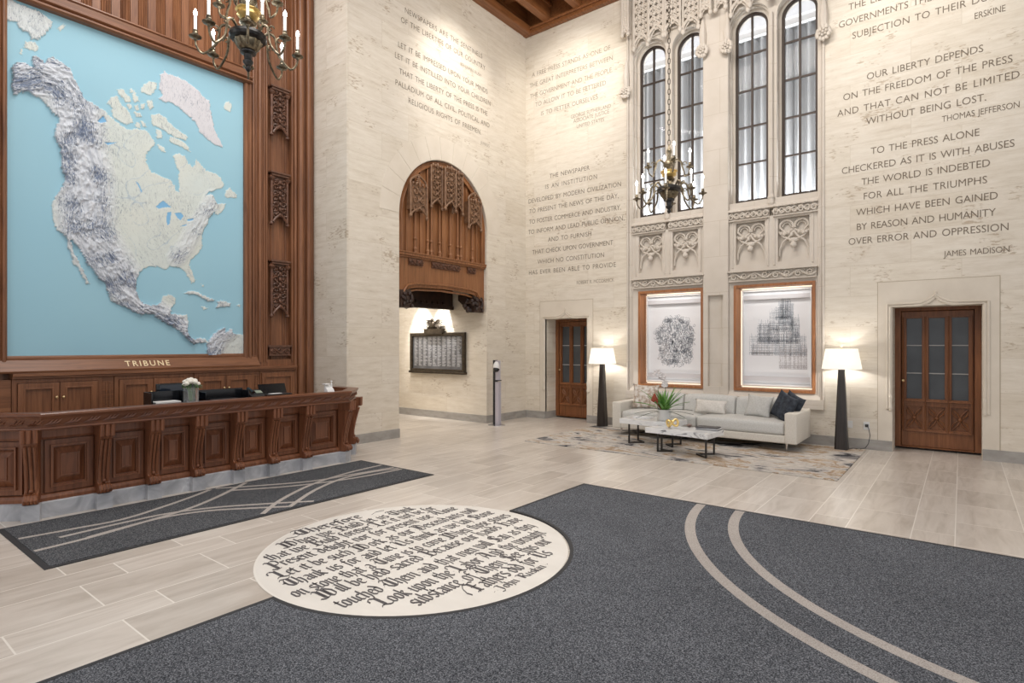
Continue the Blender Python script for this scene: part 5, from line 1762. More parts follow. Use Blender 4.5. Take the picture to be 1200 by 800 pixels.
# ---- roll-of-names tablet in the passage, with its two spots
TY = AC + AR - 0.008
def tablet():
    root = thing('bronze_tablet', (-8.87, TY, 1.0), 'bronze framed tablet of engraved name columns on the passage wall', 'tablet')
    x0, x1, z0, z1 = -9.70, -8.05, 0.985, 1.83
    MB().frame(x0, z0, x1, z1, 0.07, (0, TY - 0.07, 0), XU, ZU, (0, 0.07, 0)).box(x0 - 0.02, TY - 0.09, z0 - 0.03, x1 + 0.02, TY, z0 + 0.02).build('frame', M['bronze'], root, bevel=0.01)
    MB().box(x0 + 0.06, TY - 0.03, z0 + 0.06, x1 - 0.06, TY - 0.002, z1 - 0.06).build('plate', noisy('tablet_plate', [(0.3, (0.085, 0.085, 0.09)), (0.7, (0.16, 0.16, 0.17))], (4, 4, 4), rough=0.45, metal=0.2), root)
    rr = random.Random(9)
    mb = MB()
    cols = 10
    for c in range(cols):
        xa = x0 + 0.10 + c * (x1 - x0 - 0.2) / cols
        for k in range(26):
            z = z1 - 0.10 - k * 0.0245
            w = rr.uniform(0.06, 0.125)
            mb.box(xa + 0.01, TY - 0.033, z, xa + 0.01 + w, TY - 0.029, z + 0.011)
    mb.build('engraved_line', plain('engraving', (0.42, 0.42, 0.43), 0.5), root)
    xm = -8.93
    mb = MB().box(xm - 0.27, TY - 0.11, 1.80, xm + 0.27, TY - 0.02, 1.90)
    mb.box(xm - 0.30, TY - 0.10, 1.895, xm + 0.30, TY - 0.02, 1.915)
    mb.ball((xm, TY - 0.09, 2.0), (0.06, 0.05, 0.09), 8, 6)
    mb.ball((xm - 0.02, TY - 0.11, 2.10), (0.035, 0.035, 0.035), 8, 5)
    mb.tube([(xm - 0.03, TY - 0.13, 2.105), (xm - 0.075, TY - 0.14, 2.09)], [0.014, 0.004], 5)
    for s in (-1, 1):
        for k in range(7):
            a = 0.35 + k * 0.12
            mb.tube([(xm + s * 0.03, TY - 0.08, 2.03 - k * 0.008), (xm + s * (0.13 + 0.03 * math.sin(k)), TY - 0.09, 2.10 - k * 0.025), (xm + s * (0.27 - k * 0.016), TY - 0.07, 2.09 - k * 0.045)], [0.02, 0.017, 0.007], 5)
    for k in range(9):
        mb.tube([(xm - 0.2 + k * 0.05, TY - 0.06, 1.915), (xm - 0.2 + k * 0.05, TY - 0.07, 1.95)], 0.02, 5)
    mb.build('eagle_crest', M['bronze'], root, smooth=True)


tablet()
for x in (-9.35, -8.70):
    root = thing('picture_spotlight', (x, TY - 0.45, 2.75), 'small black spotlight above the %s half of the bronze tablet' % ('left' if x < -9 else 'right'), 'spotlight', 'spots over the tablet')
    mb = MB().tube([(x, TY - 0.45, 2.94), (x, TY - 0.45, 2.84)], 0.012, 8).tube([(x, TY - 0.47, 2.86), (x, TY - 0.43, 2.75)], [0.03, 0.04], 12)
    mb.build('can', M['black_matt'], root)
    lamp('tablet_spot', 'SPOT', (x, TY - 0.42, 2.73), 110, (1.0, 0.97, 0.94), (x, TY + 0.02, 1.75), spot_size=1.0, spot_blend=0.55, shadow_soft_size=0.02)
lamp('passage_lamp', 'AREA', (-9.3, 7.5, 2.9), 50, (1, 0.94, 0.86), (-9.3, 7.5, 0), size=1.2)
root = shell('door_3')
MB().box(-10.34, TY - 0.09, 0.0, -10.24, TY - 0.02, 2.25).build('leaf_edge', M['bronze'], root)
MB().box(-10.24, TY - 0.12, 1.92, -10.16, TY - 0.02, 2.06).box(-10.24, TY - 0.12, 0.02, -10.16, TY - 0.02, 0.12).build('hinge', M['black_matt'], root)

# ---- hand sanitizer post by the archway
root = thing('sanitizer_stand', (-7.15, 8.66, 0), 'slim grey and black sanitizer post standing by the archway', 'post')
MB().lathe([(0.17, 0), (0.17, 0.008), (0.15, 0.012)], 24, (-7.15, 8.66, 0)).build('foot_plate', M['chrome'], root)
MB().box(-7.215, 8.62, 0.012, -7.165, 8.71, 1.27).build('post_side', M['black_matt'], root, bevel=0.004)
MB().box(-7.163, 8.625, 0.012, -7.075, 8.705, 0.85).box(-7.163, 8.63, 0.88, -7.085, 8.70, 1.26).build('front_panel', plain('post_grey', (0.50, 0.48, 0.55), 0.35, 0.3), root, bevel=0.004)
MB().box(-7.17, 8.60, 0.865, -7.06, 8.70, 0.885).build('drip_tray', M['black_matt'], root, bevel=0.004)
mb = MB().ball((-7.11, 8.60, 1.14), (0.065, 0.06, 0.105), 12, 8)
mb.build('dispenser', M['white_plastic'], root, smooth=True)
mb = MB().ball((-7.105, 8.585, 1.09), (0.066, 0.062, 0.05), 12, 8)
mb.build('nozzle', M['black'], root, smooth=True)

# ================================================================== FRAMED PICTURES IN THE RECESSES
def picture(b, label):
    a0, a1 = ART[b]
    z0, z1 = 0.79, 2.58
    root = thing('framed_picture', ((a0 + a1) / 2, 10.2, z0), label, 'picture', 'lit pictures above the sofa')
    mb = MB()
    t = 0.045
    mb.frame(a0, z0, a1, z1, t, (0, 10.085, 0), XU, ZU, (0, 0.27, 0))
    mb.build('frame', M['copper_wood'], root, bevel=0.004)
    MB().box(a0 + t, 10.36, z0 + t, a1 - t, 10.40, z1 - t).build('back_board', M['paper'], root)
    # floated sheet between white raised slips
    s0, s1, q0, q1 = a0 + 0.085, a1 - 0.085, z0 + 0.09, z1 - 0.09
    MB().frame(s0, q0, s1, q1, 0.018, (0, 10.27, 0), XU, ZU, (0, 0.08, 0)).build('slip', M['paper'], root)
    MB().box(s0 + 0.015, 10.335, q0 + 0.015, s1 - 0.015, 10.345, q1 - 0.015).build('sheet', plain('sheet_white', (0.80, 0.805, 0.82), 0.7), root)
    MB().box(s0 + 0.01, 10.285, q0 + 0.08, s1 - 0.01, 10.333, q0 + 0.155).build('lower_shade_band', plain('shade_grey', (0.55, 0.54, 0.55), 0.8), root)  # grey bars stand for the shadow bands at the sheet's foot and head
    MB().box(s0 + 0.01, 10.285, q1 - 0.155, s1 - 0.01, 10.333, q1 - 0.085).build('upper_shade_band', bpy.data.materials['shade_grey' if b == 0 else 'shade_grey.001'], root)
    rr = random.Random(20 + b)
    W_, H_ = s1 - s0, q1 - q0
    cx, cz = (s0 + s1) / 2, (q0 + q1) / 2
    sets = {'ink_dark': MB(), 'ink_grey': MB(), 'ink_rose': MB()}
    y = 10.334

    def stroke(mb, pts, w):
        for (xa, za), (xb, zb) in zip(pts, pts[1:]):
            d = V(xb - xa, 0, zb - za)
            if d.length < 1e-5:
                continue
            nn = V(-d.z, 0, d.x).normalized() * w / 2
            p, q = V(xa, y, za), V(xb, y, zb)
            mb.add([p - nn, q - nn, q + nn, p + nn], [(0, 1, 2, 3)])
    if b == 0:                                                        # a dense round tangle of pen loops and tags
        for i in range(1150):
            a = rr.uniform(0, 2 * PI)
            q = math.sqrt(rr.uniform(0, 1))
            sq = (abs(math.cos(a)) ** 3.2 + abs(math.sin(a)) ** 3.2) ** (-1 / 3.2) * rr.uniform(0.9, 1.08)
            X = cx + 0.01 + q * W_ * 0.33 * math.cos(a) * sq * (1.0 + 0.10 * math.sin(5 * a))
            Z = cz - 0.05 + q * H_ * 0.275 * math.sin(a) * sq
            r = rr.uniform(0.008, 0.034)
            k = 'ink_rose' if (X < cx - 0.1 and Z < cz - 0.1 and rr.random() < 0.5) else ('ink_dark' if rr.random() < 0.5 else 'ink_grey')
            if q > 0.8 or rr.random() < 0.45:
                st = rr.uniform(0, 6)
                stroke(sets[k], [(X + r * math.cos(st + t_ * 0.7), Z + r * math.sin(st + t_ * 0.7)) for t_ in range(rr.randint(5, 9))], 0.0045)
            else:
                stroke(sets[k], [(X + rr.uniform(-0.02, 0.02) * (j % 2), Z + 0.02 * j * rr.uniform(0.5, 1)) for j in range(4)], 0.0045)
    else:                                                             # a many-windowed tower rising over lower blocks
        blocks = [(-0.40, 0.42, -0.30, 0.05, 'ink_grey', 0.5), (-0.28, 0.33, -0.10, 0.22, 'ink_dark', 0.6), (-0.27, -0.05, -0.05, 0.30, 'ink_grey', 0.55), (-0.10, 0.24, 0.10, 0.47, 'ink_grey', 0.8), (0.06, 0.20, 0.3, 0.66, 'ink_dark', 0.75), (0.02, 0.25, 0.2, 0.58, 'ink_grey', 0.8),
                  (0.22, 0.32, 0.0, 0.36, 'ink_grey', 0.6), (0.04, 0.43, -0.52, -0.12, 'ink_rose', 0.6), (-0.36, -0.05, -0.30, -0.12, 'ink_rose', 0.4), (-0.02, 0.1, 0.3, 0.52, 'ink_grey', 0.5)]
        for u0, u1, v0, v1, k, dens in blocks:
            xa, xb = cx + u0 * W_, cx + u1 * W_
            za, zb = cz + v0 * H_ * 0.62, cz + v1 * H_ * 0.62
            nn = int((xb - xa) / 0.0075)
            for i in range(nn + 1):
                X = xa + (xb - xa) * i / max(1, nn)
                if rr.random() < dens:
                    top = zb + rr.uniform(-0.06, 0.03)
                    z = za
                    while z < top:
                        ln = rr.uniform(0.02, 0.09)
                        stroke(sets[k], [(X, z), (X, min(top, z + ln))], rr.choice((0.0025, 0.0035, 0.005)))
                        z += ln + rr.uniform(0.004, 0.016)
            z = za
            while z < zb:
                if rr.random() < 0.7:
                    stroke(sets[k], [(xa, z), (xb, z)], 0.004)
                z += rr.uniform(0.02, 0.05)
            for i in range(max(1, nn // 4)):
                X = xa + (xb - xa) * (i + 0.5) / max(1, nn // 4)
                stroke(sets[k], [(X - 0.015, za + 0.02), (X - 0.013, za + 0.045), (X, za + 0.06), (X + 0.013, za + 0.045), (X + 0.015, za + 0.02)], 0.005)
    cols = {'ink_dark': (0.16, 0.18, 0.225), 'ink_grey': (0.38, 0.42, 0.47), 'ink_rose': (0.45, 0.42, 0.43)}
    for k, mb in sets.items():
        if mb.v:
            mb.build('drawing', plain(k + '_%d' % b, cols[k], 0.8), root)
    # hidden strip lamps round the recess
    st = plain('strip_light', (1, 0.88, 0.7), 0.5, emit=1.3, ecol=(1.0, 0.86, 0.66))
    MB().box(a0 + t + 0.02, 10.345, z0 + t + 0.004, a1 - t - 0.02, 10.358, z0 + t + 0.014).box(a0 + t + 0.02, 10.345, z1 - t - 0.014, a1 - t - 0.02, 10.358, z1 - t - 0.004).box(a0 + t + 0.004, 10.345, z0 + t + 0.03, a0 + t + 0.014, 10.358, z1 - t - 0.03).build('strip_lamp', st, root)
    lamp('picture_lamp', 'AREA', ((a0 + a1) / 2, 10.14, z1 - t - 0.02), 2.0, (1, 0.97, 0.93), ((a0 + a1) / 2, 10.33, 1.7), shape='RECTANGLE', size=1.0, size_y=0.04)
    lamp('picture_lamp_low', 'AREA', ((a0 + a1) / 2, 10.16, z0 + t + 0.02), 0.6, (1, 0.97, 0.93), ((a0 + a1) / 2, 10.33, 1.6), shape='RECTANGLE', size=1.0, size_y=0.04)


picture(0, 'framed drawing of a dark round tangle of pen marks, behind the orchid plant')
picture(1, 'framed drawing of a grey stepped tower and rooftops, above the charcoal cushion')

# ================================================================== FLOOR LAMPS
def floor_lamp(x, y, label):
    root = thing('floor_lamp', (x, y, 0.012), label, 'lamp', 'floor lamps beside the sofa')
    z0 = 0.012
    mb = MB()
    h0, h1 = 0.088, 0.042
    c8 = lambda h, z: [(x + sx * h, y + sy * h, z) for sx, sy in ((-1, -0.72), (-0.72, -1), (0.72, -1), (1, -0.72), (1, 0.72), (0.72, 1), (-0.72, 1), (-1, 0.72))]
    vs = c8(h0, z0) + c8(h1, 1.22) + c8(h1 * 1.15, 1.23) + c8(h1 * 1.15, 1.245)
    fs = [tuple(range(7, -1, -1)), tuple(range(24, 32))]
    for r in range(3):
        for k in range(8):
            l = (k + 1) % 8
            fs.append((r * 8 + k, r * 8 + l, r * 8 + 8 + l, r * 8 + 8 + k))
    mb.add(vs, fs)
    mb.build('base', M['ebony'], root)
    MB().tube([(x, y, 1.24), (x, y, 1.53)], 0.008, 8).build('stem', M['brass'], root)
    n = 40
    vs, fs = [], []
    for r, z in ((0.265, 1.205), (0.212, 1.505), (0.208, 1.505), (0.261, 1.205)):
        for k in range(n):
            vs.append((x + r * math.cos(2 * PI * k / n), y + r * math.sin(2 * PI * k / n), z))
    for i in range(4):
        for k in range(n):
            l = (k + 1) % n
            j = (i + 1) % 4
            fs.append((i * n + k, i * n + l, j * n + l, j * n + k))
    m = bpy.data.materials.get('lamp_shade')
    if m is None:
        m, nt, b = new_mat('lamp_shade')
        b.inputs['Base Color'].default_value = (0.90, 0.88, 0.84, 1)
        b.inputs['Roughness'].default_value = 0.9
        tr = N(nt, 'ShaderNodeBsdfTranslucent')
        tr.inputs[0].default_value = (0.92, 0.90, 0.85, 1)
        mx = N(nt, 'ShaderNodeMixShader')
        mx.inputs[0].default_value = 0.45
        out = nt.nodes['Material Output']
        L(nt, b.outputs[0], mx.inputs[1])
        L(nt, tr.outputs[0], mx.inputs[2])
        L(nt, mx.outputs[0], out.inputs[0])
        b.inputs['Emission Color'].default_value = (1, 0.96, 0.89, 1)
        b.inputs['Emission Strength'].default_value = 0.22
    MB().add(vs, fs).build('shade', m, root, smooth=True)
    mb = MB().tube([(x - 0.21, y, 1.498), (x + 0.21, y, 1.498)], 0.003, 5).tube([(x, y - 0.21, 1.498), (x, y + 0.21, 1.498)], 0.003, 5)
    mb.lathe([(0.004, 0), (0.014, 0.006), (0.016, 0.02), (0.008, 0.03)], 10, (x, y, 1.525))
    mb.build('finial', M['chrome'], root)
    MB().ball((x, y, 1.36), (0.03, 0.03, 0.045), 10, 6).build('bulb', plain('lamp_bulb', (1, 1, 1), 0.5, emit=4, ecol=(1, 0.93, 0.82)), root, smooth=True)
    lamp('lamp_light', 'POINT', (x, y, 1.30), 15, (1, 0.96, 0.92), shadow_soft_size=0.03)
    lamp('lamp_light_up', 'POINT', (x, y, 1.43), 6, (1, 0.96, 0.92), shadow_soft_size=0.03)
    return root


floor_lamp(-1.41, 9.775, 'floor lamp standing between the sofa and the wide panelled door')
floor_lamp(-5.44, 9.775, 'floor lamp beside the spotted cushion end of the sofa')
# outlet, blank plate and the lamp's cord
root = thing('wall_outlet', (-1.125, BW, 0.35), 'white wall socket with a black plug left of the wide door', 'socket')
MB().box(-1.165, BW - 0.008, 0.29, -1.085, BW - 0.0005, 0.41).build('plate', M['white_plastic'], root, bevel=0.003)
MB().box(-1.14, BW - 0.05, 0.335, -1.10, BW - 0.008, 0.375).build('plug', M['black_matt'], root, bevel=0.005)
tag(MB().box(-1.385, BW - 0.008, 0.30, -1.305, BW - 0.0005, 0.41).build('blank_plate', M['white_plastic'], bevel=0.003, at=(-1.345, BW, 0.355)), 'blank white plate on the wall beside the dark lamp base', 'wall plate')
cord = [(-1.12, 10.03, 0.355), (-1.09, 9.99, 0.33), (-1.07, 9.985, 0.22), (-1.09, 9.98, 0.10), (-1.13, 9.97, 0.03), (-1.20, 9.96, 0.006), (-1.27, 9.93, 0.018), (-1.33, 9.86, 0.018)]
tag(MB().tube(cord, 0.0045, 6).build('power_cord', M['black_matt'], smooth=True, at=(-1.2, 9.97, 0)), 'thin black power cord from the wall socket to the lamp', 'cord')

# ================================================================== SOFA GROUP
def soft_box(mb, x0, y0, z0, x1, y1, z1, r=0.04, crown=0.0):
    """rounded upholstery block: grid box pushed towards a superellipsoid, with a crowned top"""
    n, m, k = 10, 6, 4
    cx, cy, cz = (x0 + x1) / 2, (y0 + y1) / 2, (z0 + z1) / 2
    hx, hy, hz = (x1 - x0) / 2, (y1 - y0) / 2, (z1 - z0) / 2

    def sgrid(a, b, h, q):
        return [-h, -h + r * 0.35, -h + r] + [-h + r + (2 * h - 2 * r) * i / q for i in range(1, q)] + [h - r, h - r * 0.35, h]
    gx, gy, gz = sgrid(0, 0, hx, n), sgrid(0, 0, hy, m), sgrid(0, 0, hz, k)

    def pt(a, b, c):
        ia, ib, ic = max(-hx + r, min(hx - r, a)), max(-hy + r, min(hy - r, b)), max(-hz + r, min(hz - r, c))
        d = V(a - ia, b - ib, c - ic)
        if d.length > 1e-9:
            d = d.normalized() * r
        f = (1 - (a / hx) ** 2) * (1 - (b / hy) ** 2)
        up = crown * f if c > 0 else 0
        return (cx + ia + d.x, cy + ib + d.y, cz + ic + d.z + up)
    for (ga, gb, fn) in ((gx, gy, lambda a, b: pt(a, b, hz)), (gx, gy, lambda a, b: pt(a, b, -hz)), (gx, gz, lambda a, b: pt(a, -hy, b)), (gx, gz, lambda a, b: pt(a, hy, b)), (gy, gz, lambda a, b: pt(-hx, a, b)), (gy, gz, lambda a, b: pt(hx, a, b))):
        vs = [fn(a, b) for b in gb for a in ga]
        w = len(ga)
        fs = [(j * w + i, j * w + i + 1, j * w + w + i + 1, j * w + w + i) for j in range(len(gb) - 1) for i in range(w - 1)]
        mb.add(vs, fs)
    return mb


def weld(o, d=0.0005):
    bm = __import__('bmesh').new()
    bm.from_mesh(o.data)
    __import__('bmesh').ops.remove_doubles(bm, verts=bm.verts, dist=d)
    __import__('bmesh').ops.recalc_face_normals(bm, faces=bm.faces)
    bm.to_mesh(o.data)
    bm.free()
    return o


SX0, SX1, SY0, SY1 = -4.79, -1.85, 8.95, 9.90
root = thing('sofa', (-3.32, 9.4, 0.012), 'long low off-white sofa under the two lit pictures', 'sofa')
weld(soft_box(MB(), SX0 + 0.02, SY0 + 0.02, 0.135, SX1 - 0.02, SY1, 0.25, 0.015).build('base', M['sofa_shell'], root, smooth='all'))
for x0, x1 in ((SX0, SX0 + 0.165), (SX1 - 0.165, SX1)):
    weld(soft_box(MB(), x0, SY0, 0.135, x1, SY1, 0.575, 0.018, 0.004).build('arm', M['sofa_shell'], root, smooth='all'))
weld(soft_box(MB(), SX0 + 0.165, SY1 - 0.16, 0.2, SX1 - 0.165, SY1, 0.60, 0.02).build('back_frame', M['sofa_shell'], root, smooth='all'))
xm = (SX0 + SX1) / 2
for x0, x1 in ((SX0 + 0.17, xm - 0.003), (xm + 0.003, SX1 - 0.17)):
    weld(soft_box(MB(), x0, SY0 + 0.015, 0.25, x1, SY1 - 0.18, 0.435, 0.045, 0.025).build('seat_cushion', M['sofa'], root, smooth='all'))
n_b = 3
for i in range(n_b):
    x0 = SX0 + 0.175 + i * (SX1 - SX0 - 0.35) / n_b
    x1 = x0 + (SX1 - SX0 - 0.35) / n_b - 0.006
    o = weld(soft_box(MB(), x0, SY1 - 0.37, 0.415, x1, SY1 - 0.15, 0.72, 0.05, 0.02).build('back_cushion', M['sofa'], root, smooth='all'))
    for v in o.data.vertices:                                          # lean the cushion back
        v.co.y += (v.co.z - 0.41) * 0.18
mb_l = []
for x, y in ((SX0 + 0.10, SY0 + 0.16), (SX1 - 0.17, SY0 + 0.16), (SX0 + 0.10, SY1 - 0.12), (SX1 - 0.17, SY1 - 0.12)):
    MB().lathe([(0.012, 0.012), (0.02, 0.14)], 10, (x, y, 0)).build('leg', M['chrome'], root)


def pillow(name, mat, w, h, t, loc, rot, label, nip=0.12):
    """stuffed cushion standing on its lower edge: w wide, h high, t thick; pinched corners"""
    nx, nz = 18, 14
    vs, fs = [], []
    for side in (-1, 1):
        for j in range(nz + 1):
            for i in range(nx + 1):
                a, b = -1 + 2 * i / nx, -1 + 2 * j / nz
                prof = ((1 - a ** 2) * (1 - b ** 2)) ** 0.42
                pinch_x = 1 - nip * (1 - b * b) * abs(a) ** 2 * 0.9
                pinch_z = 1 - nip * (1 - a * a) * abs(b) ** 2 * 0.9
                ripple = 0.006 * math.sin(a * 7 + b * 3) * prof
                vs.append((a * w / 2 * pinch_x, side * t / 2 * prof + ripple, h / 2 + b * h / 2 * pinch_z))
    k = (nx + 1) * (nz + 1)
    for s in (0, 1):
        for j in range(nz):
            for i in range(nx):
                a = s * k + j * (nx + 1) + i
                fs.append((a, a + 1, a + nx + 2, a + nx + 1))
    mb = MB()
    mb.v, mb.f = vs, fs
    o = weld(mb.build(name, mat, smooth='all'), 0.0008)
    o.location = loc
    o.rotation_euler = rot
    return tag(o, label, 'cushion', 'cushions on the sofa')


ST_ = 0.452
pillow('throw_cushion', M['cowhide'], 0.46, 0.44, 0.15, (-4.36, 9.35, ST_ - 0.004), (-0.28, 0.03, 0.32), 'large brown and white spotted cushion at the orchid end of the sofa')
pillow('throw_cushion', M['cream'], 0.52, 0.23, 0.13, (-3.22, 9.33, ST_ - 0.002), (-0.3, 0.02, 0.05), 'oblong cream cushion against the middle of the sofa back')
pillow('throw_cushion', M['grey_cush'], 0.40, 0.36, 0.12, (-2.50, 9.34, ST_ - 0.004), (-0.42, 0.05, -0.12), 'pale grey square cushion tucked behind the charcoal cushion')
pillow('throw_cushion', M['navy'], 0.44, 0.42, 0.15, (-2.18, 9.30, ST_ - 0.012), (-0.28, 0.30, -0.75), 'charcoal blue cushion leaning on the sofa arm')
pillow('throw_cushion', M['navy'], 0.40, 0.38, 0.12, (-2.10, 9.44, ST_ + 0.02), (-0.30, 0.32, -0.72), 'darkest navy cushion, behind the charcoal one at the sofa arm')


# ---- marble coffee tables
def coffee_table(poly, z1, th, legs, apexes, label):
    cx = sum(p[0] for p in poly) / len(poly)
    cy = sum(p[1] for p in poly) / len(poly)
    root = thing('coffee_table', (cx, cy, 0.012), label, 'coffee table', 'marble coffee tables')
    MB().prism(poly, (0, 0, z1 - th), XU, YU, (0, 0, th)).build('top', M['table_marble'], root, bevel=0.004)
    w = 0.011
    for (x, y) in legs:
        MB().box(x - w, y - w, 0.012, x + w, y + w, z1 - th).build('leg', M['dark_metal'], root)
    for (ax, ay), (i, j) in apexes:
        mb = MB()
        for k in (i, j):
            p, q = V(*legs[k], 0.022), V(ax, ay, 0.022)
            d = (q - p)
            u_ = d.normalized()
            s_ = V(-u_.y, u_.x, 0)
            mb.obox((p + q) / 2, d / 2, s_ * w, V(0, 0, 0.010))
        mb.build('floor_bar', M['dark_metal'], root)


coffee_table([(-4.26, 8.20), (-3.66, 8.14), (-3.34, 8.20), (-3.36, 8.72), (-3.75, 8.74), (-4.30, 8.72)], 0.405, 0.075, [(-4.14, 8.30), (-4.14, 8.62), (-3.45, 8.36), (-3.45, 8.68)],
             [((-3.97, 8.47), (0, 1)), ((-3.62, 8.52), (2, 3))], 'marble topped coffee table nearer the spotted cushion, carrying the orchid pot')
coffee_table([(-3.60, 7.72), (-2.88, 7.68), (-2.66, 7.62), (-2.62, 8.16), (-2.86, 8.20), (-3.57, 8.08)], 0.375, 0.075, [(-3.48, 7.89), (-3.48, 8.03), (-2.755, 7.83), (-2.757, 8.16)],
             [((-3.31, 8.02), (0, 1)), ((-2.95, 8.01), (2, 3))], 'marble topped coffee table with the gold knot and stacked magazines')


def potted_plant(x, y, z):
    root = thing('potted_bromeliad', (x, y, z), 'green strap-leaved plant with a red flower and white orchids in a frosted pot', 'plant')
    MB().lathe([(0.085, 0), (0.095, 0.01), (0.108, 0.165), (0.108, 0.17), (0.098, 0.17), (0.09, 0.15)], 24, (x, y, z)).build('pot', M['frost'], root, smooth=True)
    rr = random.Random(12)
    for dark in (0, 1):
        mb = MB()
        for i in range(58 if not dark else 7):
            a = i * 2.399 + dark
            ln = rr.uniform(0.30, 0.46) * (0.9 if dark else 1)
            up = rr.uniform(0.6, 1.4) if not dark else rr.uniform(0.1, 0.35)
            w = rr.uniform(0.017, 0.027) * (0.55 if dark else 1)
            pts = []
            for k in range(7):
                f = k / 6
                r = ln * math.cos(up) * f * (1 + 0.35 * f)
                h = 0.14 + ln * math.sin(up) * f - 0.17 * ln * f * f * (1.6 if up < 0.8 else 0.8)
                pts.append(V(x + (0.02 + r) * math.cos(a), y + (0.02 + r) * math.sin(a), z + h))
            s_ = V(-math.sin(a), math.cos(a), 0)
            for k in range(6):
                w0, w1 = w * (1 - (k / 6) ** 2.2), w * (1 - ((k + 1) / 6) ** 2.2)
                c0, c1 = pts[k], pts[k + 1]
                dip = V(0, 0, -0.006)
                mb.add([c0 - s_ * w0, c0 + dip, c0 + s_ * w0, c1 - s_ * w1, c1 + dip, c1 + s_ * w1], [(0, 1, 4, 3), (1, 2, 5, 4)])
        mb.build('foliage', M['leaf_dark' if dark else 'leaf'], root, smooth='all')
    fx, fy, fz = x - 0.10, y - 0.13, z + 0.33
    mb = MB().tube([(x - 0.02, y - 0.02, z + 0.14), (fx, fy, fz)], 0.006, 5)
    for i in range(22):
        a = i * 2.4
        t = i / 22
        mb.ball((fx + 0.044 * (1 - t) * math.cos(a), fy + 0.044 * (1 - t) * math.sin(a), fz - 0.03 + t * 0.095), (0.020, 0.020, 0.027), 6, 4)
    mb.build('red_bract', M['red'], root, smooth=True)
    stem = [(x, y, z + 0.15), (x + 0.02, y + 0.02, z + 0.42), (x + 0.0, y + 0.01, z + 0.60), (x - 0.07, y - 0.02, z + 0.70), (x - 0.14, y - 0.04, z + 0.72)]
    MB().tube(stem, 0.004, 5).build('orchid_stem', M['leaf_dark'], root)
    rr = random.Random(3)
    for i in range(9):
        f = i / 8
        cx, cy, cz = x + 0.04 - 0.17 * f + rr.uniform(-0.02, 0.02), y - 0.02 + rr.uniform(-0.03, 0.02), z + 0.59 + 0.14 * f + rr.uniform(-0.06, 0.05)
        mb = MB()
        rot = rr.uniform(0, 1)
        for k in range(5):
            a = rot + k * 2 * PI / 5
            u_, v_ = V(math.cos(a), 0, math.sin(a)), V(-math.sin(a), 0, math.cos(a))
            c = V(cx, cy, cz)
            R_ = 0.06 if k % 2 == 0 else 0.05
            mb.add([c, c + u_ * R_ * 0.55 - v_ * R_ * 0.42 + V(0, -0.008, 0), c + u_ * R_, c + u_ * R_ * 0.55 + v_ * R_ * 0.42 + V(0, -0.008, 0)], [(0, 1, 2, 3)])
        mb.ball((cx, cy - 0.006, cz), (0.008, 0.008, 0.008), 6, 4)
        mb.build('orchid_flower', M['petal'], root)


potted_plant(-3.60, 8.40, 0.405)
root = thing('gold_knot', (-3.25, 7.84, 0.375), 'polished gold knot ornament on the front coffee table', 'ornament')
mb = MB()
rr = random.Random(2)
kn = [(-3.25 + 0.052 * (math.sin(t) + 0.8 * math.sin(2 * t)), 7.84 + 0.035 * (math.cos(t) - 0.9 * math.cos(2 * t)), 0.375 + 0.075 - 0.042 * math.sin(3 * t) + 0.012 * math.sin(t)) for t in [i / 48 * 2 * PI for i in range(48)]]
mb.tube(kn, 0.017, 8, closed=True)
mb.build('knot', M['gilt'], root, smooth=True)
root = thing('trinket_bowl', (-3.10, 8.12, 0.375), 'tiny brown trinket bowl right of the gold knot', 'bowl')
MB().lathe([(0.018, 0), (0.03, 0.012), (0.048, 0.032), (0.044, 0.034), (0.026, 0.016), (0.004, 0.012)], 14, (-3.10, 8.12, 0.375)).build('bowl', noisy('trinket_brown', [(0.3, (0.10, 0.06, 0.05)), (0.7, (0.26, 0.19, 0.16))], (30, 30, 30), rough=0.3), root, smooth=True)
MB().ball((-3.10, 8.12, 0.405), (0.022, 0.02, 0.016), 8, 5).build('bead', plain('bead_rose', (0.35, 0.24, 0.22), 0.4), root, smooth=True)
for i, (dz, c, dx, r_, lab) in enumerate(((0.0, (0.22, 0.22, 0.23), 0.0, 0.05, 'lowest dark magazine of the stack on the front coffee table'), (0.013, (0.50, 0.50, 0.51), 0.012, -0.03, 'grey magazine in the middle of the stack on the front coffee table'), (0.026, (0.045, 0.045, 0.05), -0.006, 0.08, 'black magazine on top of the stack on the front coffee table'))):
    o = MB().box(-0.15, -0.105, 0, 0.15, 0.105, 0.0125).build('magazine', plain('magazine_%d' % i, c, 0.4), bevel=0.002)
    o.location = (-2.80 + dx, 8.06, 0.3753 + dz)
    o.rotation_euler = (0, 0, r_)
    tag(o, lab, 'magazine', 'stacked magazines')
o = MB().box(-0.14, -0.10, 0, 0.14, 0.10, 0.010).build('magazine', plain('magazine_white', (0.72, 0.73, 0.75), 0.4), bevel=0.002)
o.location = (-4.02, 8.55, 0.4053)
o.rotation_euler = (0, 0, 0.15)
tag(o, 'single white magazine on the table nearer the spotted cushion', 'magazine')

# ================================================================== RUG, CARPETS, MEDALLION
tag(MB().box(-5.58, 7.47, 0, -1.12, 9.93, 0.012).build('rug', M['rug'], bevel=0.004, at=(-3.35, 8.7, 0)), 'abstract grey, cream and tan rug under the sofa and tables', 'rug')

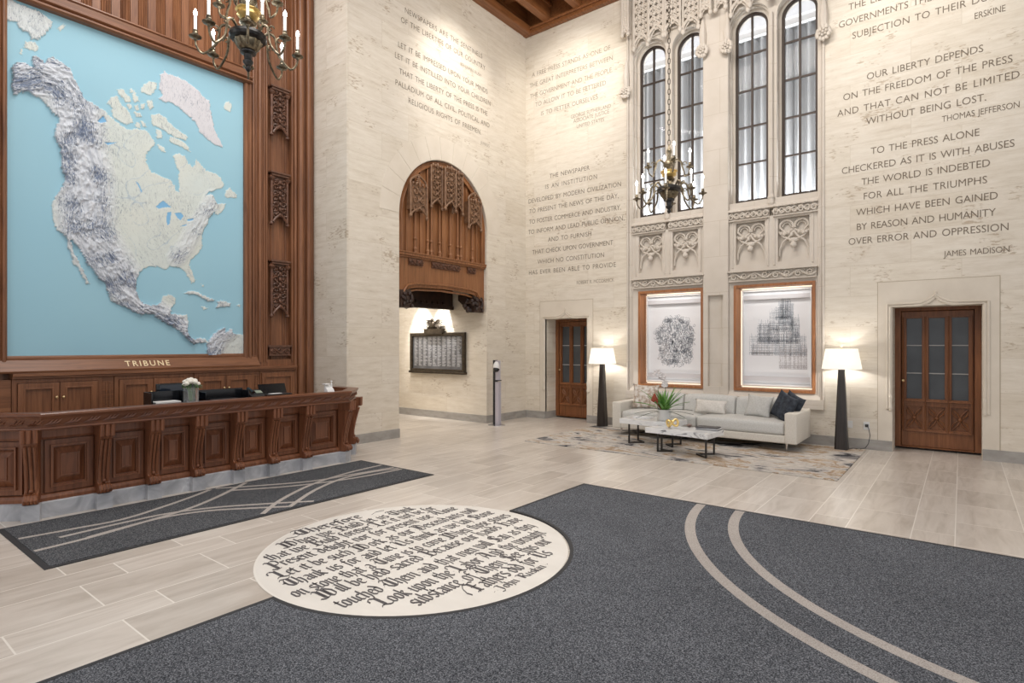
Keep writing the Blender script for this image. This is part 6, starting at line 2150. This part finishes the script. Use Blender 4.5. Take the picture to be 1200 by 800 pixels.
MC, MR = (-3.31, 3.05), 1.15
root = thing('floor_medallion', (MC[0], MC[1], 0), 'round pale stone medallion with black gothic lettering in the floor', 'medallion')
MB().lathe([(MR, 0.0), (MR, 0.0015)], 96, (MC[0], MC[1], 0)).build('disc', M['med_stone'], root)
vs, fs = [], []
for k in range(96):
    a = 2 * PI * k / 96
    for r in (MR - 0.008, MR + 0.008):
        vs.append((MC[0] + r * math.cos(a), MC[1] + r * math.sin(a), 0.0022))
for k in range(96):
    l = (k + 1) % 96
    fs.append((2 * k, 2 * k + 1, 2 * l + 1, 2 * l))
MB().add(vs, fs).build('ring', M['med_ring'], root)

# broad-nib gothic alphabet: strokes on an x-height of 1
_i = [(-0.10, 0.86), (0.0, 1.0), (0.0, 0.12), (0.10, 0.0)]
G = {
    'i': (0.30, [_i, [(0.0, 1.28), (0.03, 1.32)]]), 'n': (0.72, [_i, [(0.02, 0.80), (0.40, 1.0), (0.42, 0.12), (0.52, 0.0)]]), 'm': (1.14, [_i, [(0.02, 0.8), (0.40, 1.0), (0.42, 0.1)], [(0.44, 0.8), (0.82, 1.0), (0.84, 0.12), (0.94, 0.0)]]),
    'u': (0.72, [_i[:3] + [(0.08, 0.0), (0.40, 0.2)], [(0.34, 0.88), (0.42, 1.0), (0.42, 0.12), (0.52, 0.0)]]), 'o': (0.70, [[(0.20, 1.0), (0.0, 0.82), (0.0, 0.16), (0.22, 0.0), (0.42, 0.18), (0.42, 0.82), (0.20, 1.0)]]),
    'a': (0.70, [[(0.02, 0.86), (0.22, 1.0), (0.42, 0.84), (0.42, 0.12), (0.52, 0.0)], [(0.42, 0.56), (0.04, 0.42), (0.0, 0.14), (0.16, 0.0), (0.42, 0.2)]]), 'b': (0.70, [[(-0.08, 1.42), (0.0, 1.5), (0.0, 0.16), (0.2, 0.0), (0.42, 0.18), (0.42, 0.82), (0.22, 1.0), (0.0, 0.82)]]),
    'c': (0.56, [[(0.40, 0.86), (0.22, 1.0), (0.0, 0.82), (0.0, 0.16), (0.2, 0.0), (0.40, 0.14)]]), 'd': (0.70, [[(0.0, 1.46), (0.12, 1.36), (0.42, 0.9), (0.42, 0.18), (0.2, 0.0), (0.0, 0.16), (0.0, 0.78), (0.2, 0.94), (0.42, 0.8)]]),
    'e': (0.56, [[(0.02, 0.46), (0.40, 0.66), (0.38, 0.86), (0.2, 1.0), (0.0, 0.82), (0.0, 0.16), (0.2, 0.0), (0.40, 0.14)]]), 'f': (0.50, [[(0.04, -0.35), (0.1, -0.2), (0.1, 1.3), (0.28, 1.5), (0.46, 1.38)], [(-0.1, 0.96), (0.36, 0.96)]]),
    'g': (0.70, [[(0.42, 0.9), (0.2, 1.0), (0.0, 0.82), (0.0, 0.18), (0.2, 0.04), (0.42, 0.2)], [(0.52, 1.0), (0.42, 0.9), (0.42, -0.25), (0.2, -0.45), (-0.02, -0.32)]]), 'h': (0.72, [[(-0.08, 1.42), (0.0, 1.5), (0.0, 0.1), (0.08, 0.0)], [(0.0, 0.82), (0.26, 1.0), (0.42, 0.84), (0.42, 0.1), (0.26, -0.34)]]),
    'k': (0.66, [[(-0.08, 1.42), (0.0, 1.5), (0.0, 0.1), (0.08, 0.0)], [(0.0, 0.66), (0.26, 1.0), (0.38, 0.84), (0.06, 0.56), (0.36, 0.12), (0.48, 0.0)]]), 'l': (0.30, [[(-0.08, 1.42), (0.0, 1.5), (0.0, 0.14), (0.12, 0.0)]]),
    'p': (0.70, [[(-0.10, 0.86), (0.0, 1.0), (0.0, -0.45)], [(0.0, 0.82), (0.22, 1.0), (0.42, 0.82), (0.42, 0.18), (0.2, 0.0), (0.0, 0.14)]]), 'r': (0.50, [_i, [(0.04, 0.82), (0.24, 1.0), (0.36, 0.86)]]),
    's': (0.58, [[(0.40, 0.88), (0.2, 1.0), (0.0, 0.84), (0.02, 0.62), (0.40, 0.40), (0.42, 0.16), (0.2, 0.0), (0.0, 0.14)]]), 't': (0.48, [[(0.06, 1.26), (0.08, 0.14), (0.22, 0.0), (0.36, 0.12)], [(-0.1, 0.96), (0.34, 0.96)]]),
    'v': (0.70, [[(-0.1, 1.1), (0.0, 0.96), (0.0, 0.18), (0.2, 0.0), (0.42, 0.2), (0.42, 0.84), (0.26, 1.0)]]), 'w': (1.12, [[(-0.1, 1.1), (0.0, 0.96), (0.0, 0.16), (0.2, 0.0), (0.42, 0.2)], [(0.34, 1.1), (0.42, 0.96), (0.42, 0.16), (0.6, 0.0), (0.84, 0.2), (0.84, 0.84), (0.66, 1.0)]]),
    'y': (0.70, [[(-0.1, 1.1), (0.0, 0.96), (0.0, 0.2), (0.2, 0.04), (0.42, 0.2)], [(0.34, 0.9), (0.42, 1.0), (0.42, 0.0), (0.16, -0.42)]]), '-': (0.3, [[(0.0, 0.5), (0.14, 0.5)]]), '.': (0.26, [[(0.0, 0.46), (0.04, 0.5)]]),
}
_sw = [(-0.30, 1.25), (-0.18, 1.48), (0.06, 1.40)]
CAPS = {
    'T': (1.0, [[(-0.22, 1.22), (-0.02, 1.48), (0.42, 1.36), (0.74, 1.34), (0.98, 1.56)], [(0.24, 1.36), (0.02, 1.02), (-0.02, 0.42), (0.22, 0.04), (0.56, 0.02), (0.86, 0.34)], [(0.42, 1.32), (0.42, 0.10)], [(0.56, 1.3), (0.56, 0.12)], [(-0.25, 0.75), (0.0, 0.68)]]),
    'W': (1.6, [[(-0.34, 1.20), (-0.14, 1.48), (0.06, 1.34), (0.06, 0.22), (0.30, 0.0), (0.56, 0.20)], [(0.20, 1.36), (0.20, 0.16)], [(0.40, 1.5), (0.58, 1.34), (0.58, 0.2), (0.84, 0.0), (1.14, 0.24), (1.18, 0.86), (0.92, 1.26), (0.74, 1.5)], [(0.72, 1.28), (0.72, 0.14)], [(-0.36, 0.1), (-0.05, -0.06), (0.3, 0.0)]]),
    'B': (1.1, [[(-0.28, 1.28), (-0.06, 1.5), (0.14, 1.36), (0.14, 0.08)], [(0.28, 1.38), (0.28, 0.08)], [(0.14, 1.36), (0.56, 1.52), (0.82, 1.28), (0.74, 0.94), (0.30, 0.80)], [(0.34, 0.82), (0.72, 0.82), (0.88, 0.58), (0.86, 0.24), (0.56, 0.0), (0.14, 0.06), (-0.22, -0.04)]]),
    'L': (1.0, [[(-0.46, 1.02), (-0.42, 1.36), (-0.12, 1.52), (0.18, 1.34), (0.18, 0.24)], [(0.32, 1.5), (0.32, 0.2)], [(-0.34, 0.0), (-0.1, 0.22), (0.18, 0.2), (0.5, 0.0), (0.78, 0.0), (0.98, 0.24)]]),
    'P': (1.05, [[(-0.25, 1.30), (-0.05, 1.5), (0.14, 1.36), (0.14, -0.30)], [(0.28, 1.38), (0.28, -0.18)], [(0.14, 1.36), (0.56, 1.52), (0.86, 1.28), (0.84, 0.78), (0.58, 0.52), (0.28, 0.62)], [(-0.3, -0.05), (0.05, -0.32), (0.5, -0.16)]]),
    'D': (1.15, [_sw + [(0.1, 1.2), (0.06, 0.3)], [(-0.2, 0.15), (0.2, 0.0), (0.6, 0.0), (0.86, 0.35), (0.84, 1.05), (0.5, 1.48), (0.1, 1.45)], [(0.26, 1.3), (0.26, 0.2)], [(0.44, 1.2), (0.44, 0.3)]]),
    'U': (1.1, [_sw + [(0.0, 1.1), (0.0, 0.3), (0.28, 0.0), (0.6, 0.2)], [(0.5, 1.5), (0.72, 1.3), (0.72, 0.14), (0.9, 0.0)], [(0.18, 1.2), (0.18, 0.3)]]),
    'S': (1.0, [[(0.82, 1.3), (0.45, 1.5), (0.0, 1.25), (0.05, 0.95), (0.7, 0.62), (0.78, 0.25), (0.4, 0.0), (-0.15, 0.15)], [(0.3, 1.4), (0.28, 0.1)], [(0.44, 1.3), (0.44, 0.2)], [(0.78, 1.0), (0.85, 1.25)]]),
    'A': (1.15, [[(-0.3, 1.25), (-0.1, 1.48), (0.3, 1.44), (0.62, 1.2), (0.62, 0.14), (0.8, 0.0)], [(0.46, 1.4), (0.46, 0.2)], [(0.3, 1.4), (0.05, 0.9), (0.0, 0.25), (-0.2, 0.05)], [(-0.05, 0.62), (0.6, 0.62)]]),
    'H': (1.1, [[(-0.28, 1.28), (-0.06, 1.5), (0.14, 1.36), (0.14, 0.06)], [(0.28, 1.38), (0.28, 0.06)], [(0.28, 0.86), (0.56, 1.04), (0.80, 0.82), (0.80, 0.06), (0.52, -0.34)], [(-0.2, -0.04), (0.1, 0.06), (0.4, -0.04)]]),
    'F': (1.0, [[(-0.9, 0.0), (-0.96, 0.42), (-0.6, 1.05), (-0.1, 1.5), (0.2, 1.36)], [(0.2, 1.4), (0.2, 0.1), (-0.05, -0.1)], [(0.34, 1.4), (0.34, 0.1)], [(0.2, 1.36), (0.62, 1.52), (0.9, 1.38)], [(0.05, 0.82), (0.72, 0.84)], [(-0.2, 0.02), (0.15, 0.1), (0.5, 0.0)]]),
    'J': (0.7, [[(-0.2, 1.3), (0.0, 1.5), (0.4, 1.4)], [(0.25, 1.42), (0.28, 0.1), (0.0, -0.35), (-0.3, -0.2)]]),
    'N': (1.1, [_sw + [(0.1, 1.2), (0.06, 0.1)], [(0.1, 1.2), (0.3, 1.4), (0.6, 1.2), (0.62, 0.1), (0.8, 0.0)], [(0.28, 1.3), (0.28, 0.2)]]),
    'R': (1.1, [[(-0.28, 1.28), (-0.06, 1.5), (0.14, 1.36), (0.14, 0.06)], [(0.28, 1.38), (0.28, 0.06)], [(0.14, 1.36), (0.56, 1.52), (0.82, 1.26), (0.72, 0.92), (0.34, 0.78)], [(0.40, 0.80), (0.72, 0.2), (0.96, 0.0)]]),
}
ang = math.radians(38)
NIB = (0.128 * math.cos(ang), 0.128 * math.sin(ang))


def nib_stroke(polys, pts):
    nx, ny = NIB
    for (x0, y0), (x1, y1) in zip(pts, pts[1:]):
        # the nib's swept outline, given a little body so that hairlines do not vanish
        dx, dy = x1 - x0, y1 - y0
        l = math.hypot(dx, dy) or 1
        if abs(dx * ny - dy * nx) / l < 0.035:
            ox, oy = -dy / l * 0.035, dx / l * 0.035
            polys.append([(x0 - ox, y0 - oy), (x1 - ox, y1 - oy), (x1 + ox, y1 + oy), (x0 + ox, y0 + oy)])
        else:
            polys.append([(x0 - nx, y0 - ny), (x1 - nx, y1 - ny), (x1 + nx, y1 + ny), (x0 + nx, y0 + ny)])


def gothic(s):
    polys, x = [], 0.0
    for ch in s:
        if ch == ' ':
            x += 0.34
            nib_stroke(polys, [(x - 0.13, 0.48), (x - 0.09, 0.53)])
            x += 0.12
            continue
        w, st = CAPS.get(ch) or G[ch]
        k = 1.06 if ch in CAPS else 1.0
        if ch in CAPS:
            x += 0.22
        for pts in st:
            nib_stroke(polys, [(x + a * k, b * k) for a, b in pts])
        x += w * k
    return polys, x


LINES = [("Therefore", -4.255, 2.62, 3.28), ("When we Build let us Think", -4.075, 2.40, 3.75), ("that we Build forever Let it not be for", -3.925, 2.20, 3.88), ("Present delight nor for present use Alone", -3.76, 2.12, 4.00),
         ("Let it be such Work as our Descendants will", -3.575, 2.06, 4.07), ("Thank us for and let Us think as we lay Stone", -3.40, 2.03, 4.11), ("on stone that a Time is to come When those stones", -3.225, 1.98, 4.13), ("Will be held sacred Because our hands Have", -3.07, 2.06, 4.10),
         ("touched Them and that men will Say as they", -2.875, 2.07, 4.03), ("Look upon the Labor And the wrought", -2.70, 2.22, 3.93), ("substance Of Them See this our", -2.545, 2.36, 3.79), ("Fathers did for Us", -2.395, 2.72, 3.58)]
CAPS['O'] = G['o']
mb = MB()
for s, xb, y0, y1 in LINES:
    polys, w = gothic(s)
    k = (y1 - y0) / w
    kv = 0.094
    for i, p in enumerate(polys):
        mb.add([(xb - b * kv, y0 + a * k, 0.0026 + (i % 3) * 0.0002) for a, b in p], [(0, 1, 2, 3)])
polys, w = gothic("- John Ruskin -")
for i, p in enumerate(polys):
    mb.add([(-2.29 - b * 0.05, 2.78 + a * 0.60 / w, 0.0026 + (i % 3) * 0.0002) for a, b in p], [(0, 1, 2, 3)])
# pen flourishes before and after the opening word
for pts in ([(-4.20, 2.45), (-4.27, 2.52), (-4.25, 2.60), (-4.31, 2.70)], [(-4.26, 3.36), (-4.30, 3.44), (-4.28, 3.52)]):
    polys = []
    nib_stroke(polys, [((b - 2.4) / 0.08, -(a + 4.2) / 0.08) for a, b in pts])
    for p in polys:
        mb.add([(-4.2 - b * 0.08, 2.4 + a * 0.08, 0.0026) for a, b in p], [(0, 1, 2, 3)])
o = mb.build('lettering', M['med_ink'], root)
bm_ = __import__('bmesh').new()
bm_.from_mesh(o.data)
for f in bm_.faces:
    if f.normal.z < 0:
        f.normal_flip()
bm_.to_mesh(o.data)
bm_.free()

# ---- big entrance carpet, cut round the medallion
KX, KY = -3.33, 5.56
CR = MR + 0.02
dy = math.sqrt(CR ** 2 - (KX - MC[0]) ** 2)
a0 = math.atan2(-dy, KX - MC[0])
a1 = math.atan2(dy, KX - MC[0])
cut = [(MC[0] + CR * math.cos(a0 + (a1 - a0) * i / 48), MC[1] + CR * math.sin(a0 + (a1 - a0) * i / 48)) for i in range(49)]
outer = [(KX, -4.0)] + cut + [(KX, KY), (4.8, KY), (4.8, -4.0)]
root = thing('entrance_carpet', (0, 1, 0), 'large charcoal entrance carpet cut round the lettered medallion', 'carpet')
MB().prism(outer, (0, 0, 0), XU, YU, (0, 0, 0.011)).build('pile', M['carpet'], root)
edge = [(KX, -4.0)] + cut + [(KX, KY), (4.8, KY)]
MB().sweep([(0.0, 0.0), (0.0, 0.0125), (0.028, 0.0125), (0.03, 0.0)], edge).build('binding', M['carpet_edge'], root)


def flat_band(path_l, path_r, z):
    mb = MB()
    n = len(path_l)
    mb.add([(a, b, z) for a, b in path_l] + [(a, b, z) for a, b in path_r], [(i, i + 1, n + i + 1, n + i) for i in range(n - 1)])
    return mb


for cx, cy, r in ((0.915, 5.80, 2.96), (0.885, 5.72, 2.56)):
    # inlaid curved stripe from the far edge of the carpet round to the near side
    t0 = PI - math.asin((KY - 0.03 - cy) / r) if abs(KY - cy) < r else PI
    ts = [t0 + (1.5 * PI - t0) * i / 48 for i in range(49)]
    MB_ = flat_band([(cx + r * math.cos(t), cy + r * math.sin(t)) for t in ts], [(cx + (r - 0.085) * math.cos(t), cy + (r - 0.085) * math.sin(t)) for t in ts], 0.0118)
    o = MB_.build('stripe', M['stripe'], root)

# ---- runner in front of the desk
X0, X1, Y0, Y1 = -6.385, -4.99, 1.14, 4.86
root = thing('floor_mat', (-5.69, 3.0, 0), 'long charcoal floor mat with crossing pale stripes in front of the desk', 'mat')
MB().box(X0 + 0.04, Y0 + 0.04, 0, X1 - 0.04, Y1 - 0.04, 0.010).build('pile', M['mat'], root)
MB().prism([(X0, Y0), (X1, Y0), (X1, Y1), (X0, Y1)], (0, 0, 0), XU, YU, (0, 0, 0.007), [[(X0 + 0.04, Y0 + 0.04), (X1 - 0.04, Y0 + 0.04), (X1 - 0.04, Y1 - 0.04), (X0 + 0.04, Y1 - 0.04)]]).build('rubber_edge', M['carpet_edge'], root)
CURVES = [[(-5.93, 1.19), (-5.89, 1.54), (-5.87, 1.9), (-6.03, 2.3), (-6.2, 2.63), (-6.34, 2.86)], [(-5.48, 1.19), (-5.52, 1.56), (-5.64, 2.02), (-5.75, 2.38), (-5.97, 2.76), (-6.34, 3.25)],
          [(-5.71, 1.40), (-5.75, 1.85), (-5.74, 2.22), (-5.60, 2.58), (-5.34, 2.94), (-5.06, 3.28)], [(-5.53, 1.54), (-5.64, 2.08), (-5.55, 2.46), (-5.3, 2.78), (-5.08, 3.02)],
          [(-5.04, 2.74), (-5.37, 3.12), (-5.70, 3.70), (-5.86, 4.3), (-5.90, 4.81)], [(-5.06, 3.02), (-5.43, 3.53), (-5.66, 4.06), (-5.66, 4.5), (-5.57, 4.81)],
          [(-6.34, 2.92), (-6.1, 3.26), (-5.82, 3.75), (-5.74, 4.25), (-5.66, 4.81)], [(-6.12, 2.98), (-5.82, 3.42), (-5.63, 3.88), (-5.54, 4.33), (-5.51, 4.81)]]
for i, cv in enumerate(CURVES):
    q = []
    P = [V(a, b) for a, b in cv]
    for k in range(len(P) - 1):
        p0, p1, p2, p3 = P[max(0, k - 1)], P[k], P[k + 1], P[min(len(P) - 1, k + 2)]
        for t in (0, 0.25, 0.5, 0.75):
            q.append(0.5 * ((2 * p1) + (p2 - p0) * t + (2 * p0 - 5 * p1 + 4 * p2 - p3) * t * t + (3 * p1 - p0 - 3 * p2 + p3) * t ** 3))
    q.append(P[-1])
    w = 0.024
    l_, r_ = [], []
    for k, p in enumerate(q):
        t = (q[min(k + 1, len(q) - 1)] - q[max(k - 1, 0)]).normalized()
        n_ = V(-t.y, t.x) * w
        l_.append((p.x + n_.x, p.y + n_.y))
        r_.append((p.x - n_.x, p.y - n_.y))
    flat_band(l_, r_, 0.0108 + 0.0003 * i).build('stripe', M['stripe'], root)
